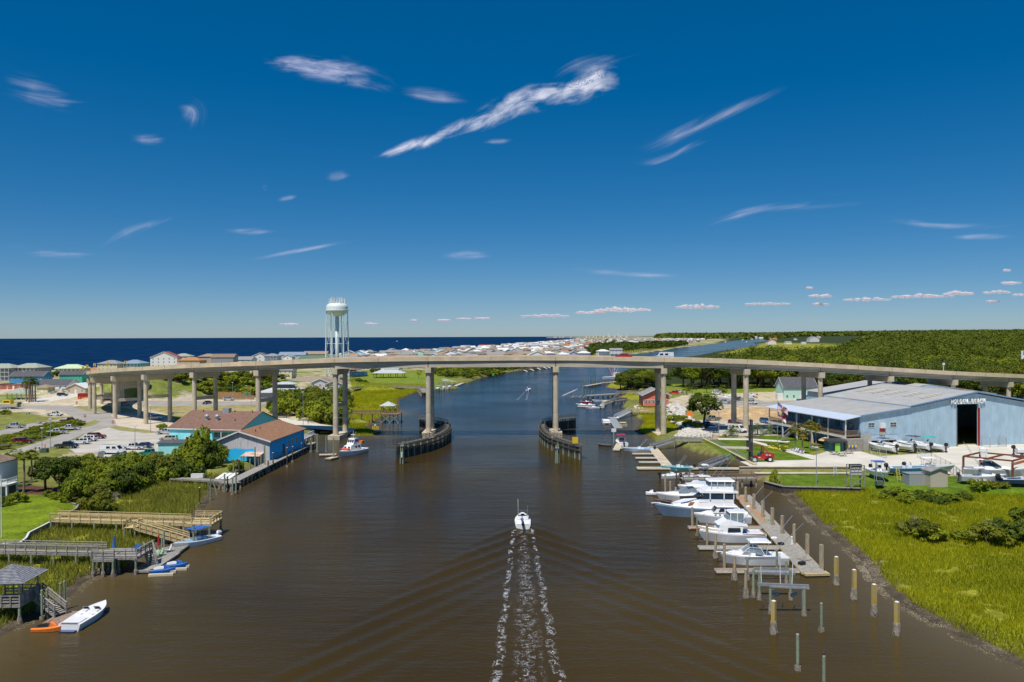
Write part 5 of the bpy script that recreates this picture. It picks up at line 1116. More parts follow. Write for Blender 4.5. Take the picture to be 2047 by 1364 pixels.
for(px,py)in((1552,1188),(1584,1190),(1545,1183),(1590,1186)):c=g3b(px,py,yA+.5);MB().cyl((c[0]-.15,c[1],c[2]),(c[0]+.15,c[1],c[2]),.22,n=10).build('lift_motor',GALV,bl)
MB().beam(g3b(1603,1180,yA),g3b(1605,1236,yA),.25,.12).build('ladder',ALU,bl)
# dock pedestals and boxes
def along(f,o=0):n=np.array((-(B_[1]-A_[1]),B_[0]-A_[0]));n=n/np.linalg.norm(n);return(A_[0]+(B_[0]-A_[0])*f+n[0]*o,A_[1]+(B_[1]-A_[1])*f+n[1]*o)
for f,lb in((.16,'farthest white power pedestal on the marina dock'),(.46,'middle white power pedestal on the marina dock'),(.72,'nearest white power pedestal on the marina dock')):
 x,y=along(f,.6);p_=thing('power_pedestal',lb,'pedestal',(x,y,.47));MB().box((0,0,.35),(.34,.3,.7),taper=.7).build('base',WPAINT,p_);MB().cyl((0,0,.7),(0,0,1.05),.13,n=10).cyl((0,0,1.05),(0,0,1.2),.17,.06,10).build('lamp',WPAINT,p_)
for f,o,mt,lb,d_ in((.93,-.6,BLACK,'black box on the near end of the marina dock',(.9,.6,.35)),(.73,-1.0,BLACK,'black box lying beside the middle of the marina dock',(.8,.6,.3)),(.66,-1.2,WHITE,'white crumpled tarpaulin heap on the marina dock',(1.2,.8,.35)),(.88,.3,WOODG,'wooden pallet lying on the near end of the marina dock',(1.4,1.3,.12)),(.22,-.9,WHITE,'white coil of hose on the far part of the marina dock',(.9,.8,.3))):
 x,y=along(f,o);t=thing('dock_box' if mt in(BLACK,)else 'wooden_pallet' if mt is WOODG else 'tarpaulin',lb,'box' if mt is BLACK else 'pallet' if mt is WOODG else 'tarpaulin',(x,y,.48),.5);m=MB()
 if mt is WOODG:
  for k in range(7):m.box((0,-.6+k*.2,.12),(1.4,.14,.03))
  for k in(-.6,0,.6):m.box((k,0,.05),(.1,1.3,.1))
 elif mt is WHITE:m.ell((0,0,.12),(d_[0]/2,d_[1]/2,.22),0,10,5);m.ell((.3,.2,.1),(.35,.3,.2),0,8,5)
 else:m.box((0,0,d_[2]/2),d_,taper=.9);m.box((0,0,d_[2]+.02),(d_[0]*.98,d_[1]*.98,.05))
 m.build('case' if mt is BLACK else 'boards' if mt is WOODG else 'cloth',mt,t)
x,y=along(.42,.3);t=thing('landing_net','green landing net lying on the marina dock','net',(x,y,.5));m=MB()
for k in range(12):a=2*pi*k/12;b=a+2*pi/12;m.cyl((.5*cos(a),.35*sin(a),.05),(.5*cos(b),.35*sin(b),.05),.05,n=5)
m.build('net_ring',pm('green_net',(.03,.35,.18),.7,3,.1),t)
# lower dock end platform (yellow) with planks
t=thing('dock_end_platform','new yellow timber platform at the near end of the marina dock','floating dock',(0,0,0));fdock(t,g(1606,1146,.4),g(1655,1145,.4),1.2,.44,WOODY,WOODY)
# right bank small docks behind/under the bridge
t=thing('old_fishing_pier','ruined dark pier on thick posts left of the coral house','pier',(0,0,0));run(t,g(1172,791,1.6),g(1232,787,1.6),5,1.6,WOODG,rail=(0,0),pile=3.5,pmat=PILED);run(t,g(1232,786,1.6),g(1284,785,1.6),1.6,1.6,WOODG,pile=4,pmat=PILED)
for i,(px,py,tp)in enumerate(((1165,789,776),(1171,789,778),(1177,790,778),(1183,792,780),(1186,786,778))):piling(px,py,tp,NUM[i]+' green pile from the left at the ruined pier by the coral house',PILEG,.2,0,group='green piles of the ruined pier')
t=thing('trawler_dock','pale L shaped dock in front of the shrimp trawler','pier',(0,0,0));run(t,g(1170,771,1.2),g(1205,765,1.2),2.4,1.0,CONC,rail=(0,0),pile=4);run(t,g(1203,764,1.6),g(1236,762,1.6),3,1.3,CONC,rail=(0,0),pile=4)
for i,(px,py,tp)in enumerate(((1170,768,753),(1174,768,752),(1178,770,753),(1184,770,757),(1188,768,757),(1192,770,754),(1168,770,755))):piling(px,py,tp,NUM[i]+' slim green pile of the cluster at the end of the trawler dock',PILEG,.18,0,group='green piles at the trawler dock')
t=thing('boat_dock','grey floating dock with gangway in front of the moored small boats','floating dock',(0,0,0));fdock(t,g(1203,812,.4),g(1212,800,.4),2.2,.4,CONC,EDG);fdock(t,g(1155,812,.4),g(1208,815,.4),1.2,.4,CONC,EDG)
run(thing('gangway','white gangway down to the small boat dock','gangway'),g(1232,800,1.6),g(1205,810,.6),1.3,1.6,ALU,pile=0,zb=.6);run(thing('short_pier','short grey pier above the white gangway','pier'),g(1228,801,1.7),g(1250,799,1.7),2.2,1.7,WOODG,pile=3)
t=thing('boardwalk','yellowish boardwalk with railing from the coral house over the marsh','pier',(0,0,0));run(t,g(1262,822,1.9),g(1308,823,1.9),1.9,1.9,WOODY,pile=3.4)
gw=thing('gangway','bright aluminium gangway sloping to the grey float','gangway',(0,0,0));run(gw,g(1260,822,1.9),g(1232,836,.6),1.6,1.9,WPAINT,pile=0,zb=.6)
t=thing('grey_float','blue grey floating dock below the bright gangway','floating dock',(0,0,0));fdock(t,g(1236,855,.4),g(1222,834,.4),2.6,.4,pm('blue_grey_decking',(.28,.32,.35),.8,2,.1),EDG)
# boat ramp float with yellow bumpers left
t=thing('ramp_float','long pale boat ramp float with yellow edge under the left bridge pier','floating dock',(0,0,0));fdock(t,g(640,863,.4),g(762,861,.4),1.8,.4,CONC,YELLOW);
for i in range(4):MB().box((0,0,.5),(.35,.35,1.0)).build('yellow_bumper',YELLOW,t,(*g(745+i*3.6,858.5,.45),.45))
t=thing('coast_float','grey float with a finger beside the white pilothouse boat','floating dock',(0,0,0));fdock(t,g(638,909,.4),g(672,908,.4),1.8,.4,CONC,WOODG);fdock(t,g(655,917,.4),g(672,913,.4),1.8,.4,CONC,WOODG)
for i,(px,py,tp)in enumerate(((652,905,872),(635,905,868),(667,917,875),(711,902,864),(622,905,873))):piling(px,py,tp,['green pile at the bow of the white pilothouse boat','green pile left of the float behind the pilothouse boat','green pile on the near corner of the grey float','green pile at the stern of the white pilothouse boat','green pile closest to the fish house dock end'][i],PILEG,.16,.4,group='green piles around the pilothouse boat')
# fishing pier with gazebo left of channel, boardwalks in the park, boat lifts behind the fender
t=thing('crabbing_pier','brown timber pier with a small grey pavilion on a tall braced platform','pier',(0,0,0))
a,b=g(700,826,3.4),g(765,826,3.4);run(t,a,b,2.2,3.4,WOODB,pile=4,pmat=PILEG);run(t,b,g(800,826,3.4),7.0,3.4,WOODB,pile=2.6,pmat=PILED)
c=g(775,825,3.4)
for dx in(-2,2):
 for dy in(-2,2):MB().box((c[0]+dx,c[1]+1+dy,4.6),(.2,.2,2.5)).build('pavilion_post',WOODB,t)
m=MB();hip_roof(m,4.4,4.4,5.8,1.5,.5);m.build('pavilion_roof',roofm(RC['silver']),t,(c[0],c[1]+1,0))
bx0,by0=b[0]+.3,b[1]-3.4
for k in range(2):
 for s in(0,1):MB().beam((bx0+k*2.8,by0,.6+2.4*s),(bx0+k*2.8+2.8,by0,3.0-2.4*s),.14,.2).build('cross_brace',PILEG,t)
t=thing('park_boardwalk','long grey boardwalk with white railing crossing the park marsh','boardwalk',(0,0,0));run(t,g(735,773,1.9),g(842,775,1.9),2.4,1.9,WOODG,pile=4,post=2.4);run(t,g(700,780,1.7),g(735,773.5,1.9),2.2,1.9,WOODG,pile=5,post=2.4);run(t,g(842,776,1.9),g(850,785,1.9),4,1.9,WOODG,pile=3)
t=thing('boat_lift','cluster of grey boat lift frames on white piles behind the left channel pier','boat lift',(0,0,0))
for i in range(7):
 for j in range(2):x,y=g(868+i*5,784-j*9-i*.8,0);put('pile',pile_mesh(.2,3.0,2,PILEG,0),t,(x,y,0))
for i in range(3):x,y=g(868+i*12,784-i*2,0);MB().beam((x,y,2.9),(x+.4,y+9,2.9),.3).build('lift_beam',ALU,t);MB().beam((x+3,y,2.9),(x+3.4,y+9,2.9),.3).build('lift_beam',ALU,t);MB().ell((x+1.6,y+4,1.8),(1.1,3.4,.6),0,10,5).build('lift_cradle',WHITE,t)
t=thing('park_float','white gangway and pale float at the park landing','floating dock',(0,0,0));fdock(t,g(909,772,.4),g(926,765,.4),2.4,.4,CONC,EDG);run(t,g(885,760,2),g(910,766,.6),1.6,2,WPAINT,pile=0,zb=.6,post=3)
t=thing('channel_marker','green square day mark on a pile at the left edge of the channel','channel marker',(*g(986,762),0));MB().cyl((0,0,-2),(0,0,4.4),.22,n=8).build('pile',PILED,t);MB().box((0,-.3,4.4),(1.3,.1,1.3)).build('day_board',pm('marker_green',(.02,.62,.06),.5,2,.05),t)
t=thing('sunken_barge','pale wrecked gangway sticking out of the water right of the channel','wreck',(*g(1131,791),0));m=MB();m.beam((-2.6,0,-.6),(5.0,2,2.6),1.2,.35);m.beam((5.0,2,2.6),(6.2,2.2,3.2),.5,.3);m.build('tilted_ramp',pm('bleached_metal',(.5,.48,.42),.7,2,.3),t)
t=thing('sunken_timber','low dark timber wreck beside the ruined pier','wreck',(*g(1152,795),0));m=MB()
for k in range(9):m.beam((k*.9-3,random.uniform(-.6,.6),-.2),(k*.9-2,random.uniform(-.6,.6),random.uniform(.4,1.3)),.5,.3)
m.build('broken_beams',WOODG,t)
# row of docks along the island bank far behind the bridge
for i,(px,py)in enumerate(((1045,744),(1058,742),(1072,740),(1085,738),(1092,737),(1103,735))):
 t=thing('private_pier','small brown private pier on the far island bank','pier',(0,0,0),0,'far private piers on the island bank');x,y=g(px,py);MB().box((x-4,y+3,1.6),(10,2,.3)).build('deck_planks',WOODB,t)
 for k in range(5):MB().cyl((x-8+k*2.4,y+2.2,-1),(x-8+k*2.4,y+2.2,2.8),.22,n=6).build('pile',PILED,t)
 MB().beam((x+1,y+2,1.6),(x+4,y-1,.4),1.4,.2).build('gangway',WPAINT,t)
for i in range(26):
 px=1196+i*4.8;py=716-i*.62+random.uniform(-.6,.6);x,y=g(px,py-1)
 t=thing('private_pier','tiny dark pier seen above the bridge deck on the far bank','pier',(x,y,0),0,'tiny piers above the bridge deck');MB().box((-5,4,1.5),(random.uniform(10,22),3,.4)).build('deck_planks',WOODG,t)
 m=MB()
 for k in range(4):m.cyl((-9+k*4,3,-1),(-9+k*4,3,3),.3,n=5)
 m.build('piles',PILED,t,kind='stuff')
# ================================================================ boats: bow towards +x, waterline z=0, stern at x=0
HB=pm('blue_grey_hull',(.26,.38,.50),.25,1.5,.08,coat=.5);HN_=pm('navy_hull',(.02,.06,.16),.25,1.5,.1,coat=.5);HT=pm('teal_hull',(.10,.42,.46),.25,1.5,.08,coat=.5);HBL=pm('steel_blue_hull',(.06,.20,.36),.25,1.5,.1,coat=.5)
HLB=pm('light_blue_hull',(.32,.52,.72),.25,1.5,.08,coat=.5);SILV=pm('silver_hull',(.50,.52,.54),.3,1.5,.06,coat=.3)
BOTT=pm('dark_bottom_paint',(.02,.03,.05),.6,3,.2);DECKM=pm('offwhite_deck',(.68,.66,.61),.55,2,.06);CREAMD=pm('beige_cockpit',(.50,.42,.33),.6,3,.12);CLEAR=pm('clear_vinyl',(.20,.25,.28),.15,2,.2,spec=.8)
def hullform(L,B,F,bow=.5,draft=.35,flare=.86,cock=(.03,.5),floor=.25,full=2.3,tumble=1.0,n=15,trans=.92):
 """rings of the outside (hull) and inside (deck) at stations along the length"""
 out,ins=[],[]
 for i in range(n):
  s=i/(n-1);t=max(0,(s-.38)/.62);w=B/2*(trans+(1-trans)*min(1,s/.35))*max(.0,1-t**full);w=max(w,.02)
  zd=F+bow*s**2.2;x=s*L;xw=x-(L*.10)*max(0,(s-.6)/.4)**1.5;xk=x-(L*.17)*max(0,(s-.55)/.45)**1.5
  wc=w*flare*(1-.35*max(0,(s-.6)/.4));zk=-draft*(1-max(0,(s-.7)/.3)**2)
  out.append([(xk,0,zk),(xw,-wc*.98,-.02),(x,-w,zd*.86),(x+.0,-w*1.0,zd),(x,w*1.0,zd),(x,w,zd*.86),(xw,wc*.98,-.02)])
  g_=min(.22,w*.5);inc=cock[0]<=s<=cock[1];zf=floor if inc else zd+.02+.06*min(w,1)
  ins.append([(x,-w+.005,zd+.004),(x,-w+g_,zd+.02),(x,-w+g_+.02,zf),(x,w-g_-.02,zf),(x,w-g_,zd+.02),(x,w-.005,zd+.004)])
 return out,ins
def hull(root,L,B,F,hm=WHITE,dm=WHITE,floorm=None,stripe=None,bottom=None,**k):
 out,ins=hullform(L,B,F,**k);m=MB();m.loft(out,[2,0,1,1,1,0,2],caps=True,capm=0);m.build('hull',[hm,stripe or hm,bottom or hm],root,smooth=False)
 m=MB();fm=1
 m.loft([r_ for r_ in ins],[0,0,fm,0,0],closed=False,caps=False)
# step faces fore and aft of the cockpit are made by the loft itself
 m.build('deck',[dm,floorm or DECKM],root);return out
def outboard(root,x,y,z=.45,col=BLACK,s=1.0,up=False):
 o=MB();o.loft([[(x-.05*s,y-.16*s,z),(x-.5*s,y-.17*s,z),(x-.55*s,y+.17*s,z),(x-.05*s,y+.16*s,z)],[(x-.0*s,y-.19*s,z+.35*s),(x-.62*s,y-.2*s,z+.35*s),(x-.62*s,y+.2*s,z+.35*s),(x-.0*s,y+.19*s,z+.35*s)],[(x-.1*s,y-.12*s,z+.62*s),(x-.5*s,y-.13*s,z+.58*s),(x-.5*s,y+.13*s,z+.58*s),(x-.1*s,y+.12*s,z+.62*s)]],0)
 if up:o.beam((x-.3*s,y,z),(x-1.0*s,y,z-.25),.16*s,.2*s)
 else:o.box((x-.27*s,y,z-.55),(.22*s,.12,1.1));o.box((x-.3*s,y,z-1.05),(.5*s,.1,.18))
 return o.build('outboard_motor',col,root)
def console(root,x,z,w=.75,l=.9,h=.95,mat=WHITE):
 m=MB();m.box((x,0,z+h/2),(l,w,h),taper=.8,ty=.9);c=m.build('console',mat,root)
 m=MB();m.add([(x+l*.42,-w*.42,z+h),(x+l*.42,w*.42,z+h),(x+l*.18,w*.38,z+h+.42),(x+l*.18,-w*.38,z+h+.42)],[(0,1,2,3),(3,2,1,0)]);m.v+=[];MB().loft([[(x+l*.42,-w*.42,z+h),(x+l*.42,w*.42,z+h),(x+l*.18,w*.38,z+h+.42),(x+l*.18,-w*.38,z+h+.42)],[(x+l*.40,-w*.42,z+h),(x+l*.40,w*.42,z+h),(x+l*.16,w*.38,z+h+.42),(x+l*.16,-w*.38,z+h+.42)]],0).build('windscreen',GLASS,c)
 MB().box((x-l*.95,0,z+.35),(.5,w*1.1,.7)).build('seat',WHITE,root)
def ttop(root,x,z,h,L,W,mat,leg=ALU,th=.08):
 for sx in(-1,1):
  for sy in(-1,1):MB().cyl((x+sx*L*.28,sy*W*.33,z),(x+sx*L*.4,sy*W*.42,h),.03,n=5).build('top_leg',leg,root)
 m=MB();m.loft([[(x-L/2,-W/2,h),(x-L/2,W/2,h),(x-L/2,W/2*.9,h+th),(x-L/2,-W/2*.9,h+th)],[(x,-W/2*1.02,h+.05),(x,W/2*1.02,h+.05),(x,W/2*.9,h+th+.08),(x,-W/2*.9,h+th+.08)],[(x+L/2,-W/2*.92,h),(x+L/2,W/2*.92,h),(x+L/2,W/2*.8,h+th),(x+L/2,-W/2*.8,h+th)]],0);return m.build('top',mat,root)
def bowrail(root,L,B,F,bow,s0=.55,h=.5,mat=ALU):
 pts=[];
 for k in range(9):
  s=s0+(1-s0)*k/8;t=max(0,(s-.38)/.62);w=B/2*max(.0,1-t**2.3)*.92;pts.append((s*L*1.0,w,F+bow*s**2.2+h))
 full=[(a,-b,c)for a,b,c in pts]+pts[::-1];MB().tube(full,.025,5).build('bow_rail',mat,root)
 for k in(0,2,4,6,8):
  for sy in(-1,1):p=pts[k];MB().cyl((p[0]-.05,p[1]*sy,p[2]-h),(p[0],p[1]*sy,p[2]),.018,n=4).build('stanchion',mat,root)
def B_(name,label,cat,loc,rz,group=None):return thing(name,label,cat,loc,rz,group)
def center_console(loc,rz,label,L=6.5,B=2.3,hm=WHITE,top=None,toph=2.2,nout=1,outm=BLACK,group=None,stripe=None,name='center_console_boat',bottom=None,up=False,topL=None):
 r_=B_(name,label,'boat',loc,rz,group);F=.62;hull(r_,L,B,F,hm,WHITE,cock=(.04,.9),floor=.22,bow=.42,stripe=stripe,bottom=bottom)
 console(r_,L*.45,.22);MB().box((L*.06,0,.5),(.35,B*.7,.3)).build('transom_seat',WHITE,r_)
 MB().box((L*.62,0,.38),(.8,.9,.35)).build('forward_seat',WHITE,r_)
 if top:ttop(r_,L*.44,.3,toph,topL or L*.30,B*.8,top)
 for k in range(nout):outboard(r_,-.02,(k-(nout-1)/2)*.6,.6,outm,1.1,up)
 for y in(-.6,.6):MB().cyl((L*.42,y*B*.4,toph if top else 1.2),(L*.2,y*B*.5,(toph if top else 1.2)+2.0),.015,n=4).build('fishing_rod',WHITE,r_)
 return r_
def jetski(loc,rz,label,ca,cb,group=None):
 r_=B_('jet_ski',label,'jet ski',loc,rz,group);L,B=3.1,1.2;out=[]
 for i in range(9):
  s=i/8;w=B/2*(.85+.15*min(1,s/.3))*(1-max(0,(s-.5)/.5)**2.2);w=max(w,.03);zd=.42+.25*s**2;out.append([(s*L,0,-.15),(s*L,-w*.9,.05),(s*L,-w,zd*.8),(s*L,-w*.55,zd),(s*L,w*.55,zd),(s*L,w,zd*.8),(s*L,w*.9,.05)])
 MB().loft(out,[2,0,0,1,0,0,2],caps=True,capm=0).build('hull',[ca,cb,BLACK],r_)
 MB().loft([[(.5,-.22,.42),(.5,.22,.42),(.5,.18,.62),(.5,-.18,.62)],[(1.2,-.2,.45),(1.2,.2,.45),(1.2,.16,.78),(1.2,-.16,.78)],[(1.75,-.17,.5),(1.75,.17,.5),(1.75,.12,.72),(1.75,-.12,.72)]],0).build('seat',BLACK if cb is not BLACK else WHITE,r_)
 MB().loft([[(1.7,-.25,.5),(1.7,.25,.5),(1.75,.16,.95),(1.75,-.16,.95)],[(2.5,-.2,.55),(2.5,.2,.55),(2.2,.1,.85),(2.2,-.1,.85)]],0).build('cowling',ca,r_)
 MB().cyl((1.72,-.4,1.0),(1.72,.4,1.0),.03,n=6).build('handlebar',BLACK,r_);return r_
def onwater(px,py,dz=0.0):x,y=g(px,py);return(x,y,dz)
# --- the boat under way
t=center_console((BT[0],BT[1],.02),pi/2,'white outboard boat speeding away towards the bridge trailing foam',7.4,2.55,top=None,nout=1)
m=MB();m.loft([[(2.9,-.95,.75),(2.9,.95,.75),(2.9,.85,1.25),(2.9,-.85,1.25)],[(4.3,-.9,.8),(4.3,.9,.8),(3.8,.7,1.35),(3.8,-.7,1.35)]],0);m.build('cabin_front',WHITE,t)
ttop(t,3.6,.6,1.95,1.5,1.9,DARK);MB().cyl((3.4,.7,1.6),(3.3,.75,4.0),.035,n=5).build('radio_antenna',WHITE,t)
def person(loc,rz,label,shirt,trousers,sit=False,skin=(.42,.24,.16),hair=(.05,.03,.02),pose='stand',arms=0.0):
 """a figure grown over a skeleton; faces +x"""
 p=thing('person',label,'person',loc,rz);v,e,r_=[],[],[]
 def a(co,rad,par=None):v.append(co);r_.append(rad);(e.append((par,len(v)-1))if par is not None else None);return len(v)-1
 hip=.95 if not sit else .55
 pv=a((0,0,hip),(.16,.12));ch=a((.02,0,hip+.30),(.17,.12),pv);sh=a((0,0,hip+.46),(.13,.09),ch);nk=a((0,0,hip+.55),(.055,.055),sh);hd=a((.02,0,hip+.66),(.085,.095),nk);a((.02,0,hip+.78),(.075,.085),hd)
 for s in(-1,1):
  s1=a((0,s*.19,hip+.45),(.06,.06),sh);el=a((.06+.14*arms,s*.25,hip+.2+.05*arms),(.045,.045),s1);wr=a((.16+.25*arms,s*.2,hip+.05+.2*arms),(.035,.035),el);a((.22+.28*arms,s*.19,hip+.02+.2*arms),(.04,.03),wr)
  h1=a((0,s*.1,hip-.05),(.09,.09),pv)
  if sit:kn=a((.42,s*.13,hip-.02),(.07,.07),h1);an=a((.45,s*.13,hip-.45),(.045,.045),kn)
  else:kn=a((.03,s*.11,hip-.48),(.065,.065),h1);an=a((-.02,s*.12,.08),(.045,.045),kn)
  a((an and v[an][0]+.16,s*.13,v[an][2]-.04),(.045,.035),an)
 me=bpy.data.meshes.new('body');me.from_pydata(v,e,[]);o=bpy.data.objects.new('body',me);C.objects.link(o);md=o.modifiers.new('skin','SKIN')
 for i,rr in enumerate(r_):me.skin_vertices[0].data[i].radius=rr
 me.skin_vertices[0].data[0].use_root=True;o.modifiers.new('sub','SUBSURF').levels=1
 dg=bpy.context.evaluated_depsgraph_get();me2=bpy.data.meshes.new_from_object(o.evaluated_get(dg));bpy.data.objects.remove(o)
 me2.materials.clear();me2.materials.append(pm('skin_%d'%int(skin[0]*99),skin,.6,5,.05));me2.materials.append(shirt);me2.materials.append(trousers)
 for pl in me2.polygons:
  z,y=pl.center.z,abs(pl.center.y);pl.material_index=2 if z<hip+.04 and z>.12 and y<.21 else(1 if z<hip+.53 and z>hip-.02 and y<.27 else 0);pl.use_smooth=True
 put('body',me2,p);MB().ell((.0,0,hip+.78),(.10,.09,.09),0,8,5).build('hair',pm('dark_hair',hair,.8,9,.3),p);return p
person((BT[0]-.1,BT[1]+2.2,.1),pi/2,'boater in a blue shirt seated at the stern of the speeding boat',BLUEC,DARK,sit=True)
# foam of the wake: three bands of broken foam and the turbulent strip between them
FOAM=bpy.data.materials.new('sea_foam');FOAM.use_nodes=True
def foam_mat():
 n=FOAM.node_tree;b=n.nodes['Principled BSDF'];b.inputs['Base Color'].default_value=(.66,.68,.73,1);b.inputs['Roughness'].default_value=.9
 ge=n.nodes.new('ShaderNodeNewGeometry');mp=n.nodes.new('ShaderNodeMapping');mp.inputs['Scale'].default_value=(1.3,1.0,1);n.links.new(ge.outputs['Position'],mp.inputs[0])
 t=n.nodes.new('ShaderNodeTexNoise');t.inputs['Scale'].default_value=.85;t.inputs['Detail'].default_value=6;t.inputs['Roughness'].default_value=.55;t.inputs['Distortion'].default_value=2.2;n.links.new(mp.outputs[0],t.inputs['Vector'])
 ab=n.nodes.new('ShaderNodeMath');ab.operation='SUBTRACT';ab.inputs[1].default_value=.5;n.links.new(t.outputs['Fac'],ab.inputs[0]);a2=n.nodes.new('ShaderNodeMath');a2.operation='ABSOLUTE';n.links.new(ab.outputs[0],a2.inputs[0])
 at=n.nodes.new('ShaderNodeAttribute');at.attribute_name='tint';lt=n.nodes.new('ShaderNodeMath');lt.operation='MULTIPLY';lt.inputs[1].default_value=.0074;n.links.new(at.outputs['Fac'],lt.inputs[0])
 mr=n.nodes.new('ShaderNodeMapRange');n.links.new(a2.outputs[0],mr.inputs[0]);n.links.new(lt.outputs[0],mr.inputs[1]);mr.inputs[3].default_value=1;mr.inputs[4].default_value=0
 ad=n.nodes.new('ShaderNodeMath');ad.operation='MULTIPLY';ad.inputs[1].default_value=1.7;n.links.new(lt.outputs[0],ad.inputs[0]);n.links.new(ad.outputs[0],mr.inputs[2])
 t2=n.nodes.new('ShaderNodeTexNoise');t2.inputs['Scale'].default_value=.9;t2.inputs['Detail'].default_value=2;n.links.new(mp.outputs[0],t2.inputs['Vector']);m2=n.nodes.new('ShaderNodeMapRange');m2.inputs[1].default_value=.44;m2.inputs[2].default_value=.5;n.links.new(t2.outputs['Fac'],m2.inputs[0]);mm=n.nodes.new('ShaderNodeMath');mm.operation='MULTIPLY';n.links.new(mr.outputs[0],mm.inputs[0]);n.links.new(m2.outputs[0],mm.inputs[1]);n.links.new(mm.outputs[0],b.inputs['Alpha'])
foam_mat()
ys_=np.linspace(56,BT[1]+.5,260);V,F_,A=[],[],[]
for(fc,w0,w1,k0,k1,fl)in((lambda b:-1.4-.03*b,.3,.55,2.7,1.2,0),(lambda b:1.35+.018*b,.3,.55,2.7,1.2,0),(lambda b:.0-.004*b,.5,1.7,1.1,.55,0)):
 nw=9;base_=len(V)
 for i,y in enumerate(ys_):
  b=BT[1]+.5-y;u=b/70;wv=w0+(w1-w0)*min(1,u*1.3);c=BT[0]+fc(b)+.16*sin(b*.45+fc(9))*min(1,u*2)+.1*sin(b*1.3)
  for j in range(nw):q=j/(nw-1)*2-1;V.append((c+q*wv,y,.045));A.append((k0+(k1-k0)*min(1,u))*(1-q*q))
 for i in range(len(ys_)-1):
  for j in range(nw-1):a=base_+i*nw+j;F_.append((a,a+1,a+nw+1,a+nw))
o=np_obj('wake_foam',np.array(V),np.array(F_),FOAM,kind='stuff');a=o.data.attributes.new('tint','FLOAT_COLOR','POINT');cc=np.ones((len(V),4),np.float32);cc[:,:3]=np.array(A)[:,None];a.data.foreach_set('color',cc.ravel());o['label']='broken white wake foam trailing behind the speeding boat'
# water surface lifts at foam: sheet rides 4.5 cm above the level
# --- left bank boats
x,y=g(436,1078);t=center_console((*g(434,1078),0),R(238),'white open boat with a bright blue top by the left float',7.4,2.5,WHITE,BLUEC,2.35,1,WHITE,stripe=HLB,topL=2.6);
br=thing('bowrider','white and navy open bowrider moored at the lower left float','boat',(*g(138,1262),0),R(88));hull(br,6.9,2.45,.68,WHITE,WHITE,floorm=pm('grey_cockpit_floor',(.16,.14,.13),.7,3,.2),bottom=HN_,cock=(.28,.93),floor=.2,bow=.25,stripe=WHITE,full=2.8)
MB().box((3.9,-.62,.72),(.9,.65,.35)).build('dash',WHITE,br);MB().box((3.9,.62,.72),(.9,.65,.35)).build('dash',WHITE,br)
for y_ in(-.62,.62):MB().box((2.9,y_,.5),(.55,.55,.6)).build('seat',WHITE,br);MB().loft([[(4.25,y_-.35,.9),(4.25,y_+.35,.9),(3.95,y_+.3,1.25),(3.95,y_-.3,1.25)],[(4.21,y_-.35,.9),(4.21,y_+.35,.9),(3.91,y_+.3,1.25),(3.91,y_-.3,1.25)]],0).build('windscreen',GLASS,br)
MB().box((2.0,0,.45),(.5,1.9,.5)).build('rear_bench',WHITE,br);MB().box((1.0,0,.72),(1.4,1.8,.16)).build('sun_pad',WHITE,br);MB().box((5.2,0,.75),(.7,.5,.1)).build('bow_cushion',YELLOW,br);MB().box((-.25,0,.1),(.6,1.6,.08)).build('swim_platform',HN_,br)
jetski((*g(66,1262),0),R(3),'orange and dark grey jet ski left of the white bowrider',ORANGE,DARK);jetski((*g(300,1146),.05),R(8),'blue and black jet ski nearer the camera on its cream float',BLUEC,BLACK);jetski((*g(326,1136),.05),R(8),'blue and black jet ski farther back beside its twin',BLUEC,BLACK)
CRF=pm('cream_float',(.60,.54,.40),.6,2,.08)
for(px,py,lb)in((302,1149,'cream jet ski float nearer the camera'),(330,1138,'cream jet ski float behind the nearer one')):x,y=g(px,py);t=thing('jet_ski_float',lb,'float',(x,y,0),R(8));MB().box((1.4,-.7,.12),(3.0,.4,.3)).box((1.4,.55,.12),(3.0,.4,.3)).build('pontoon',CRF,t)
# white pilothouse boat with the orange buoy by the left pier
cg=thing('pilothouse_boat','white pilothouse boat with an orange life raft on its foredeck near the left bridge pier','boat',(*g(727,903),0),R(248));L=11.0;hull(cg,L,3.6,1.0,WHITE,WHITE,cock=(.03,.28),floor=.5,bow=.7,bottom=HB)
MB().loft([[(3.2,-1.4,1.2),(3.2,1.4,1.2),(3.3,1.3,2.6),(3.3,-1.3,2.6)],[(8.0,-1.15,1.4),(8.0,1.15,1.4),(7.3,1.0,2.5),(7.3,-1.0,2.5)]],0).build('cabin',WHITE,cg)
MB().loft([[(3.8,-1.0,2.6),(3.8,1.0,2.6),(4.0,.95,4.1),(4.0,-.95,4.1)],[(6.4,-1.0,2.6),(6.4,1.0,2.6),(5.6,.9,4.1),(5.6,-.9,4.1)]],0).build('pilothouse',WHITE,cg)
for y_ in(-.6,0,.6):MB().beam((6.12,y_,3.15),(5.8,y_,3.85),.48,.04).build('window',GLASS,cg)
for s in(-1,1):
 for x_ in(4.4,5.1):MB().box((x_,s*.985,3.5),(.5,.03,.5)).build('window',GLASS,cg)
 for x_ in(4.2,5.6):MB().box((x_,s*1.36,2.0),(.7,.05,.5)).build('window',GLASS,cg)
for y_ in(-.55,.55):MB().beam((7.85,y_,1.75),(7.55,y_,2.3),.55,.04).build('window',GLASS,cg)
MB().cyl((8.3,-1.1,1.75),(8.3,1.1,1.75),.28,n=10).build('life_raft',pm('orange_raft',(.75,.10,.05),.6,3,.1),cg);MB().cyl((4.8,0,4.1),(4.8,0,6.0),.05,n=5).box((4.8,0,5.0),(.4,1.3,.12)).build('radar_mast',WHITE,cg);bowrail(cg,L,3.6,1.0,.7,.62);MB().box((2.4,.9,2.9),(1.0,.9,.6)).build('orange_box',ORANGE,cg)
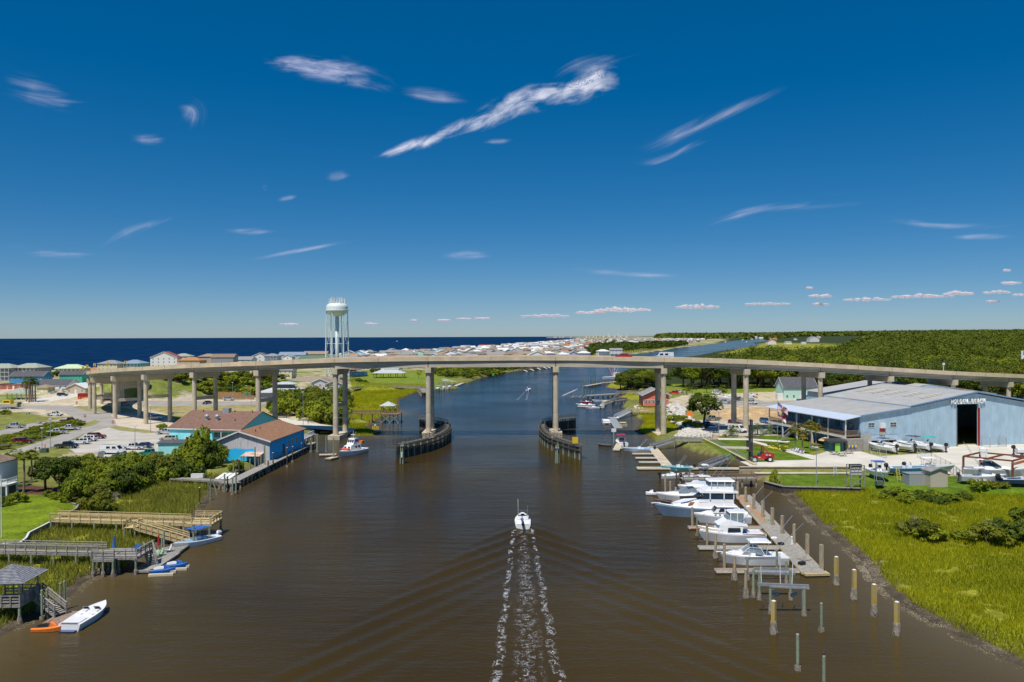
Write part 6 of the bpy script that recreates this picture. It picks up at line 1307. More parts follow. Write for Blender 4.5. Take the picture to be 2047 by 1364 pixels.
# --- the yachts at the marina dock (bow left)
def yachtcabin(root,x0,x1,w0,w1,z0,z1,rake0=.3,rake1=.9,mat=WHITE,name='cabin'):
 return MB().loft([[(x0,-w0/2,z0),(x0,w0/2,z0),(x0+rake0,w0/2*.9,z1),(x0+rake0,-w0/2*.9,z1)],[(x1,-w1/2,z0),(x1,w1/2,z0),(x1-rake1,w1/2*.85,z1),(x1-rake1,-w1/2*.85,z1)]],0).build(name,mat,root)
def sidewin(root,x0,x1,y,z,h,mat=GLASS,slant=.3):
 for s in(-1,1):MB().loft([[(x0,s*y,z),(x1,s*y*.985,z),(x1-slant,s*y*.955,z+h),(x0+.05,s*y*.96,z+h)],[(x0,s*(y+.03),z),(x1,s*(y+.02),z),(x1-slant,s*(y-.02),z+h),(x0+.05,s*(y-.01),z+h)]],0).build('side_window',mat,root)
def outrig(root,x,y,z,L=6.5,a=52):
 for s in(-1,1):MB().cyl((x,s*y,z),(x-L*cos(R(a)),s*(y+.9),z+L*sin(R(a))),.03,n=5).build('outrigger',ALU,root)
# big flybridge yacht
bx_,by_=g(1478,1034);yd=by_
yt=thing('flybridge_yacht','largest white flybridge yacht with a blue grey hull and black rolled awning','yacht',(bx_,by_+1.6,0),R(180.5))
hull(yt,13.8,4.4,1.45,HB,WHITE,stripe=HB,bottom=BOTT,cock=(.02,.1),floor=.8,bow=.75,draft=.6,flare=.82)
MB().loft([[(1.0,-1.95,1.4),(1.0,1.95,1.4),(1.0,1.85,3.0),(1.0,-1.85,3.0)],[(7.2,-1.85,1.6),(7.2,1.85,1.6),(6.6,1.6,3.0),(6.6,-1.6,3.0)],[(11.2,-.9,1.85),(11.2,.9,1.85),(9.0,.9,2.35),(9.0,-.9,2.35)]],0).build('deckhouse',WHITE,yt)
MB().loft([[(.6,-1.9,3.0),(.6,1.9,3.0),(.7,1.85,4.0),(.7,-1.85,4.0)],[(6.9,-1.6,3.0),(6.9,1.6,3.0),(5.2,1.5,4.0),(5.2,-1.5,4.0)]],0).build('saloon_glass',GLASS,yt)
for x_ in(1.0,2.6,4.9):
 for s in(-1,1):MB().box((x_,s*1.82,3.5),(.16,.12,1.05)).build('window_pillar',WHITE,yt)
MB().loft([[(.3,-2.05,4.0),(.3,2.05,4.0),(.3,2.05,4.25),(.3,-2.05,4.25)],[(6.4,-1.5,4.0),(6.4,1.5,4.0),(6.2,1.5,4.2),(6.2,-1.5,4.2)]],0).build('flybridge_deck',WHITE,yt);MB().loft([[(1.0,-1.75,4.25),(1.0,1.75,4.25),(1.0,1.65,5.0),(1.0,-1.65,5.0)],[(5.7,-1.3,4.25),(5.7,1.3,4.25),(4.9,1.2,5.0),(4.9,-1.2,5.0)]],0).build('flybridge_coaming',WHITE,yt)
for x_ in(1.2,2.4,3.6,4.6):
 for s in(-1,1):MB().box((x_,s*1.5,5.4),(.08,.08,.9)).build('bridge_post',WHITE,yt)
MB().loft([[(1.2,-1.5,5.0),(1.2,1.5,5.0),(1.3,1.45,5.85),(1.3,-1.45,5.85)],[(4.9,-1.15,5.0),(4.9,1.15,5.0),(4.4,1.1,5.85),(4.4,-1.1,5.85)]],0).build('bridge_enclosure',CLEAR,yt)
MB().loft([[(.7,-1.7,5.85),(.7,1.7,5.85),(.8,1.5,6.05),(.8,-1.5,6.05)],[(5.0,-1.3,5.85),(5.0,1.3,5.85),(4.7,1.1,6.05),(4.7,-1.1,6.05)]],0).build('hardtop',WHITE,yt)
for x0,x1 in((5.0,6.6),(6.9,8.6)):sidewin(yt,x0,x1,1.72 if x0<6 else 1.50,1.95,.55,TEAK,.5 if x0>6 else 0)
MB().cyl((6.2,1.45,3.45),(9.8,1.3,3.25),.22,n=8).build('rolled_awning',BLACK,yt);bowrail(yt,13.8,4.4,1.45,.75,.66,.55,TEAK);m=MB();m.ell((11.6,.3,2.35),(.9,.5,.28),0,8,5);m.box((12.3,0,2.4),(.9,.6,.35));m.build('anchor_gear',BLACK,yt);MB().beam((13.5,0,2.15),(14.3,0,2.1),.35,.1).build('bow_pulpit',WHITE,yt)
MB().box((.0,.9,.9),(.3,.5,.5)).build('stern_step',WHITE,yt);m=MB();
for k in range(7):a=pi*k/6;b=pi*(k+1)/6;(k<6)and m.cyl((-.3-.0,.2+.5*cos(a),2.1+.5*sin(a)),(-.3,.2+.5*cos(b),2.1+.5*sin(b)),.09,n=6)
m.build('red_life_ring',RED,yt)
# cabin cruiser below it
cc=thing('cabin_cruiser','small white cabin cruiser with three dark portholes below the largest yacht','yacht',(g(1503,1048)[0],g(1503,1048)[1]+1.4,0),R(180));hull(cc,8.9,3.0,1.15,WHITE,WHITE,bottom=HB,cock=(.03,.3),floor=.5,bow=.45)
MB().loft([[(2.9,-1.25,1.1),(2.9,1.25,1.1),(2.9,1.2,1.7),(2.9,-1.2,1.7)],[(7.6,-.8,1.45),(7.6,.8,1.45),(6.6,.7,1.75),(6.6,-.7,1.75)]],0).build('trunk_cabin',WHITE,cc);MB().loft([[(2.6,-1.15,1.7),(2.6,1.15,1.7),(2.8,1.1,2.65),(2.8,-1.1,2.65)],[(6.0,-1.0,1.7),(6.0,1.0,1.7),(5.2,.9,2.65),(5.2,-.9,2.65)]],0).build('wheelhouse',WHITE,cc);sidewin(cc,3.0,4.1,1.14,1.95,.5,GLASS,.1);sidewin(cc,4.25,5.2,1.08,1.95,.5,GLASS,.35)
for y_ in(-.5,.5):MB().beam((5.95,y_,1.85),(5.35,y_,2.5),.8,.04).build('windscreen',GLASS,cc)
for x_ in(4.3,5.0,5.7):
 for s in(-1,1):MB().box((x_,s*1.19,1.38),(.32,.06,.2)).build('porthole',BLACK,cc)
MB().loft([[(2.2,-1.3,2.65),(2.2,1.3,2.65),(2.2,1.2,2.8),(2.2,-1.2,2.8)],[(5.5,-1.05,2.65),(5.5,1.05,2.65),(5.3,.9,2.8),(5.3,-.9,2.8)]],0).build('cabin_roof',WHITE,cc)
for x_ in(1.3,5.6):MB().ell((x_,1.6,.55),(.22,.2,.35),0,8,5).build('blue_fender',pm('blue_fender_rubber',(.01,.10,.45),.5,2,.05),cc)
# sport fisher with teak
sf=thing('sport_fishing_yacht','white sport fishing yacht with teak pulpit and enclosed flybridge','yacht',(g(1533,1086)[0],g(1533,1086)[1]+1.7,0),R(180));hull(sf,9.6,3.5,1.2,WHITE,WHITE,floorm=CREAMD,bottom=HT,cock=(.03,.36),floor=.5,bow=.5)
MB().loft([[(3.5,-1.5,1.2),(3.5,1.5,1.2),(3.3,1.4,2.35),(3.3,-1.4,2.35)],[(7.0,-1.3,1.4),(7.0,1.3,1.4),(6.6,1.2,2.5),(6.6,-1.2,2.5)]],0).build('cabin',WHITE,sf);sidewin(sf,3.7,5.6,1.47,1.55,.6,GLASS,.1)
MB().loft([[(2.7,-1.5,2.35),(2.7,1.5,2.35),(2.7,1.45,2.6),(2.7,-1.45,2.6)],[(6.9,-1.15,2.5),(6.9,1.15,2.5),(5.4,1.1,3.3),(5.4,-1.1,3.3)]],0).build('flybridge',WHITE,sf);MB().loft([[(3.0,-1.25,2.7),(3.0,1.25,2.7),(3.2,1.1,4.2),(3.2,-1.1,4.2)],[(5.6,-1.1,3.1),(5.6,1.1,3.1),(4.9,.95,4.2),(4.9,-.95,4.2)]],0).build('bridge_enclosure',CLEAR,sf)
for x_ in(3.15,4.1,5.1):
 for s in(-1,1):MB().beam((x_,s*1.22,2.8),(x_-.05,s*1.08,4.2),.09).build('bridge_post',WHITE,sf)
MB().loft([[(2.5,-1.2,4.2),(2.5,1.2,4.2),(2.6,1.1,4.38),(2.6,-1.1,4.38)],[(5.2,-1.0,4.2),(5.2,1.0,4.2),(5.0,.9,4.4),(5.0,-.9,4.4)]],0).build('hardtop',WHITE,sf);bowrail(sf,9.6,3.5,1.2,.5,.66,.5);MB().beam((9.3,0,1.72),(10.6,0,1.72),.4,.1).build('bow_pulpit',TEAK,sf)
for s in(-1,1):MB().beam((.2,s*1.62,1.23),(3.4,s*1.68,1.25),.14,.04).build('teak_coaming',TEAK,sf)
MB().beam((.12,-1.5,1.23),(.12,1.5,1.23),.14,.04).build('teak_coaming',TEAK,sf);MB().box((1.6,0,.75),(1.0,.8,.5)).build('engine_box',CREAMD,sf);MB().box((2.9,.2,1.0),(.5,1.2,.8)).build('blue_cover',BLUEC,sf);outrig(sf,3.6,1.2,3.0,6.3,47)
# nearest express fishing boat
ex=thing('express_fishing_boat','nearest white fishing boat with hardtop and tall outriggers at the marina dock','boat',(g(1578,1131)[0],g(1578,1131)[1]+1.4,0),R(180));hull(ex,8.7,3.1,1.05,WHITE,WHITE,floorm=CREAMD,bottom=pm('pinkish_hull_bottom',(.55,.45,.45),.4,2,.1),stripe=WHITE,cock=(.03,.46),floor=.45,bow=.45)
MB().loft([[(4.3,-1.1,1.1),(4.3,1.1,1.1),(4.3,1.0,1.5),(4.3,-1.0,1.5)],[(7.5,-.5,1.45),(7.5,.5,1.45),(6.4,.4,1.6),(6.4,-.4,1.6)]],0).build('trunk_cabin',WHITE,ex);MB().loft([[(3.2,-1.05,1.3),(3.2,1.05,1.3),(3.6,.9,2.1),(3.6,-.9,2.1)],[(5.9,-.8,1.4),(5.9,.8,1.4),(4.9,.6,2.15),(4.9,-.6,2.15)]],0).build('windscreen',CLEAR,ex)
for s in(-1,1):MB().beam((3.1,s*1.08,1.3),(3.6,s*.95,2.2),.07).build('screen_frame',WHITE,ex);MB().beam((3.6,s*.95,2.18),(5.0,s*.65,2.2),.06).build('screen_frame',WHITE,ex);MB().beam((5.0,s*.65,2.2),(6.0,s*.8,1.42),.06).build('screen_frame',WHITE,ex)
ttop(ex,3.6,1.1,2.85,2.7,2.2,WHITE,WPAINT,.12);MB().cyl((4.6,.3,2.95),(4.6,.3,3.15),.3,n=10).build('radar_dome',WHITE,ex);bowrail(ex,8.7,3.1,1.05,.45,.58,.6,WPAINT);outrig(ex,2.6,1.2,1.2,6.2,47);MB().box((1.4,0,.75),(1.1,1.0,.6)).build('tackle_box',WHITE,ex);MB().beam((8.4,0,1.5),(9.2,0,1.5),.3,.08).build('bow_pulpit',WHITE,ex)
# express cruiser behind the big yacht
ec=thing('express_cruiser','white express cruiser with a glass windscreen behind the largest yacht','yacht',(g(1432,1006)[0],g(1432,1006)[1]+1.5,0),R(180));hull(ec,10.6,3.5,1.2,WHITE,WHITE,bottom=HB,stripe=WHITE,cock=(.03,.3),floor=.6,bow=.55)
MB().loft([[(3.6,-1.4,1.2),(3.6,1.4,1.2),(3.6,1.3,1.8),(3.6,-1.3,1.8)],[(9.2,-.5,1.6),(9.2,.5,1.6),(7.0,.5,1.85),(7.0,-.5,1.85)]],0).build('trunk_cabin',WHITE,ec);MB().loft([[(3.4,-1.2,1.7),(3.4,1.2,1.7),(3.7,1.0,2.6),(3.7,-1.0,2.6)],[(6.6,-.9,1.8),(6.6,.9,1.8),(5.3,.7,2.6),(5.3,-.7,2.6)]],0).build('windscreen',CLEAR,ec);ttop(ec,3.6,1.3,3.1,3.0,2.4,WHITE,ALU,.12)
# tower sportfisher behind
ts=thing('tower_boat','white fishing boat with a metal tuna tower behind the yachts','boat',(g(1448,985)[0],g(1448,985)[1]+.8,0),R(182));hull(ts,8.8,3.0,1.0,WHITE,WHITE,cock=(.03,.5),floor=.4,bow=.5)
yachtcabin(ts,3.4,6.6,2.2,1.4,1.1,2.2);ttop(ts,3.8,.9,3.1,2.2,2.0,WHITE,ALU);ttop(ts,3.6,3.1,5.2,1.3,1.4,WHITE,ALU);outrig(ts,2.8,1.0,1.6,7.5,50)
for k in range(3):MB().cyl((4.6,(k-1)*.4,2.2),(4.4,(k-1)*.4,4.2),.03,n=4).build('tower_ladder',ALU,ts)
# smaller boats round the finger docks
center_console((*g(1385,939),0),R(180),'teal hulled center console with twin tower rods at the cross dock',7.3,2.4,HT,None,2.2,1)
center_console((*g(1322,956),0),R(6),'white skiff with its outboard at the left below the cross dock',5.2,2.0,WHITE)
center_console((*g(1364,958),0),R(4),'blue grey skiff tied under the fixed pier',4.6,1.8,HB)
center_console((*g(1306,902),0),R(178),'white and light blue center console moored at the finger dock walkway',8.2,2.5,WHITE,None,stripe=HLB)
rt=thing('red_top_boat','small white cabin boat with a red canopy at the fuel dock','boat',(*g(1247,893),0),R(95));hull(rt,7.5,2.8,.9,WHITE,WHITE,cock=(.03,.4),floor=.4,bow=.4);yachtcabin(rt,2.8,5.5,2.2,1.6,1.0,2.0);ttop(rt,3.0,.9,2.7,3.0,2.3,RED,WPAINT,.25);outboard(rt,0,0,.7)
MB().box((2.75,0,1.6),(.05,1.5,.7)).build('window',GLASS,rt)
sk=thing('rowing_skiff','tiny dark skiff left of the fuel dock','boat',(*g(1222,893),0),R(160));hull(sk,3.8,1.5,.45,DARK,WOODG,cock=(.05,.9),floor=.1,bow=.2)
person((g(1213,891)[0],g(1213,891)[1],.15),1.0,'person in blue sitting in the tiny dark skiff',BLUEC,WPAINT,sit=True)
jetski((*g(1290,990),.05),R(178),'white and blue jet ski at the end of the short finger dock',WHITE,BLUEC).location.x+=3.2
# cluster of small boats above the bridge shadow
bc=[(1198,817,184,6.0,'white pontoon style skiff nearest in the small boat cluster',WHITE,None),(1190,812,170,5.5,'tan striped small boat in the cluster',WHITE,None),(1183,806,175,5.5,'red hulled small boat in the cluster',RED,None),(1205,803,180,5.0,'small boat under a bright blue cover in the cluster',WHITE,BLUEC),(1210,805,10,5.0,'small boat with a yellow cover in the cluster',WHITE,YELLOW),(1172,812,150,5.0,'white runabout at the left of the small boat cluster',WHITE,None)]
for px,py,rz,L,lb,hm,top in bc:
 r_=thing('small_boat',lb,'boat',(*g(px,py),0),R(rz),'small boats at the right bank dock');hull(r_,L,2.1,.6,hm,WHITE,cock=(.04,.85),floor=.25,bow=.3)
 if top:MB().ell((L*.45,0,.8),(L*.38,.8,.35),0,10,5).build('boat_cover',top,r_)
 else:console(r_,L*.45,.22);outboard(r_,0,0,.55)
pt=thing('pontoon_boat','white pontoon boat with a folded dark bimini at the grey float','boat',(*g(1213,849),0),R(88));MB().cyl((0,-1,.15),(6,-1,.15),.35,n=10).build('pontoon',ALU,pt);MB().cyl((0,1,.15),(6,1,.15),.35,n=10).build('pontoon',ALU,pt);MB().box((3,0,.55),(6.2,2.5,.12)).build('deck',WHITE,pt)
for(a,b)in(((.1,-1.2),(6,-1.2)),((.1,1.2),(6,1.2)),((6,-1.2),(6,1.2)),((.1,-1.2),(.1,1.2))):MB().beam((*a,.95),(*b,.95),.05,.7).build('side_panel',WHITE,pt)
MB().beam((1.5,-1.2,1.9),(1.5,1.2,1.9),.3,.3).build('folded_bimini',DARK,pt)
bg_=thing('work_barge','small tan work barge right of the grey float','boat',(*g(1246,853),0),R(85));MB().box((2.4,0,.3),(5,2.6,.7)).build('hull',WOODG,bg_);MB().box((2.4,0,1.1),(3,2.2,.08)).build('canopy',WOODY,bg_)
for a in(1,3.8):
 for b in(-1,1):MB().box((a,b,.85),(.08,.08,.6)).build('canopy_post',WOODG,bg_)
# shrimp trawler
tr=thing('shrimp_trawler','shrimp trawler with red and white outrigger booms moored by the red roofed shed','trawler',(*g(1206,758),0),R(8));hull(tr,16,5.2,1.6,WHITE,WOODG,bottom=HN_,cock=(.03,.4),floor=.8,bow=1.4);yachtcabin(tr,7.5,12,3.6,3,1.8,4.6,.2,.3)
PK=pm('pink_boom_paint',(.55,.25,.22),.6,2,.1)
for s in(-1,1):MB().cyl((7,0,1.5),(2+s*2,s*5.5,11.5),.16,n=6).build('boom',PK,tr);MB().cyl((7,s*.8,1.5),(11,s*5.5,11),.14,n=6).build('boom',WHITE,tr)
MB().cyl((7,0,1),(7,0,12.5),.2,n=8).build('mast',PK,tr)
for k in range(6):MB().cyl((7,0,12),(k*2.8,(-1)**k*2.4,2),.04,n=4).build('rigging',DARK,tr)
# distant motorboat near the channel under the bridge
t=center_console((*g(1054,781),0),R(70),'small boat with two people heading up the channel beyond the bridge',5.5,2.0)
wk=MB()
for s in(-1,1):
 p0=g(1054+s*3,781);p1=g(1034 if s<0 else 1052,800);wk.add([(p0[0]-.15,p0[1],.05),(p0[0]+.15,p0[1],.05),(p1[0]+.45,p1[1],.05),(p1[0]-.45,p1[1],.05)],[(0,1,2,3)])
o=wk.build('wake_foam',FOAM,kind='stuff');a=o.data.attributes.new('tint','FLOAT_COLOR','POINT');a.data.foreach_set('color',np.full(len(o.data.vertices)*4,2.0,np.float32));o['label']='thin white wake behind the distant small boat'
for i in range(2):person((g(1054,781)[0]+.5*i,g(1054,781)[1]+1.5+i,.3),1.2,['left','right'][i]+' person standing in the distant small boat',BLUEC if i else WPAINT,DARK)
for(px,py,lb)in((792,683,'tiny white boat far out on the ocean'),(1119,674.6,'tiny white boat near the ocean horizon, left one'),(1126,674.7,'tiny white boat near the ocean horizon, right one')):
 x,y=g(px,py);s=y/FPX;t=thing('distant_boat',lb,'boat',(x,y,0));hull(t,4*s,1.6*s,.6*s,WHITE,WHITE,bow=.2*s,draft=.1*s,cock=(2,3));MB().box((1.8*s,0,.9*s),(1.5*s,1*s,.7*s)).build('cabin',WHITE,t)
for i,(px,py)in enumerate(((1448,684.5),(1490,684.6),(1482,680.5))):x,y=g(px,py);s=y/FPX;t=thing('distant_boat',['small white boat by the far sand bank','white boat in the far right part of the channel','white boat near the far bend of the channel'][i],'boat',(x,y,0));hull(t,5*s,2*s,.8*s,WHITE,WHITE,bow=.3*s,draft=.1*s,cock=(2,3));MB().box((2.5*s,0,1.3*s),(2*s,1.4*s,1*s)).build('cabin',WHITE,t)
# --- boats on land in the yard
def stands(root,L,z,B):
 for x_ in(L*.15,L*.6):MB().box((x_,0,-z/2-.15),(.4,.6,z-.3)).build('keel_block',WOODG,root)
def landboat(px,py,rz,label,L=6.8,z=.75,hm=WHITE,top=None,nout=1,up=False,bottom=None,**k):
 x,y=g(px,py,UP);r_=center_console((x,y,UP+z),R(rz),label,L,2.4,hm,top,2.1,nout,BLACK,'boats stored on land at the marina',bottom=bottom,up=up,**k);stands(r_,L,z,2.4);r_.scale=(1.22,)*3;r_.location.z+=.15;return r_
landboat(1742,952,268,'bow-on white stored boat with a blue canopy beside the ladder stand',6.2,top=BLUEC)
landboat(1776,950,-12,'stored boat with a steel blue hull behind the yellow stepladder',7.0,hm=HBL);landboat(1812,947,-14,'stored white boat with a white hardtop right of the steel blue one',7.4,top=WHITE,hm=pm('pale_green_hull',(.55,.64,.58),.3,2,.05,coat=.4))
landboat(1790,908,118,'leftmost stored boat against the barn with a navy canopy',6.4,top=HN_,z=.7);landboat(1826,906,128,'long cream stored boat second from the left against the barn',7.8,z=.7,hm=pm('cream_hull',(.66,.62,.52),.3,2,.05,coat=.4),bottom=BOTT);landboat(1858,905,122,'stored boat with a black canopy and blue bottom against the barn',7.8,top=DARK,z=.8,bottom=BOTT);landboat(1888,905,122,'rightmost stored boat by the barn with a teal canopy',7.0,top=pm('teal_canvas',(.02,.40,.36),.7,2,.1),z=.7,bottom=BOTT)
tb=thing('tower_cruiser','big white cruiser with a tall tuna tower stored at the right edge of the yard','boat',(g(1958,962,UP)[0]-1,g(1958,962,UP)[1]+4,UP+.9),R(-22));hull(tb,11.5,3.7,1.15,SILV,WHITE,cock=(.03,.35),floor=.5,bow=.6,bottom=BOTT);yachtcabin(tb,3.6,9.2,2.8,.9,1.2,1.8,.1,1.8);MB().loft([[(3.2,-1.2,1.8),(3.2,1.2,1.8),(3.4,1.0,2.7),(3.4,-1.0,2.7)],[(6.6,-1.0,1.8),(6.6,1.0,1.8),(5.2,.8,2.7),(5.2,-.8,2.7)]],0).build('windscreen',GLASS,tb)
ttop(tb,3.8,1.2,3.0,2.8,2.3,WHITE,WPAINT,.12);ttop(tb,3.6,3.1,5.2,1.6,1.6,WHITE,WPAINT);MB().box((3.6,0,4.1),(1.2,1.2,.5)).build('tower_seat',WHITE,tb);outrig(tb,2.8,1.1,1.8,5,60);stands(tb,11,.9,3)
wb=thing('cuddy_boat','white and grey two tone cuddy boat in front of the tower cruiser','boat',(g(1922,968,UP)[0],g(1922,968,UP)[1]+.5,UP+.7),R(-14));hull(wb,8.0,2.6,.95,SILV,WHITE,cock=(.03,.45),floor=.3,bow=.5,bottom=BOTT);yachtcabin(wb,3.4,6.8,2.1,.8,1.0,1.6,.1,1.4);ttop(wb,3.2,.9,2.5,2.0,1.9,WHITE);outboard(wb,0,0,.9,DARK);stands(wb,8,.7,2.6);MB().loft([[(3.4,-1.0,1.6),(3.4,1.0,1.6),(3.5,.9,2.1),(3.5,-.9,2.1)],[(5.4,-.7,1.6),(5.4,.7,1.6),(4.6,.6,2.1),(4.6,-.6,2.1)]],0).build('windscreen',CLEAR,wb)
landboat(2000,972,-10,'navy and white stored boat at the right edge beneath the rusty frame',8.5,z=.6,hm=HN_);landboat(2030,915,-12,'white stored boat with a dark bottom at the right edge',7.5,z=1.2,bottom=BOTT)
rf_=thing('rusty_frame','rusty red steel gantry frame at the right edge of the yard','steel frame',(g(2024,965,UP)[0],g(2024,965,UP)[1],UP),R(25));RST=pm('rusty_steel',(.20,.06,.03),.9,4,.4)
for(a,b)in((0,0),(-3,8),(8,2),(5,10)):MB().box((a,b,2.1),(.3,.3,4.2)).build('frame_post',RST,rf_)
for(a,b)in(((0,0),(8,2)),((0,0),(-3,8)),((8,2),(5,10)),((-3,8),(5,10)),((-1.5,4),(6.5,6))):MB().beam((*a,4.2),(*b,4.2),.25,.3).build('frame_beam',RST,rf_)
MB().beam((1,.6,3.4),(8,2.3,3.4),.2,.5).build('orange_beam',ORANGE,rf_)
jl=jetski((*g(1945,972,UP),UP+.5),R(-8),'white and black jet ski on a small trailer on the grass',WHITE,BLACK);MB().beam((-.3,0,-.1),(3.8,0,-.1),.12).beam((.2,-.5,-.1),(2.6,-.5,-.1),.1).beam((.2,.5,-.1),(2.6,.5,-.1),.1).build('trailer_frame',GALV,jl)
for s in(-1,1):wheel(jl,1.0,s*.75,-.22,.28,.18)
# stepladder, water stand, tripod, small yard things
sx,sy=g(1794,961,UP);t=thing('stepladder','yellow stepladder standing beside the steel blue boat','ladder',(sx,sy,UP));YL=pm('yellow_fibreglass',(.60,.55,.14),.5,2,.08)
for s in(-.35,.35):MB().beam((s,-.7,0),(s*.7,0,2.6),.08,.05).build('rail',YL,t);MB().beam((s,.7,0),(s*.7,0,2.6),.08,.05).build('rail',YL,t)
for k in range(7):MB().box((0,-.65+k*.1,.25+k*.34),(.62-.03*k,.12,.05)).build('rung',YL,t)
sx,sy=g(1710,974,UP);t=thing('water_stand','grey timber stand with white containers on top at the marsh edge','timber stand',(sx,sy,UP),.05)
for a in(-1.3,1.3):
 for b in(-.8,.8):MB().box((a,b,2.1),(.16,.16,4.2)).build('stand_post',WOODG,t)
for z in(2.4,3.6,4.2):MB().box((0,-.8,z),(2.8,.1,.12)).build('stand_rail',WOODG,t);MB().box((0,.8,z),(2.8,.1,.12)).build('stand_rail',WOODG,t)
MB().beam((-1.3,-.85,.1),(1.3,-.85,2.3),.1).build('brace',WOODG,t);MB().beam((1.3,-.88,.1),(-1.3,-.88,2.3),.1).build('brace',WOODG,t);MB().box((0,0,2.45),(2.8,1.7,.1)).build('shelf',WOODG,t)
for a in(-.7,.0,.7):MB().box((a,0,3.0),(.6,.9,1.0)).build('white_container',WPAINT,t)
for a in(-.8,0,.8):MB().box((a,0,4.0),(.6,.9,.6)).build('dark_crate',DARK,t)
sx,sy=g(1752,971,UP);t=thing('hoist_frame','grey metal tripod hoist with a green box right of the timber stand','hoist',(sx,sy,UP));MB().beam((0,0,0),(0,0,4.4),.12).build('leg',GALV,t);MB().beam((1.7,-.6,0),(0,0,4.4),.1).build('leg',GALV,t);MB().beam((-.3,.6,0),(0,0,4.4),.1).build('leg',GALV,t);MB().box((.6,0,.5),(1.4,.8,.8)).build('green_box',pm('dull_green',(.10,.14,.09),.8,2,.1),t)
sx,sy=g(1670,950,UP);t=thing('blue_step_ladder','small light blue ladder by the slip wall','ladder',(sx,sy,UP));
for s in(-.3,.3):MB().beam((s,0,0),(s*.8,.3,1.8),.08).build('rail',TRIM,t)
for k in range(4):MB().box((0,.08*k,.3+k*.4),(.55,.08,.05)).build('rung',TRIM,t)
# chain link fence of the yard
def linkfence(pts,label,h=1.9,z=UP,sp=3.0,mat=None):
 t=thing('chain_link_fence',label,'fence',(0,0,0));mm=bpy.data.materials.get('chain_link')or None
 if not mm:
  mm=bpy.data.materials.new('chain_link');mm.use_nodes=True;mm.node_tree.nodes['Principled BSDF'].inputs['Base Color'].default_value=(.35,.36,.36,1);mm.node_tree.nodes['Principled BSDF'].inputs['Metallic'].default_value=.4
 for a,b in zip(pts,pts[1:]):
  L=hypot(b[0]-a[0],b[1]-a[1]);k=max(1,round(L/sp))
  for i in range(k+1):x=a[0]+(b[0]-a[0])*i/k;y=a[1]+(b[1]-a[1])*i/k;MB().cyl((x,y,z),(x,y,z+h+.05),.045,n=6).build('fence_post',GALV,t)
  for zz in(.1,h):MB().beam((*a,z+zz),(*b,z+zz),.04).build('top_rail',GALV,t)
  m=MB();nd=int(L/.45)
  for i in range(nd):
   t0,t1=i/nd,min(1,(i+1)/nd+h/L*.0)
   p=(a[0]+(b[0]-a[0])*t0,a[1]+(b[1]-a[1])*t0);q=(a[0]+(b[0]-a[0])*min(1,t0+h/L),a[1]+(b[1]-a[1])*min(1,t0+h/L));m.beam((*p,z),(*q,z+h),.012);m.beam((*p,z+h),(*q,z),.012)
  m.build('wire_mesh',mm,t,kind='stuff')
linkfence(gl([(1737,893),(1737,908),(1772,917)],UP),'chain link fence enclosing the boats at the barn corner');linkfence(gl([(1834,915),(1862,925),(1900,945),(1925,965)],UP),'chain link fence with a gate crossing the boat yard',2.1)
linkfence([bw(34.8,-.6)[:2],bw(34.8,-3.4)[:2],bw(40,-3.0)[:2],bw(40.2,-.5)[:2]],'small wire enclosure right of the tall barn door',2.4)
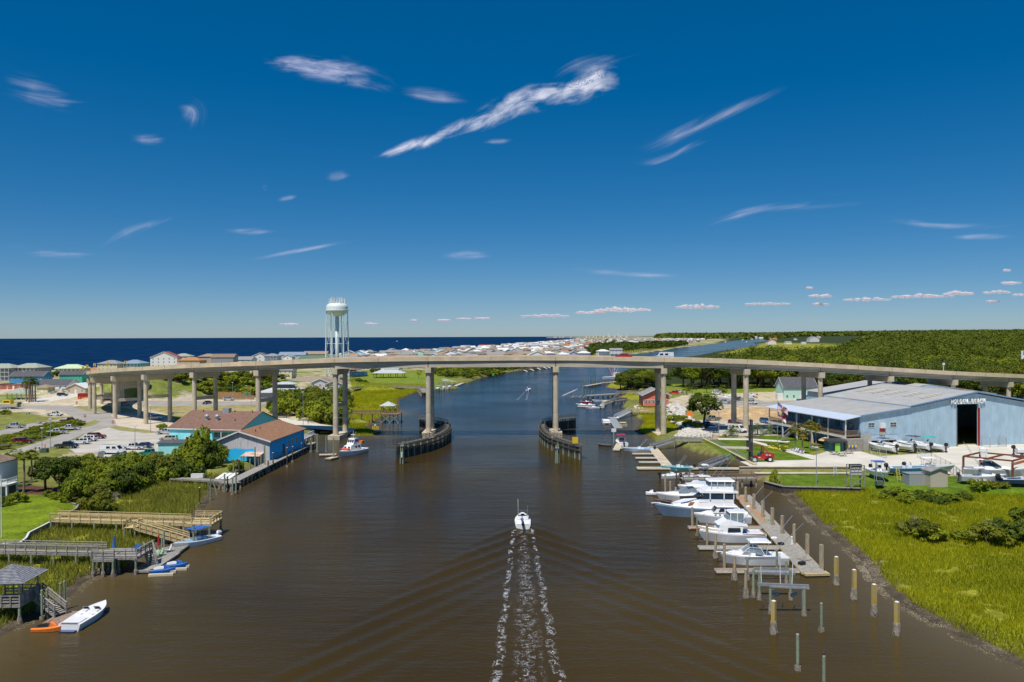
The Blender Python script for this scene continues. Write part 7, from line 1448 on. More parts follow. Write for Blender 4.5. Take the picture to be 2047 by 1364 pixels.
# ================================================================ vehicles: nose towards +x
CARC={'white':(.74,.74,.73),'black':(.015,.015,.02),'silver':(.48,.50,.52),'grey':(.20,.21,.22),'maroon':(.20,.012,.02),'red':(.62,.01,.01),'green':(.01,.22,.14),'navy':(.015,.04,.11),'blue':(.03,.14,.36),'tan':(.45,.40,.30)}
VM={}
def vehicle_meshes(kind,colour):
 key=(kind,colour)
 if key in VM:return VM[key]
 P=pm('car_paint_'+colour,CARC[colour],.22,1,.04,coat=1.0);W=1.86;out=[]
 def prof(pr,w,m=None,inset=None):return[[(x,y,z)for x,z in pr]for y in(w/2,-w/2)]
 if kind=='pickup':
  L=5.7;lo=[(-2.8,.45),(-2.85,.95),(-.55,1.0),(-.55,1.05),(1.3,1.08),(2.6,.98),(2.85,.8),(2.85,.45)];cab=[(-.7,1.05),(-.55,1.78),(.75,1.8),(1.5,1.08)]
  bed=MB();bed.box((-1.72,0,1.01),(2.0,1.5,.04));out.append(('bed_floor',bed.mesh('bed_floor',DARK)))
 elif kind=='van':
  L=5.9;lo=[(-2.9,.45),(-2.95,1.3),(1.5,1.35),(2.7,1.1),(2.95,.8),(2.95,.45)];cab=[(-2.95,1.3),(-2.85,2.35),(.9,2.4),(1.35,2.2),(2.1,1.25)]
 elif kind=='suv':
  L=4.8;lo=[(-2.35,.4),(-2.4,1.05),(1.0,1.1),(2.1,1.0),(2.4,.75),(2.4,.4)];cab=[(-2.38,1.05),(-2.15,1.7),(.3,1.74),(1.15,1.08)]
 elif kind=='sedan':
  L=4.7;lo=[(-2.35,.35),(-2.35,.95),(-1.6,1.0),(1.0,.98),(2.1,.85),(2.35,.65),(2.35,.35)];cab=[(-1.75,.98),(-1.1,1.42),(.35,1.45),(1.1,.96)]
 m=MB()
 rings=[]
 for y,k in((W/2-.06,.0),(W/2,.03),(W/2,.03),(-W/2,.03),(-W/2,.03),(-W/2+.06,0)):pass
 m.loft([[(x*.985,W/2-.07,z if z<.6 else z+.0)for x,z in lo]]+[[(x,W/2,z-.04 if z>.7 else z)for x,z in lo]]+[[(x,0,z+.03 if z>.7 else z)for x,z in lo]]+[[(x,-W/2,z-.04 if z>.7 else z)for x,z in lo]]+[[(x*.985,-W/2+.07,z)for x,z in lo]],0)
 out.insert(0,('body',m.mesh('body',P)))
 m=MB();w0=W/2-.06;w1=W/2-.26 if kind!='van' else W/2-.14
 z0=cab[0][1];z1=max(z for _,z in cab);rw=lambda z:w0+(w1-w0)*(z-z0)/(z1-z0)
 m.loft([[(x,rw(z),z)for x,z in cab],[(x,-rw(z),z)for x,z in cab]],0);out.append(('cabin',m.mesh('cabin',P)))
# glass, slightly proud of the cabin
 def pane(p):g_=MB();g_.face(p);return g_
 a,b=cab[0],cab[1];c,d=cab[-2],cab[-1]
 def shade(p,q,t0,t1,e):
  x0,zA=p[0]+(q[0]-p[0])*t0+e,p[1]+(q[1]-p[1])*t0;x1,zB=p[0]+(q[0]-p[0])*t1+e,p[1]+(q[1]-p[1])*t1;k=.86
  g_=MB();g_.add([(x0,-rw(zA)*k,zA),(x0,rw(zA)*k,zA),(x1,rw(zB)*k,zB),(x1,-rw(zB)*k,zB),(x0-.02*np.sign(e),-rw(zA)*k,zA),(x0-.02*np.sign(e),rw(zA)*k,zA),(x1-.02*np.sign(e),rw(zB)*k,zB),(x1-.02*np.sign(e),-rw(zB)*k,zB)],[(0,1,2,3),(3,2,1,0),(0,4,5,1),(2,6,7,3)]);return g_
 out.append(('windscreen',shade(d,c,.12,.92,.02).mesh('windscreen',GLASS)));out.append(('rear_window',shade(a,b,.25,.9,-.02).mesh('rear_window',GLASS)))
 zl,zh=z0+.08,z1-.12
 spans={'pickup':[(-.5,.25),(.33,.95)],'van':[(-1.3,-.3),(.2,1.2)],'suv':[(-2.0,-1.15),(-1.05,-.1),(0,.75)],'sedan':[(-1.2,-.2),(-.1,.65)]}[kind]
 if kind=='van':zl,zh=1.45,2.0
 for s in(-1,1):
  for x0,x1 in spans:
   sh_=.22 if(x1>.5)else .05
   g_=MB();g_.add([(x0,s*(rw(zl)+.012),zl),(x1+sh_*.9,s*(rw(zl)+.012),zl),(x1-sh_*.6,s*(rw(zh)+.012),zh),(x0+.04,s*(rw(zh)+.012),zh)],[(0,1,2,3),(3,2,1,0)]);out.append(('side_window',g_.mesh('side_window',GLASS)))
 fx,rx=L/2,-L/2
 for s in(-1,1):
  out.append(('headlight',MB().box((fx-.0,s*.68,.72),(.08,.36,.16)).mesh('headlight',WHITE)));out.append(('tail_light',MB().box((rx+.0,s*.8,.82),(.08,.16,.28)).mesh('tail_light',RED)))
 out.append(('bumper',MB().box((fx,0,.48),(.16,W*.92,.2)).box((fx-.01,0,.7),(.08,.9,.18)).mesh('bumper',DARK if kind!='sedan' else P)));out.append(('bumper',MB().box((rx-.02,0,.5),(.16,W*.92,.18)).mesh('bumper',GALV)))
 r_=.40 if kind!='sedan' else .33;wm=MB().cyl((0,-.13,0),(0,.13,0),r_,n=12).mesh('wheel',BLACK);rm=MB().cyl((0,-.14,0),(0,.14,0),r_*.55,n=8).mesh('rim',GALV)
 VM[key]=(out,wm,rm,L,r_,W);return VM[key]
def car(kind,colour,loc,deg,label,group=None,scale=1.0):
 parts,wm,rm,L,r_,W=vehicle_meshes(kind,colour);t=thing({'pickup':'pickup_truck','van':'van','suv':'suv','sedan':'parked_car'}[kind],label,{'pickup':'pickup truck','van':'van','suv':'car','sedan':'car'}[kind],loc,R(deg),group);t.scale=(scale,)*3
 for n_,me in parts:put(n_,me,t)
 for x in(L*.32,-L*.30):
  for s in(-1,1):w_=put('wheel',wm,t,(x,s*(W/2-.1),r_));put('rim',rm,w_)
 return t
def lcar(kind,col,px,py,deg,label,group='vehicles in the left lots',z=UP+.01):return car(kind,col,(*g(px,py,z),z),deg,label,group)
G1='vehicles in the left lots'
for a in[('pickup','silver',30,856,190,'silver pickup with boat trailer on the upper side road at the left edge'),('pickup','white',109,832,-5,'white pickup with an empty trailer by the road bend'),('pickup','maroon',139,845,10,'dark maroon pickup at the head of the green ditch'),
  ('suv','maroon',47,887,20,'maroon wagon towing a trailer on the lower access road'),('pickup','white',114,868,205,'white pickup seen from behind, left of the pair on the access road'),('pickup','white',139,860,195,'second white pickup of the pair, nearer the stop sign'),
  ('pickup','black',133,896,-5,'black pickup parked on the grass strip'),('suv','white',161,888,184,'white hatchback between the black pickup and the white wagon'),('suv','white',177,882,172,'white wagon behind the white hatchback'),('suv','maroon',193,877,5,'big maroon wagon at the top of the parking row'),
  ('van','white',226,908,-6,'white cargo van with a ladder rack in the parking lot'),('pickup','white',268,899,178,'white crew cab pickup in the middle of the lot'),('sedan','navy',287,895,172,'navy sedan behind the white crew cab pickup'),('sedan','navy',247,917,-12,'dark teal car half hidden by the shrubs'),
  ('pickup','green',301,912,175,'green pickup beside the turquoise shed'),('pickup','silver',333,868,182,'silver pickup by the left end of the turquoise restaurant'),('suv','tan',338,882,180,'beige car hidden behind the shed'),('pickup','silver',309,839,5,'silver crew cab pickup under the bridge'),
  ('suv','white',133,783,4,'white estate car by the tan garage'),('suv','navy',125,792,4,'dark blue car in front of the white estate car'),('pickup','white',290,795,5,'white pickup seen between the left bridge piers'),('sedan','black',205,784,6,'black car at the foot of the bridge abutment'),('sedan','blue',240,783,10,'blue car in the shade of the abutment'),
  ('suv','blue',208,797,20,'blue car in the bridge shadow behind the red container'),('suv','black',215,803,30,'black car in the bridge shadow beside the pier'),('sedan','navy',248,811,60,'dark car in the shadow under the curved bridge'),('sedan','black',414,808,260,'black car on the straight road behind the bridge'),('suv','silver',457,801,4,'silver car on the straight road beside the wooden fence'),
  ('suv','black',521,835,20,'dark car left of the pair on the sandy slope under the bridge'),('suv','black',562,835,8,'dark car right of the pair on the sandy slope'),('suv','white',557,794,5,'white car in front of the grey pavilion'),('sedan','red',170,776,5,'dark red car by the rust coloured cottages')]:lcar(*a)
for i,(px,py,c,k,lb)in enumerate(((430,757,'black','suv','black car in front of the shops above the shrubs'),(450,757,'black','suv','second black car in front of the shops'),(466,756,'silver','suv','silver car in front of the shops'),(478,756,'grey','suv','grey car in front of the shops'),(492,756,'white','pickup','white pickup in front of the shops'),(530,759,'silver','suv','silver car at the right end of the shop parking'),(590,745,'white','suv','white car above the condominium roofs'))):lcar(k,c,px,py,80+i*7,lb)
G2='vehicles around the marina'
for a in[('pickup','blue',1413,854,112,'blue pickup seen from behind under the right bridge span'),('pickup','grey',1425,841,200,'grey pickup at the foot of the dirt mound'),('suv','navy',1419,865,175,'dark blue car on the grass edge by the lamp post'),('van','white',1474,864,-60,'white delivery van behind the sago palm'),('suv','maroon',1471,849,15,'dark red car behind the white delivery van'),('suv','blue',1530,846,-80,'blue car facing the camera behind the palms'),
  ('pickup','white',1552,866,-70,'white pickup under the veranda end'),('pickup','silver',1449,807,185,'silver pickup in front of the parked boats lot'),('suv','white',1503,808,-60,'white car right of the bridge pier in the upper lot'),('suv','white',1432,789,5,'white wagon nearer the camera in the grass lot'),('suv','white',1436,785,5,'white wagon behind its twin in the grass lot'),('pickup','white',1357,786,185,'white pickup on the grass beside the palm'),('suv','red',1347,788,170,'red car left of the white pickup by the coral house'),
  ('suv','white',1653,790,175,'white car behind the barn roof'),('sedan','white',1646,795,175,'lower white car behind the barn roof edge')]:lcar(*a,group=G2)
p,nn,zt,t_=bframe(10.62);car('sedan','red',(p[0]+nn[0]*6.2,p[1]+nn[1]*6.2,zt-.885),180,'bright red car driving across the bridge').scale=(1.1,1.1,1.25)
p,nn,zt,t_=bframe(11.05);car('van','white',(p[0]+nn[0]*6.2,p[1]+nn[1]*6.2,zt-.885),180,'white van driving across the bridge')
# extras: boat trailers, a yellow boat, roofed pontoon by the shop, boats in the upper lot
def trailer(px,py,deg,label,L=6.0):
 x,y=g(px,py,UP);t=thing('boat_trailer',label,'trailer',(x,y,UP),R(deg),'empty boat trailers')
 m=MB();m.beam((-L*.5,-.7,.55),(L*.25,-.55,.55),.1).beam((-L*.5,.7,.55),(L*.25,.55,.55),.1).beam((L*.25,-.55,.55),(L*.5,0,.55),.1).beam((L*.25,.55,.55),(L*.5,0,.55),.1)
 for x_ in(-L*.45,-L*.2,.1):m.beam((x_,-.7,.55),(x_,.7,.55),.08)
 m.build('trailer_frame',GALV,t)
 for s in(-1,1):MB().beam((-L*.45,s*.35,.8),(L*.1,s*.3,.75),.14,.08).build('bunk_board',WOODG,t);wheel(t,-L*.22,s*.9,.3,.3,.2);MB().box((-L*.22,s*.92,.66),(.9,.26,.08)).build('mudguard',BLACK if s>0 else WPAINT,t)
for q in((62,828,-4,'empty boat trailer hitched to the white pickup by the road bend'),(88,847,10,'empty boat trailer on the verge of the upper side road'),(76,877,20,'empty boat trailer behind the lower white pickups'),(165,851,12,'empty boat trailer at the tip of the green ditch'),(14,895,22,'boat trailer with white guide posts at the left edge'),(352,828,8,'dark trailer behind the restaurant roof')):trailer(*q)
yb=thing('yellow_boat','trailered grey boat with a bright yellow cabin and twin outboards at the left edge','boat',(*g(37,818,UP),UP+1.0),R(178));hull(yb,9.5,2.8,1.1,SILV,SILV,cock=(.03,.3),floor=.4,bow=.4,stripe=YELLOW);yachtcabin(yb,2.6,6.4,2.3,2.0,1.1,2.7,.1,.5,YELLOW);sidewin(yb,3.0,5.6,1.1,1.8,.55,GLASS)
for y_ in(-.5,.5):outboard(yb,0,y_,1.0,DARK,1.4)
m=MB();m.box((4,0,-.6),(8,.3,.3));m.build('trailer_frame',GALV,yb)
for s in(-1,1):wheel(yb,2.6,s*1.2,-.65,.38,.25);wheel(yb,3.5,s*1.2,-.65,.38,.25)
pb=thing('pontoon_boat','blue pontoon boat with a blue canopy in front of the mint green shop','boat',(*g(1597,808,UP),UP+.6),R(180));pb.location.x+=3
for y_ in(-.9,.9):MB().cyl((-3.5,y_,.2),(3.8,y_,.2),.35,n=8).build('pontoon',ALU,pb)
MB().box((0,0,.65),(7.4,2.4,.12)).build('deck',WHITE,pb)
for y_ in(-1.2,1.2):MB().box((0,y_,1.1),(7.2,.06,.8)).build('side_panel',pm('metallic_blue',(.03,.14,.25),.3,1,.1),pb)
MB().box((-.5,0,2.7),(3.2,2.2,.12)).build('canopy',BLUEC,pb)
for a_ in(-1.8,.8):
 for b_ in(-1,1):MB().cyl((a_,b_,.7),(a_,b_,2.7),.03,n=4).build('canopy_pole',ALU,pb)
for i,(px,py)in enumerate(((1462,800),(1470,797),(1478,802),(1505,800),(1512,796))):center_console((*g(px,py,UP),UP+.7),R(170+i*9),['boat on a trailer left of the grey pickup lot pier','boat on a trailer behind the bridge pier, left one','boat on a trailer just left of the bridge column','boat on a trailer right of the bridge column','farthest boat on a trailer by the mint shop'][i],6,2.2,WHITE,None,group='trailered boats in the upper lot')
# red container, orange cones and cloth
t=thing('red_container','dark red container with orange stacked barriers in front, left of the bridge bents','container',(*g(155,800,UP),UP),R(3));MB().box((4.3,1.5,1.5),(8.6,2.8,3.0)).build('case',pm('container_red',(.26,.01,.02),.6,2,.15),t)
for k in range(9):MB().box((.4+k*.7,-.2,.75),(.35,.3,1.4+.3*(k%2))).build('orange_barrier',ORANGE,t)
for(px,py,lb,sc_)in((193,799,'orange tent-like cover beside the bridge columns',1.6),(1379,832,'orange safety cloth hanging by the oak tree',1.8)):t=thing('orange_cover',lb,'cover',(*g(px,py,UP),UP));MB().loft([[(-.8*sc_,-.5,0),(.8*sc_,-.5,0),(.9*sc_,.5,0),(-.8*sc_,.5,0)],[(-.25,-.1,1.1*sc_),(.2,-.1,1.1*sc_),(.2,.1,1.1*sc_),(-.2,.1,1.1*sc_)]],0).build('cloth',ORANGE,t)
# stop-like round signs: red disc with a white bar
def noentry(px,py,top,label):
 x,y=g(px,py,UP);h=(py-top)*y/FPX;t=thing('no_entry_sign',label,'road sign',(x,y,UP),0,'red no entry signs');MB().box((0,.04,h/2),(.07,.05,h)).build('post',GALV,t);MB().cyl((0,0,h-.45),(0,-.03,h-.45),.48,n=20).build('disc',RED,t);MB().box((0,-.045,h-.45),(.7,.02,.16)).build('white_bar',WHITE,t)
noentry(153.5,813,803,'red no entry sign at the road edge before the red container');noentry(170,841,829,'red no entry sign at the tip of the grass between the roads');noentry(226,854,841,'red no entry sign left of the grass island in the lot')
def lamppost(px,py,top,label,arm=0.0,mat=GALV,head=True,z=UP,r_=.09):
 x,y=g(px,py,z);h=(py-top)*y/FPX;t=thing('lamp_post',label,'lamp post',(x,y,z));MB().cyl((0,0,0),(0,0,h),r_,r_*.7,8).build('pole',mat,t)
 if arm:MB().tube([(0,0,h),(arm*.5,0,h+.35),(arm,0,h+.4)],.06,5).build('arm',mat,t)
 if head:MB().box((arm,0,h+(.4 if arm else .05)),(.7,.35,.18)).build('lamp_head',WPAINT if mat is not DARK else DARK,t)
for q in((270,907,852,'tall grey pole in the middle of the parking lot'),(301,864,811,'grey lamp pole on the grass island in the lot'),(304,800,763,'curved arm street lamp behind the bridge',-1.8),(101,899,838,'white pole right of the pair on the grass strip'),(84,896,856,'shorter pole left of the pair on the grass strip'),(48,800,743,'tall pole behind the palm island'),(606,850,784,'grey lamp pole at the boat ramp lane'),(502,812,773,'curved street lamp behind the shrubs',-2.0),(465,795,765,'pole behind the hedge left of the bent'),(1437,876,821,'dark headed lamp post at the head of the gangway'),(1632,968,895,'tall wooden lamp pole on the marsh side lawn')):lamppost(*q[:3],q[3],arm=q[4]if len(q)>4 else 0)
t=thing('billboard','white and blue billboard above the trees at the right edge','billboard',(*[(2050-CX)/FPX*420,420],8));MB().box((4,0,11.3),(12.5,.4,4.4)).build('panel',WHITE,t);MB().box((2.5,-.25,12.3),(8,.06,2.0)).build('blue_print',pm('print_blue',(.10,.35,.62),.5,1,.2),t);MB().box((4,-.25,9.6),(11,.06,.5)).build('yellow_print',YELLOW,t)
for a_ in(0,8):MB().box((a_,0,4),(.5,.5,12)).build('post',WOODB,t)
# timber and white fences behind the bridge
def boardfence(pts,label,h,mat,z=UP,kind_='solid'):
 t=thing('fence',label,'fence',(0,0,0))
 for a,b in zip(pts,pts[1:]):
  L=hypot(b[0]-a[0],b[1]-a[1]);k=max(1,int(L/2.4))
  for i in range(k+1):x=a[0]+(b[0]-a[0])*i/k;y=a[1]+(b[1]-a[1])*i/k;MB().box((x,y,z+h/2),(.14,.14,h+.1)).build('fence_post',mat,t)
  if kind_=='rail':
   for zz in(.35,.75,1.15):MB().beam((*a,z+zz*h/1.3),(*b,z+zz*h/1.3),.05,.16).build('rail',mat,t)
  else:
   m=MB();n_=int(L/.35)
   for i in range(n_):q=(i+.5)/n_;m.beam((a[0]+(b[0]-a[0])*q,a[1]+(b[1]-a[1])*q,z),(a[0]+(b[0]-a[0])*q,a[1]+(b[1]-a[1])*q,z+h-random.uniform(0,.05)),.3,.04)
   m.build('fence_boards',mat,t,kind='stuff')
boardfence(gl([(342,797),(384,797)],UP),'white three rail fence behind the bridge',1.5,WPAINT,kind_='rail');boardfence(gl([(390,797.5),(452,799),(508,799)],UP),'brown board fence along the straight road',1.8,pm('brown_boards',(.30,.19,.10),.85,2,.2));boardfence(gl([(432,793),(500,793.5)],UP),'orange brown board fence set back behind the first',2.2,pm('orange_boards',(.40,.22,.10),.85,2,.2))
boardfence(gl([(80,789),(102,788),(113,783),(122,778)],UP),'white picket fence beside the yellow cottage',1.2,WPAINT,kind_='rail')
# dumpster, mailboxes, utility box, bollards
for(px,py,nm,cat,lb,mt,d_)in((89,905,'utility_box','utility box','green utility box on the grass strip',pm('utility_green',(.06,.10,.07),.6,2,.1),(1.6,1.2,1.0)),(493,795,'portable_toilet','toilet','teal portable toilet by the board fence',pm('toilet_teal',(.01,.28,.22),.5,2,.05),(1.3,1.3,2.3)),(90,898,'orange_post','marker post','orange marker post behind the utility box',ORANGE,(.18,.18,1.2))):
 t=thing(nm,lb,cat,(*g(px,py,UP),UP));MB().box((0,0,d_[2]/2),d_,taper=.94).build('case',mt,t);MB().box((0,0,d_[2]+.04),(d_[0]*.9,d_[1]*.9,.08)).build('lid',mt,t)
t=thing('mailbox_stand','pair of dark mailboxes at the roadside by the utility box','mailbox',(*g(75,905,UP),UP))
for i in(-.45,.45):MB().box((i,0,.5),(.12,.12,1.0)).build('post',WOODG,t);MB().ell((i,0,1.15),(.22,.35,.2),0,8,5).build('mailbox',BLACK,t)
for i,(px,py,lb)in enumerate(((1406,852,'person in dark clothes standing left of the blue pickup'),)):person((*g(px,py,UP),UP),.5,lb,DARK,DARK)
dx,dy=fk.location.x+1.45,fk.location.y;person((dx,dy,UP+1.15),R(182),'forklift driver in a blue shirt',BLUEC,DARK,sit=True)
person((*g(616,848,UP),UP),2.0,'person in dark blue walking on the boat ramp lane',HN_,HN_)
for i,(px,lb,sh_)in enumerate(((742,'person standing left on the boat ramp float',RED),(750,'person in white standing in the middle of the boat ramp float',WPAINT),(756,'person standing right on the boat ramp float',DARK))):person((*g(px,857.5,.5),.47),4+i,lb,sh_,DARK)
for i,(px,py,lb,sh_)in enumerate(((768,821,'visitor in white at the left of the crabbing platform',WPAINT),(779,822,'visitor in blue under the crabbing pavilion',BLUEC),(790,822,'visitor in white at the right of the crabbing platform',WPAINT))):person((*g(px,py,3.4),3.42),i,lb,sh_,DARK)
# riprap of pale concrete rubble by the right pier
RUB=pm('pale_rubble',(.55,.52,.46),.9,1.5,.2,bump=.4)
def rocks(poly,n,s0,s1,name,mat,label,z=.9):
 P_=gl(poly,z);xs_=[p[0]for p in P_];ys__=[p[1]for p in P_];k=0;X=rng.uniform(min(xs_),max(xs_),n*6);Y=rng.uniform(min(ys__),max(ys__),n*6);ok=inpoly(X,Y,P_);X,Y=X[ok][:n],Y[ok][:n];Z=land_h(X,Y)[0]
 cu=np.array([(-1,-1,-1),(1,-1,-1),(1,1,-1),(-1,1,-1),(-1,-1,1),(1,-1,1),(1,1,1),(-1,1,1)])*.5;Fc=np.array([(3,2,1,0),(4,5,6,7),(0,1,5,4),(1,2,6,5),(2,3,7,6),(3,0,4,7)])
 V,F=[],[]
 for i in range(len(X)):
  s=rng.uniform(s0,s1)*np.array((1,rng.uniform(.6,1),rng.uniform(.4,.8)));c=cu*s*(1+rng.uniform(-.25,.25,(8,3)));Rm=np.array(Euler((rng.uniform(-.6,.6),rng.uniform(-.6,.6),rng.uniform(0,6))).to_matrix());V.append(c@Rm.T+np.array((X[i],Y[i],max(Z[i],0)+s[2]*.2)));F.append(Fc+8*i)
 o=np_obj(name,np.concatenate(V),np.concatenate(F),mat,kind='stuff');o['label']=label;return o
rocks([(1332,815),(1355,808),(1372,820),(1368,835),(1400,850),(1412,870),(1380,868),(1350,845),(1335,835)],420,.5,1.8,'concrete_rubble',RUB,'pale broken concrete rubble on the slope by the right bridge pier',1.2)
rocks([(1365,862),(1405,860),(1425,876),(1400,880),(1350,876)],260,.5,1.5,'bank_rubble',RUB,'pale rubble behind the brick terrace',1.2)
rocks([(1268,812),(1290,814),(1300,820),(1270,822)],60,.5,1.2,'shore_rubble',RUB,'pale rubble in front of the coral house',1.2)
SHELL=pm('oyster_shells',(.12,.095,.065),.95,6,.4,col2=(.44,.38,.28))
def strip_rocks(pts,w,n,s0,s1,name,mat,label,dens=None):
 P_=gl(pts,.15);L=[0]
 for a,b in zip(P_,P_[1:]):L.append(L[-1]+hypot(a[0]-b[0],a[1]-b[1]))
 u=rng.uniform(0,L[-1],n);X=np.interp(u,L,[p[0]for p in P_])+rng.normal(0,1,n)*w*(.5+.9*vnoise(u,u*0,6,2));Y=np.interp(u,L,[p[1]for p in P_])+rng.normal(0,1,n)*w*.7
 k=fbm(X,Y,2.2,77)+rng.normal(0,.06,n)>.47;X,Y=X[k],Y[k];Z=land_h(X,Y)[0];k=Z>-.12;X,Y,Z=X[k],Y[k],Z[k];n=len(X)
 T=np.array([(1,0,0),(-.5,.87,0),(-.5,-.87,0),(0,0,.6)]);Fc=np.array([(0,1,3),(1,2,3),(2,0,3)]);s=rng.uniform(s0,s1,n);a=rng.uniform(0,6.28,n)
 V=np.empty((n,4,3));ca,sa=np.cos(a)[:,None],np.sin(a)[:,None];tx=T[None,:,0]*s[:,None]*(1+rng.uniform(-.4,.4,(n,4)));ty=T[None,:,1]*s[:,None]
 V[:,:,0]=X[:,None]+tx*ca-ty*sa;V[:,:,1]=Y[:,None]+tx*sa+ty*ca;V[:,:,2]=np.maximum(Z,.01)[:,None]+T[None,:,2]*s[:,None]-.02
 o=np_obj(name,V.reshape(-1,3),(Fc[None]+4*np.arange(n)[:,None,None]).reshape(-1,3),mat,kind='stuff');o['label']=label
strip_rocks([(1560,985),(1600,1035),(1650,1072),(1705,1105),(1745,1150),(1790,1195),(1850,1232),(1930,1268),(2060,1320)],1.5,20000,.03,.085,'oyster_bank',SHELL,'scattered pale oyster shells along the right mud bank')
strip_rocks([(1740,1118),(1765,1128),(1735,1150)],1.3,2200,.03,.10,'oyster_heap',SHELL,'pale oyster bed by the fourth yellow pile')
strip_rocks([(-20,1265),(60,1235),(140,1178),(200,1142),(290,1100),(330,1065),(380,1020),(405,985)],1.1,8000,.03,.08,'oyster_bank',SHELL,'scattered oyster shells along the left mud bank')
# ================================================================ houses of the island
BH='beach houses of the island'
HL=[(-2,762,56,'grey','sage','hip',3,'three storey grey apartment block with white balconies at the left edge',1),(52,761,58,'grey','sage','hip',3,'three storey grey and white apartment block, right one of the pair',1),
 (50,772,62,'blue','darkroof','gable',2,'slate blue house with a dark roof in front of the grey apartments',0),(8,779,30,'rust','darkroof','flat',1,'rust red cottage cut by the left edge',0),(28,779,34,'rust','greyroof','flat',1,'rust red cottage right of its twin',0),
 (103,780,62,'white','darkroof','gable',1,'long low white building with a dark roof',0),(153,787,42,'tan','whiteroof','gabley',1,'tan garage with a white roof and double door',0),(140,768,44,'teal','darkroof','gable',2,'bright teal two storey house with a dark roof',0),
 (136,752,54,'cream','limeroof','hip',2,'big cream house with a pale green hip roof facing the ocean',1),(186,750,48,'tan','orangeroof','hip',1,'low tan house with an orange brown roof behind the arrow signs',0),(216,750,42,'cream','greyroof','hip',3,'tall cream beach house with a grey hip roof',0),
 (263,749,42,'aqua','blueroof','hip',3,'aqua beach house beside the tall cream one',1),(326,748,52,'white','redroof','gabley',3,'large white beach house with red brown dormers',0),(362,745,34,'white','sage','hip',2,'white house with a sage roof right of the red dormered one',0),
 (378,748,46,'tan','orangeroof','hip',1,'low orange roofed house just above the bridge deck',0),(413,746,34,'tan','tanroof','hip',3,'tall tan house with many windows',0),(444,748,44,'grey','brown','gable',2,'brown roofed house with a grey gable end',0),(482,746,44,'white','greyroof','gable',1,'low white house with grey gables',0),
 (519,744,30,'white','darkroof','gabley',2,'white gabled house with a dark roof left of the light blue one',0),(542,744,28,'paleblue','greyroof','hip',2,'light blue house with a grey roof',1),(583,741,52,'lightgrey','blueroof','gable',2,'large house with a tall slate blue roof left of the water tower',0),
 (576,746,18,'white','blueroof','gabley',2,'small white gable with a blue tarpaulin before the slate blue roof',0),(632,744,70,'white','greenroof','gable',1,'long green roofed building with a white cupola',0),(630,738,46,'tan','tanroof','gable',2,'tan roofed house behind the green roofed building',0),
 (690,742,44,'cream','greyroof','gable',1,'cream house behind the water tower legs',0),(718,738,34,'skyblue','whiteroof','gabley',2,'sky blue gabled house right of the water tower',1),(703,741,20,'tan','orangeroof','gable',2,'small tan house with an orange roof at the tower',0),
 (752,743,34,'tan','tanroof','gable',1,'tan roofed house above the left pier gap',0),(780,742,36,'white','redroof','hip',1,'white house with a bright red hip roof',0),(823,742,40,'white','whiteroof','hip',1,'wide white roofed house with a shaded porch',1),(855,743,24,'tan','tanroof','flat',1,'small tan roofed cottage by the white porch house',0),
 (866,741,18,'paleblue','whiteroof','gabley',2,'narrow pale blue gabled house',0),(893,742,36,'mint','whiteroof','gabley',1,'mint gabled cottage with a white roof',0),(936,742,40,'tan','orangeroof','hip',1,'low orange roofed house above the channel pier',0),(958,741,30,'grey','greyroof','hip',1,'grey hip roofed house next to the orange roof',0),
 (990,739,34,'white','greyroof','gable',2,'white house with grey gables over the left channel pier',0),(1020,738,30,'mint','brown','gable',2,'mint house with a brown roof left of the big white one',0),(1040,737,34,'cream','tanroof','gable',2,'cream house with a tan roof beside the big white one',0),(1074,735,44,'white','whiteroof','gabley',3,'big white gabled house above the channel',0),
 (1102,734,26,'white','darkroof','hip',2,'white house with stacked dark balconies right of the big white one',1),(1128,731,22,'paleblue','whiteroof','hip',2,'pale blue balcony house above the right channel pier',1),(1146,729,20,'lilac','greyroof','gabley',3,'tall lilac house left of the red car',0),(1168,727,26,'white','whiteroof','hip',3,'tall white house with three rows of balconies',1),(1206,722,24,'white','whiteroof','hip',3,'white house with a pink porch and brown awning by the woods',1),(1232,719,24,'white','greyroof','gable',3,'white house with a grey roof beside the woods',0),
 (455,761,60,'cream','silver','flat',1,'low shop row with white awnings behind the hedge',0),(520,757,44,'mint','silver','flat',1,'pale green shop at the right end of the shop row',0),(567,757,36,'cream','greyroof','gable',2,'cream building behind the bridge bent above the condominiums',0),(715,752,30,'skyblue','orangeroof','flat',1,'bright blue playground building in the park',0)]
OCC=[]
for i,(px,py,wp,wl,rf_n,kd,fl,lb,po)in enumerate(HL):
 st=0
 if i>11 and i<len(HL)-4:py-=8 if px<700 else 15 if px<1050 else 7;st=2.6;fl=min(fl,2)+(1 if px<700 else 0)
 x,y=g(px,py,UP);L=wp*y/FPX;D=min(13,max(8,L*.75));OCC.append((x,y+D/2,max(L,D)*.62))
 ax='y' if kd=='gabley' else 'x'
 h=house((x,y+D/2,UP),L,D,fl,wl,rf_n,'gable' if kd=='gabley' else kd,ax,R(random.uniform(-9,9)),lb,st,2 if po and fl>1 else po,fh=2.9,detail=2 if y<660 else 1,group=BH,name='beach_house' if fl>1 else 'cottage')
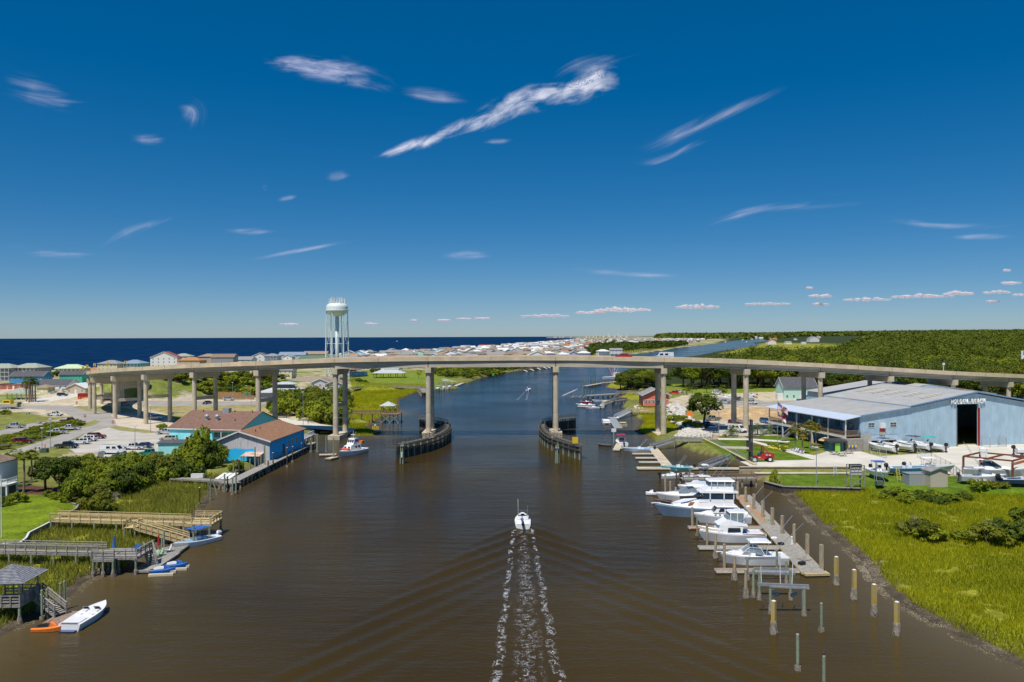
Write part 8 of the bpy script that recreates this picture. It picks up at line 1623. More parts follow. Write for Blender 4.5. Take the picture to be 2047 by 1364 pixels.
# yellow striped cottage with porch by the palms
hiproofhouse('porch_cottage','small yellow cottage with white porch posts left of the palm island',32,799,9.5,8,2.9,2.4,'yellow','sage',posts=1);t=hse(84,786,22,W=7,wall='yellow',roof='tanroof',fl=1,kind='hip',label='yellow cottage with a tan roof behind the palm island',name='cottage')
WALLS=['white']*7+['cream']*2+['paleblue']*2+['lightgrey']*2+['tan','mint','yellow','pink','grey','skyblue','peach','lilac','coral']
ROOFS=['tanroof']*8+['greyroof']*6+['whiteroof']*6+['brown','brown','silver','silver','darkroof','orangeroof','blueroof','sage','redroof']
SEG=[(690,'left of the water tower'),(760,'just right of the water tower'),(860,'between the tower and the left channel pier'),(940,'above the left channel pier'),(1030,'above the channel, left half'),(1110,'above the right channel pier'),(1200,'behind the red car'),(1330,'beyond the woods above the white van'),(1480,'on the far bend of the waterway')]
SIZE=['small','low','wide','large']
cells=[]
WOODS=gl([(1172,716),(1205,706),(1345,694.5),(1375,690),(1320,689.3),(1195,693),(1165,705)],UP)
yv=655.0
while yv<6500:
 st=27 if yv<2500 else 40
 for xv in np.arange(beachx(yv)+48,3000,st*1.02):
  x,y=xv+random.uniform(-5,5),yv+random.uniform(-7,7);rb=np.interp(y,[0,470,760,1700,2985,5900],[-40,-60,5,290,690,1450])
  if x>rb-20:break
  cells.append((x,y))
 yv+=st
cx_=np.array([c[0]for c in cells]);cy_=np.array([c[1]for c in cells]);bad=inpoly(cx_,cy_,WOODS)
ind,far_h=[],[]
for(x,y),b in zip(cells,bad):
 if b or random.random()<.08:continue
 if(y<720 and x>-80)or(x/y<-.235 and y<1000):continue
 if any((x-a)**2+(y-c)**2<(r_+9)**2 for a,c,r_ in OCC):continue
 px=x/y*FPX+CX
 if px<-40:continue
 (ind if len(ind)<250 else far_h).append((x,y))
used_l={}
for x,y in ind:
 wl,rf_n=random.choice(WALLS),random.choice(ROOFS);fl=random.choice((1,2,2,2));L=random.uniform(10,17);D=random.uniform(9,13);kd=random.choice(('gable','gable','hip'));ax=random.choice('xy');px=x/y*FPX+CX
 seg=[s for a,s in SEG if px<a][:1]or['at the far right end'];sz=SIZE[(0 if L<12.5 else 1 if L<15 and fl==1 else 2 if fl==1 else 3 if L>14.5 else 0)%4];art={1:'single storey',2:'two storey'}[fl]
 lb=f"{sz} {art} {HN.get(wl, wl)} beach house with {RN[rf_n]} {'hip' if kd == 'hip' else 'gable'} roof {seg[0]}"
 if len(lb.split())>15:lb=f"{art} {HN.get(wl, wl)} beach house, {RN[rf_n]} roof, {seg[0]}"
 stl=random.choice((0,2.2,2.4));lb=lb.replace(' beach house',' stilted beach house' if stl else ' beach house',1)
 lb=lb if len(lb.split())<17 else f"{HN.get(wl, wl)} beach house, {RN[rf_n]} roof, {seg[0]}"
 house((x,y,max(hgt(x,y),.8)-.1),L,D,fl,wl,rf_n,kd,ax,R(random.uniform(-20,20)+10),lb,stl,1 if random.random()<.35 else 0,fh=2.8,detail=1 if y<1000 else 0,group=BH,wsides=(0,),name='beach_house')
def mass_houses(pts,name,label,sc_=1.0,seed=1):
 r_=random.Random(seed);ms={}
 for x,y in pts:
  wl,rf_n=r_.choice(WALLS),r_.choice(ROOFS);L,D,hh=r_.uniform(9,15)*sc_,r_.uniform(9,13)*sc_,r_.choice((5.5,7.5,8.5));rr=r_.uniform(-.4,.5);z=max(hgt(x,y),.8)if y<2500 else 1.5;gh=D/2*.42
  mw=ms.setdefault(('w',wl),MB());mr=ms.setdefault(('r',rf_n),MB());c,s=cos(rr),sin(rr)
  def add(m,sub):m.add([(x+a*c-b*s,y+a*s+b*c,z+e)for a,b,e in sub.v],sub.f,0)
  q=MB();body(q,L,D,-.5,hh,gh,'x');add(mw,q);q=MB();gable_roof(q,L,D,hh,gh,.6,th=.2);add(mr,q)
  q=MB()
  for zz in(1.8,4.6):q.box((0,-D/2-.03,zz),(L*.7,.06,1.1))
  add(ms.setdefault(('g','x'),MB()),q)
 root=thing(name,label,'houses',(0,0,0));root['kind']='stuff'
 for(k,n_),m in ms.items():m.build({'w':'wall','r':'roof','g':'window'}[k],wallm(HC[n_])if k=='w' else roofm(RC[n_])if k=='r' else GLASSB,root,kind='stuff')
far_h=far_h[:2600]
mass_houses(far_h,'distant_houses','mass of small far houses running along the island to the horizon')
# houses across the far water on the right bank
for i,(px,py,wp,wl,rf_n,lb)in enumerate(((1541,688.5,17,'white','redroof','white riverside house with a red roof far up the right bank'),(1548,683,9,'orange','orangeroof','orange house behind the red roofed riverside house'),(1543,682.5,8,'white','silver','white house left of the orange one far away'),(1575,688,12,'white','greyroof','white house at the edge of the far marsh'),(1590,683,6,'white','whiteroof','tiny white house among the far trees'),(1625,686,20,'white','greyroof','long white house with a grey roof before the forest'),(1636,681,8,'cream','tanroof','cream gabled house above the long white one'),(1606,688,9,'white','silver','low white shed by the far pond'),(1509,677,8,'white','whiteroof','small white house at the far river bend'),(1521,678,8,'white','whiteroof','second small white house at the far river bend'),(1483,675.5,5,'mint','mint' if False else 'whiteroof','tiny mint building at the far water bend'),(1503,679,5,'cream','tanroof','tiny cream house at the far water bend'))):
 x,y=g(px,py,2);s=y/FPX;house((x,y,max(1.5,hgt(x,y))),wp*s,wp*s*.7,2,wl,rf_n,'gable',random.choice('xy'),.1,lb,fh=wp*s*.17,detail=0,group='houses far up the right bank',name='river_house')
# distant skyline on the horizon
sky_=[(1110,1.3,9),(1119,1,5),(1125,1.4,6),(1141,1.0,5),(1172,1.2,4),(1178,1.0,3),(1192,6,3.2),(1186,1.5,4),(1199,2.4,3),(1206,2,6),(1217,2,8),(1228,1.6,5),(1240,2,9),(1252,1.6,8)]
YD=14000.0;SK=pm('hazy_beige_block',(.62,.54,.48),.9,1,.1)
def far_at(px,above):d=ray(px,672.9-(px-1023)*.00375-above);t=YD/d.y;return d.x*t,H+d.z*t
x0_=far_at(1094,0)[0];x1_=far_at(1300,0)[0];m=MB();m.box(((x0_+x1_)/2,YD+300,8),(x1_-x0_,600,20));tag(m.build('far_coast',pm('hazy_coast',(.30,.36,.40),.9,.001,.1)),'thin far coast strip on the horizon',kind='structure')
for i,(px,hpx,wpx)in enumerate(sky_):
 x,z=far_at(px,hpx);t=thing('far_tower' if hpx>4 else 'far_hotel','tall beige tower on the horizon skyline' if hpx>4 else f'{NUM[i]} low beige block of the horizon skyline from the left','tower' if hpx>4 else 'building',(x,YD-20,0),0,'skyline on the horizon');MB().box((0,0,max(z,12)/2),(wpx*YD/FPX*.8,20,max(z,12))).build('block',SK,t)
for i,px in enumerate((1215,1235)):
 x,z=far_at(px,4.2);t=thing('far_water_tower',['left','right'][i]+' of two tiny white water towers on the horizon','water tower',(x,YD-60,0));MB().cyl((0,0,0),(0,0,z-8),3.5,n=8).build('stem',WHITE,t);MB().ell((0,0,z-5),(10,10,8),0,10,6).build('tank',WHITE,t)
# ================================================================ vegetation
LEAF={'dark':leafmat('dark_foliage',(.03,.052,.006),(.13,.18,.012)),'bright':leafmat('bright_foliage',(.08,.13,.008),(.32,.36,.015)),'olive':leafmat('olive_foliage',(.06,.08,.008),(.24,.25,.015)),'yellow':leafmat('yellowing_fronds',(.08,.12,.015),(.42,.34,.03)),
  'sago':leafmat('blue_green_fronds',(.06,.10,.04),(.20,.26,.10)),'marsh':leafmat('marsh_grass_blades',(.16,.22,.012),(.64,.60,.012),.5,.07,2.6),'dull':leafmat('dull_marsh_grass',(.13,.15,.03),(.36,.36,.05),.45,.12,2.2),'forest':leafmat('forest_foliage',(.024,.042,.004),(.135,.17,.008),.25,.022,2.6),'dead':pm('bare_grey_twigs',(.30,.27,.24),.9,3,.2),'flower':pm('yellow_flowers',(.75,.55,.03),.8,6,.2)}
BARK=pm('bark',(.12,.09,.065),.95,4,.3,bump=.5)
def tri_leaves(Cn,s,up=.35,seed=0,out=None):
 """one leaf-sized triangle pair per centre"""
 r_=np.random.default_rng(seed);n=len(Cn);nrm=r_.normal(0,1,(n,3));nrm[:,2]=np.abs(nrm[:,2])+up;nrm=nrm*.55+(0 if out is None else out*1.3);nrm/=np.linalg.norm(nrm,axis=1,keepdims=True)
 a=np.cross(nrm,r_.normal(0,1,(n,3)));a/=np.linalg.norm(a,axis=1,keepdims=True)+1e-9;b=np.cross(nrm,a);s=(s*r_.uniform(.6,1.35,n))[:,None]
 V=np.stack([Cn-a*s-b*s*.5,Cn+a*s-b*s*.55,Cn+a*s*.25+b*s*1.0],1);return V.reshape(-1,3),np.arange(n*3).reshape(-1,3)
def crown_pts(rad,h,nc,per,seed,base=.25,squash=1.0,cl=.34):
 """clumps of leaves spread through an irregular crown"""
 r_=np.random.default_rng(seed);P_,Nn=[],[]
 for i in range(nc):
  th=r_.uniform(0,2*pi);v=r_.uniform(-.35,1);rr=math.sqrt(max(0,1-v*v*.9))*r_.uniform(.55,1.0)
  c=np.array((cos(th)*rr*rad,sin(th)*rr*rad*squash,h*(base+(1-base)*(.45+.5*v))));k=rad*cl*r_.uniform(.6,1.25);d=r_.normal(0,1,(per,3));d/=np.linalg.norm(d,axis=1,keepdims=True);q=c+d*(r_.uniform(.75,1.0,(per,1)))*k*np.array((1,1,.62));P_.append(q);Nn.append(d+np.array((0,0,.25)))
 P_=np.concatenate(P_);P_[:,2]=np.maximum(P_[:,2],.1);return P_,np.concatenate(Nn)
CR={}
def crown_mesh(kind,rad,h,nc,per,leaf,seed,base=.25,cl=.34):
 k=(kind,rad,h,nc,per,leaf,seed)
 if k not in CR:Pp,Nn=crown_pts(rad,h,nc,per,seed,base,cl=cl);V,F=tri_leaves(Pp,leaf,seed=seed,out=Nn);CR[k]=np_mesh('crown',V,F,LEAF[kind])
 return CR[k]
def trunk_mesh(h,r_,seed,spread=1.2):
 q=random.Random(seed);m=MB();m.cyl((0,0,-.3),(q.uniform(-.2,.2),0,h*.45),r_,r_*.7,7)
 for k in range(5):a=2*pi*k/5+q.uniform(-.4,.4);m.cyl((0,0,h*.35),(cos(a)*spread*h*.22,sin(a)*spread*h*.22,h*q.uniform(.6,.8)),r_*.5,r_*.2,5)
 return m.mesh('trunk',BARK)
TM=[trunk_mesh(1,.045,s)for s in range(3)]
SH={}
def proto(kind,size):
 k=(kind,size)
 if k not in SH:
  cfg={'bush':(1.0,1.0,20,75,.085,.05),'tree':(1.0,2.0,30,80,.075,.30),'oak':(1.0,1.7,34,110,.055,.30),'small':(1.0,1.1,12,46,.13,.05)}[size]
  SH[k]=[crown_mesh(kind,cfg[0],cfg[1],cfg[2],cfg[3],cfg[4],50+s,cfg[5])for s in range(4)]
 return SH[k]
def plant(x,y,rad,h,kind,size,label,name='shrub',cat='shrub',group=None,z=None):
 z=hgt(x,y)if z is None else z;t=thing(name,label,cat,(x,y,z-.05),random.uniform(0,6.28),group)
 hh={'bush':1.0,'tree':2.0,'oak':1.7,'small':1.1}[size];put('crown',random.choice(proto(kind,size)),t,(0,0,0),(0,0,0),(rad,rad*random.uniform(.85,1.1),h/hh))
 put('trunk',random.choice(TM),t,(0,0,0),(0,0,0),(h*1.0,h*1.0,h));return t
def fill(poly,step,r0,r1,h0,h1,kinds,size,label,group,name='shrub',cat='shrub',z=UP,jit=.35):
 P_=gl(poly,z);xs_=[p[0]for p in P_];ys_=[p[1]for p in P_];n=0
 for x in np.arange(min(xs_),max(xs_),step):
  for y in np.arange(min(ys_),max(ys_),step):
   a,b=x+random.uniform(-1,1)*step*jit,y+random.uniform(-1,1)*step*jit
   if inpoly(np.array([a]),np.array([b]),P_)[0]:
    kk=random.choice(kinds);u_=(a-min(xs_))/(max(xs_)-min(xs_));v_=(b-min(ys_))/(max(ys_)-min(ys_));hh_v=random.uniform(h0,h1)
    lb=label.replace('dense ','').replace('low ','').replace('dark green ','').replace('dark ','').replace('green ','');lb=('tall ' if hh_v>h0+.7*(h1-h0)else 'low ' if hh_v<h0+.3*(h1-h0)else '')+{'dark':'dark','bright':'bright','olive':'olive'}[kk]+' '+lb+', '+('back' if v_>.66 else 'middle' if v_>.33 else 'front')+' '+('left' if u_<.33 else 'centre' if u_<.66 else 'right')
    plant(a,b,random.uniform(r0,r1),hh_v,kk,size,lb,name,cat,group);n+=1
 return n
fill([(128,968),(150,990),(215,1003),(255,985),(310,962),(395,950),(440,930),(432,915),(395,925),(300,940),(200,945),(150,940)],3.0,1.8,2.8,2.6,4.4,['dark','bright','bright','olive'],'bush','dense green shrub in the thicket between the parking lot and the marsh','shrubs of the left thicket')
for(px,py,r_,h,k,lb)in((403,933,3.6,7.8,'bright','tallest bright green bush against the white gable of the fish house'),(384,935,3.2,5.6,'bright','bright bush left of the tallest one beside the fish house'),(420,936,2.4,6.0,'dark','dark bush squeezed against the fish house wall'),(360,942,3.0,3.8,'bright','wide bright bush before the turquoise shed'),(330,948,3.0,3.4,'olive','olive bush below the turquoise shed'),(470,935,1.6,2.6,'bright','small bush below the blue paint patch')):x,y=g(px,py,UP);plant(x,y,r_,h,k,'bush',lb)
for(px,py,r_,h,k,lb)in((92,982,2.4,6.2,'dark','dark wind bent cedar right of the palms'),(112,985,2.8,6.4,'dark','dark cedar in the middle of the lawn edge group'),(135,978,3.0,6.0,'dark','broad dark cedar at the right of the lawn edge group'),(158,1000,2.8,4.4,'bright','bright green round tree by the bulkhead corner'),(188,1008,2.6,3.6,'olive','olive shrub with bare twigs at the marsh edge'),(205,1015,2.4,3.0,'olive','low olive shrub in front of the thicket')):x,y=g(px,py,UP);plant(x,y,r_,h,k,'tree' if h>5 else 'bush',lb,'tree' if h>5 else 'shrub','tree' if h>5 else 'shrub')
for(px,py,r_,h,lb)in((97,992,.9,1.1,'leftmost of three clipped round bushes by the lawn'),(114,998,1.2,1.3,'middle and widest of three clipped round bushes'),(131,1004,1.0,1.2,'rightmost of three clipped round bushes by the lawn'),(36,1006,1.3,1.8,'round bush in front of the white house'),(8,1012,1.2,1.7,'round bush at the left edge beside the white house'),(1549,964,.9,3.6,'clipped column shaped green shrub by the slip wall'),(1955,977,1.5,1.9,'round bush right of the jet ski trailer'),(1925,985,.9,1.2,'small dark bush at the marsh edge'),(1990,975,2.0,1.3,'reddish brown shrub at the right edge of the lawn'),(1448,874,.6,.8,'small round bush at the brick terrace'),(10,829,1.8,1.8,'round bush in the upper left field'),(323,862,1.6,2.2,'small tree on the grass island of the lot')):x,y=g(px,py,UP);plant(x,y,r_,h,'olive' if px==1990 else 'bright','bush',lb)
fill([(548,830),(560,806),(640,797),(690,800),(698,838),(680,850),(622,848),(600,836)],6.0,3.2,4.8,3.6,6.2,['dark','bright','olive'],'bush','dense shrub between the left bridge piers','shrubs between the left bridge piers','pier_shrub')
fill([(335,792),(340,776),(430,771),(520,774),(560,782),(555,796),(470,791),(420,793)],8.6,4.6,6.4,3.2,5.0,['dark','olive','bright'],'bush','dark green shrub of the hedge behind the bridge','shrubs of the hedge behind the bridge','hedge_bush')
fill([(570,794),(600,800),(690,800),(688,790),(640,794)],6,2.5,3.5,2.5,4.0,['dark','bright'],'bush','garden shrub in front of the condominiums','shrubs in front of the condominiums')
fill([(0,905),(36,893),(97,873),(150,856),(168,848),(150,843),(100,851),(60,861),(0,878)],3.0,1.8,2.4,.9,1.4,['bright','olive','bright','dark'],'small','low green shrub in the ditch between the two roads','shrubs in the ditch between the roads','ditch_shrub')
fill([(1000,741),(1070,735),(1130,726),(1100,728),(1010,735),(870,745),(870,752),(930,758),(1000,748)],10,4,6.5,2.6,4.5,['dark','bright','olive'],'small','low shrub on the island bank right of the park','shrubs on the island bank','bank_shrub')
fill([(1238,776),(1262,780),(1300,778),(1328,774),(1320,762),(1250,764)],7,3.6,5.5,6.0,9.5,['dark','olive','bright'],'tree','dark tree behind the coral house','trees behind the coral house','tree','tree')
x,y=g(1404,850,UP);plant(x,y,5.2,10.0,'dark','oak','solitary dark oak on the slope by the right bridge pier','oak_tree','tree')
fill([(1340,838),(1365,835),(1400,850),(1395,862),(1350,850)],4.0,1.8,2.6,1.4,2.2,['bright','olive'],'small','low shrub on the slope below the solitary oak','shrubs below the solitary oak')
fill([(1760,985),(1800,978),(1890,984),(1945,992),(1890,1000),(1800,996)],2.1,1.3,2.0,.8,1.4,['bright','dark'],'small','low vine covered shrub at the top of the right marsh','vine shrubs above the right marsh','vine_shrub')
for(px,py,r_,h,k,lb)in((1838,1078,2.6,2.6,'olive','half dead grey shrub in the middle of the right marsh'),(1860,1082,2.2,1.8,'bright','green part beside the half dead marsh shrub'),(2010,1085,3.4,3.2,'dark','dark shrub at the right edge of the marsh'),(1975,1090,2.8,2.6,'olive','olive shrub left of the dark one at the right edge'),(2045,1080,3.2,4.0,'dark','tall dark shrub cut by the right edge of the marsh'),(1930,1080,1.8,1.4,'bright','small bright shrub between the marsh bushes')):x,y=g(px,py,.5);plant(x,y,r_,h,k,'bush',lb)
def twigs(px,py,n,r_,h,label,z=.5):
 x,y=g(px,py,z);t=thing('dead_shrub',label,'dead shrub',(x,y,z));m=MB()
 for k in range(n):
  a=random.uniform(0,6.28);e=random.uniform(.4,1.3);L=random.uniform(.5,1)*r_;p=(cos(a)*L*cos(e),sin(a)*L*cos(e),h*random.uniform(.6,1.1)*sin(e));m.cyl((0,0,0),p,.05,.015,4)
  for j in range(4):m.cyl(tuple(.55*c+.1*j*c for c in p),(p[0]*.7+random.uniform(-.7,.7),p[1]*.7+random.uniform(-.7,.7),p[2]*.8+random.uniform(-.1,.7)),.025,.008,3)
 m.build('branches',LEAF['dead'],t)
twigs(1828,1072,26,2.8,3.4,'bleached bare branches sticking out of the marsh shrub');twigs(1985,1075,22,2.6,3.0,'pale bare branches of the shrub at the right marsh edge');twigs(200,1000,16,2.2,3.6,'bare white branches in front of the left thicket',1.2);twigs(228,1006,10,1.8,2.6,'second clump of bare branches by the left marsh',1.0)
# palms
def frond_set(n,L,droop,seed,w=.30,up=.5,sabal=False):
 r_=random.Random(seed);V,F=[],[]
 for i in range(n):
  a=2*pi*i/n*2.4+r_.uniform(-.3,.3);e=r_.uniform(-.5,1.25);Lk=L*r_.uniform(.8,1.1);seg=5;pts=[]
  for k in range(seg+1):u=k/seg;rr=Lk*u*cos(e)*(1-.12*u);zz=Lk*u*sin(e)-droop*Lk*u*u;pts.append((cos(a)*rr,sin(a)*rr,zz))
  side=np.array((-sin(a),cos(a),0))
  if sabal:
   c=np.array(pts[3]);fw=np.array(pts[4])-np.array(pts[2]);fw/=np.linalg.norm(fw)
   for q in range(9):
    th=(q-4)/4*1.35;d=fw*cos(th)+side*sin(th);e2=c+d*Lk*.42+np.array((0,0,-.25*Lk*abs(th)*.4));b0=len(V);nn=np.cross(d,(0,0,1));nn/=np.linalg.norm(nn)+1e-9;V+=[c,c+d*Lk*.2+nn*.07,e2,c+d*Lk*.2-nn*.07];F+=[(b0,b0+1,b0+2),(b0,b0+2,b0+3)]
   b0=len(V);V+=[np.array((0,0,0)),c+side*.02,c-side*.02];F.append((b0,b0+1,b0+2))
  else:
   for k in range(seg):
    for s in(-1,1):
     for j in range(3):
      u0=np.array(pts[k])+(np.array(pts[k+1])-np.array(pts[k]))*(j/3);ln=w*(1-abs(k/seg-.4));tip=u0+side*s*ln*1.9+(np.array(pts[k+1])-np.array(pts[k]))*.7+np.array((0,0,-.08));b0=len(V);V+=[u0,u0+(np.array(pts[k+1])-np.array(pts[k]))*.26,tip];F.append((b0,b0+1,b0+2))
 return np.array(V),np.array(F)
def palm(px,py,top,kind,label,L=1.7,sabal=True,group='palm trees',z=UP,n=34,r_=.17):
 x,y=g(px,py,z);h=(py-top)*y/FPX-L*.55;t=thing('palm_tree',label,'palm tree',(x,y,z),random.uniform(0,6),group)
 MB().cyl((0,0,-.2),(.15,0,h*.5),r_*1.2,r_,8).cyl((.15,0,h*.5),(.1,0,h),r_,r_*.9,8).build('trunk',pm('palm_bark',(.24,.19,.14),.9,5,.3,bump=.5),t)
 V,F=frond_set(n,L,.45 if sabal else .6,int(px),sabal=sabal);np_obj('crown',V+np.array((.1,0,h)),F,LEAF[kind],parent=t);return t
palm(47,987,902,'bright','sabal palm left of the dark cedars with a visible trunk');palm(20,975,905,'bright','leftmost sabal palm beside the white house',1.9);palm(62,960,900,'olive','sabal palm behind the palm with the visible trunk',1.8);palm(33,968,897,'bright','upper sabal palm of the left edge group',1.9)
for i,(px,py,tp)in enumerate(((53,803,756),(58,805,752),(62,804,758),(66,804,755),(71,802,757))):palm(px,py,tp,'dark',['leftmost','second','middle','fourth','rightmost'][i]+' palm of the cluster on the road island',2.6,n=30,r_=.3)
palm(1590,903,849,'yellow','yellowing sabal palm left of the outside stairs',1.9,n=44);palm(1603,908,860,'yellow','shorter yellowing palm in front of its taller neighbour',1.7,n=40);palm(1619,898,841,'yellow','tall yellowing palm before the veranda',2.1,n=46);palm(1632,893,846,'yellow','yellowing palm closest to the kiosk',1.8,n=40)
palm(1463,872,846,'sago','wide feathery palm in front of the white van',3.0,sabal=False,n=40);palm(1515,870,842,'sago','feathery palm left of the blue car',3.2,sabal=False,n=40);palm(1538,868,845,'sago','feathery palm beside the barn veranda',3.2,sabal=False,n=40)
for i,(px,py,tp)in enumerate(((1384,795,765),(1413,785,765),(1373,790,768),(1446,795,770),(660,800,768),(617,802,775),(705,770,752),(837,757,740))):palm(px,py,tp,'dark' if i<4 else 'bright',['palm right of the coral house','palm above the solitary oak','palm behind the coral house','palm left of the tall bridge column','palm in front of the condominium stairs','palm by the condominium chimney','palm at the playground','lime green crowned palm on the park lawn'][i],3.0,n=26)
for i,(px,py)in enumerate(((1541,893),(1550,897),(1560,899),(1570,902))):x,y=g(px,py,UP);plant(x,y,1.1,.9,'bright','small',['leftmost','second','third','rightmost'][i]+' low shrub in the flower bed at the flagpole')
fb=MB()
for k in range(60):x,y=g(random.uniform(1536,1575),random.uniform(894,901),UP);fb.ell((x,y,UP+.35),(.22,.22,.18),0,5,3)
tag(fb.build('yellow_flowers',LEAF['flower']),'bed of yellow flowers around the flagpole',kind='stuff')
for i,(px,py)in enumerate(((1655,757),(690,800),(678,765),(716,766),(728,767),(1500,760))):x,y=g(px,py,UP);plant(x,y,2.6,3,'dark','small',['bush behind the barn ridge','bush at the foot of the left pier','bush behind the bridge pier in the park','left of two park bushes','right of two park bushes','bush before the forest edge'][i])
# palmettos, street trees scattered over the island
for k in range(60):
 y=random.uniform(560,1500);x=random.uniform(beachx(y)+40,np.interp(y,[0,470,760,1700],[-60,-60,0,280]))
 if y<730 and x>-100:continue
 plant(x,y,random.uniform(2.5,5),random.uniform(3,6),random.choice(['dark','olive']),'small','dark green tree scattered among the beach houses','garden_tree','tree','trees scattered among the beach houses')
# --- the maritime forest on the right: nearest trees as things, the rest as one mass
cand=[]
yv=432.0
while yv<1500:
 st=9.5 if yv<700 else 11.5 if yv<1000 else 14
 xa=max(.19*yv,np.interp(yv,[430,760,1700],[88,70,345]));xb=.70*yv
 if yv<470:xa=1.0*np.interp(yv,[430,470],[88,60])
 for x in np.arange(xa,xb,st):cand.append((x+random.uniform(-4,4),yv+random.uniform(-4,4)))
 yv+=st
for y in np.arange(330,432,10):
 for x in np.arange(.415*y+random.uniform(0,6),.74*y,10.5):
  if y>345+.0*x or x/y>.5:cand.append((x+random.uniform(-4,4),y+random.uniform(-4,4)))
cx_=np.array([c[0]for c in cand]);cy_=np.array([c[1]for c in cand]);okm=~inpoly(cx_,cy_,MARSH['far'])&~inpoly(cx_,cy_,WATER)
shop=g(1600,799.5,UP);okm&=~((np.abs(cx_-shop[0])<32)&(np.abs(cy_-shop[1])<30))
barnm=~((cy_<300)&(cx_>70));okm&=barnm
for(px,py)in((1445,790),(1435,787),(1500,800),(1650,792)):q=g(px,py,UP);okm&=~((np.abs(cx_-q[0])<22)&(np.abs(cy_-q[1])<16))
AL=[(1330,718),(1360,714),(1400,711),(1440,707),(1500,700),(1540,696),(1590,699),(1640,694),(1700,684),(1760,676),(1850,666),(2047,662),(3000,655)]
def allow(X,Y,Zt):px=X/Y*FPX+CX;py=672.9-(px-CX)*.00375+(H-Zt)*FPX/Y;return py>np.interp(px,[a[0]for a in AL],[a[1]for a in AL])-1.5
GAP=gl([(1440,707),(1522,686),(1580,687),(1650,689),(1740,697),(1640,708)],1)
zc_=land_h(cx_,cy_)[0];okm&=allow(cx_,cy_,zc_+17)&~inpoly(cx_,cy_,GAP)
cand=[c for c,k in zip(cand,okm)if k];cand.sort(key=lambda c:c[1]);HZc=land_h(np.array([c[0]for c in cand]),np.array([c[1]for c in cand]))[0]
near_f=[(c,z)for c,z in zip(cand,HZc)if c[0]/c[1]<.68][:230];ns_=set(c for c,_ in near_f);far_f=[(c,z)for c,z in zip(cand,HZc)if c not in ns_]
fz=[]
for i,(c,z)in enumerate(near_f):
 px=c[0]/c[1]*FPX+CX;seg=['above the coral house','left of the tall bridge column','right of the tall bridge column','left of the mint green shop','behind the mint green shop','behind the rear barn roof','behind the barn ridge','behind the white diamond sign','left of the billboard','at the right edge'][int(np.interp(px,[1330,1400,1470,1530,1580,1640,1730,1820,1930,2010,2200],range(11)))-(px>2190)];hq=random.uniform(10,16);seg=('front rows ' if c[1]<400 else 'middle rows ' if c[1]<450 else 'back rows ')+seg;k=['forest','dark','olive','forest','bright'][i%5]
 plant(c[0],c[1],random.uniform(5.2,8.0),hq,k,'oak',f"{'tall' if hq > 13 else 'short'} { {'forest': 'mid green', 'dark': 'dark', 'olive': 'olive', 'bright': 'bright green'}[k]} forest tree in the {seg}",'forest_tree','tree','broadleaf trees of the mainland forest',z=z)
def mass(pts,zs,name,label,mat,rad,hh,nl,leafk,seed=5,rows=None):
 V,n=[],0;r_=np.random.default_rng(seed);Cn=[];S=[];ND=[]
 for(x,y),z in zip(pts,zs):
  v_=float(vnoise(np.array(x),np.array(y),70,91));k=rad(y)*r_.uniform(.6,1.45);h=hh(y)*r_.uniform(.75,1.25)*(.72+.55*v_);m_=nl(y);d=r_.normal(0,1,(m_,3));d/=np.linalg.norm(d,axis=1,keepdims=True);d[:,2]=np.where(d[:,2]<-.2,-d[:,2],d[:,2])
  lump=1+.22*np.sin(d[:,0]*5+x)*np.cos(d[:,1]*5+y);Cn.append(np.array((x,y,z+h*.45))+d*lump[:,None]*np.array((k,k,h*.55)));S.append(np.full(m_,leafk(y)));ND.append(d+.3*np.cos(d[:,[1,2,0]]*6+x))
 Cn=np.concatenate(Cn);S=np.concatenate(S);r2=np.random.default_rng(seed+1);nn=len(Cn);nrm=r2.normal(0,1,(nn,3))*.38+np.concatenate(ND);nrm[:,2]+=.2;nrm/=np.linalg.norm(nrm,axis=1,keepdims=True);a=np.cross(nrm,r2.normal(0,1,(nn,3)));a/=np.linalg.norm(a,axis=1,keepdims=True);b=np.cross(nrm,a);s=(S*r2.uniform(.6,1.4,nn))[:,None]
 V=np.stack([Cn-a*s-b*s*.55,Cn+a*s-b*s*.55,Cn+b*s],1).reshape(-1,3);o=np_obj(name,V,np.arange(len(V)).reshape(-1,3),mat,kind='stuff');o['label']=label;return o
mass([c for c,_ in far_f],[z for _,z in far_f],'forest','dense green maritime forest covering the mainland on the right',LEAF['forest'],lambda y:6.6+y*.0022,lambda y:15,lambda y:int(np.interp(y,[400,700,1000,1500],[380,290,200,130])),lambda y:np.interp(y,[400,700,1500],[.45,.66,1.15]))
pf=[]
yv=1500.0
while yv<14000:
 st=yv*.011
 for x in np.arange(np.interp(yv,[1500,1700,2985,5900,8000,8600,14000],[330,450,930,1750,2350,1650,2700]),.72*yv,st):pf.append((x+random.uniform(-.4,.4)*st,yv+random.uniform(-.4,.4)*st))
 yv+=st
pa=np.array(pf);ok_=~inpoly(pa[:,0],pa[:,1],GAP)&(allow(pa[:,0],pa[:,1],land_h(pa[:,0],pa[:,1])[0]+11)|(pa[:,1]>5200))&~inpoly(pa[:,0],pa[:,1],WATER);pa=pa[ok_];zz_=land_h(pa[:,0],pa[:,1])[0]
mass([tuple(p)for p in pa],zz_,'far_forest','far wooded shore reaching the horizon',LEAF['forest'],lambda y:y*.0075,lambda y:13+y*.0006,lambda y:34,lambda y:y*.0022,15)
wp=[(x,y)for x in np.arange(60,900,17)for y in np.arange(1150,3300,22)];wpa=np.array(wp)+rng.uniform(-7,7,(len(wp),2));k=inpoly(wpa[:,0],wpa[:,1],WOODS);wpa=wpa[k]
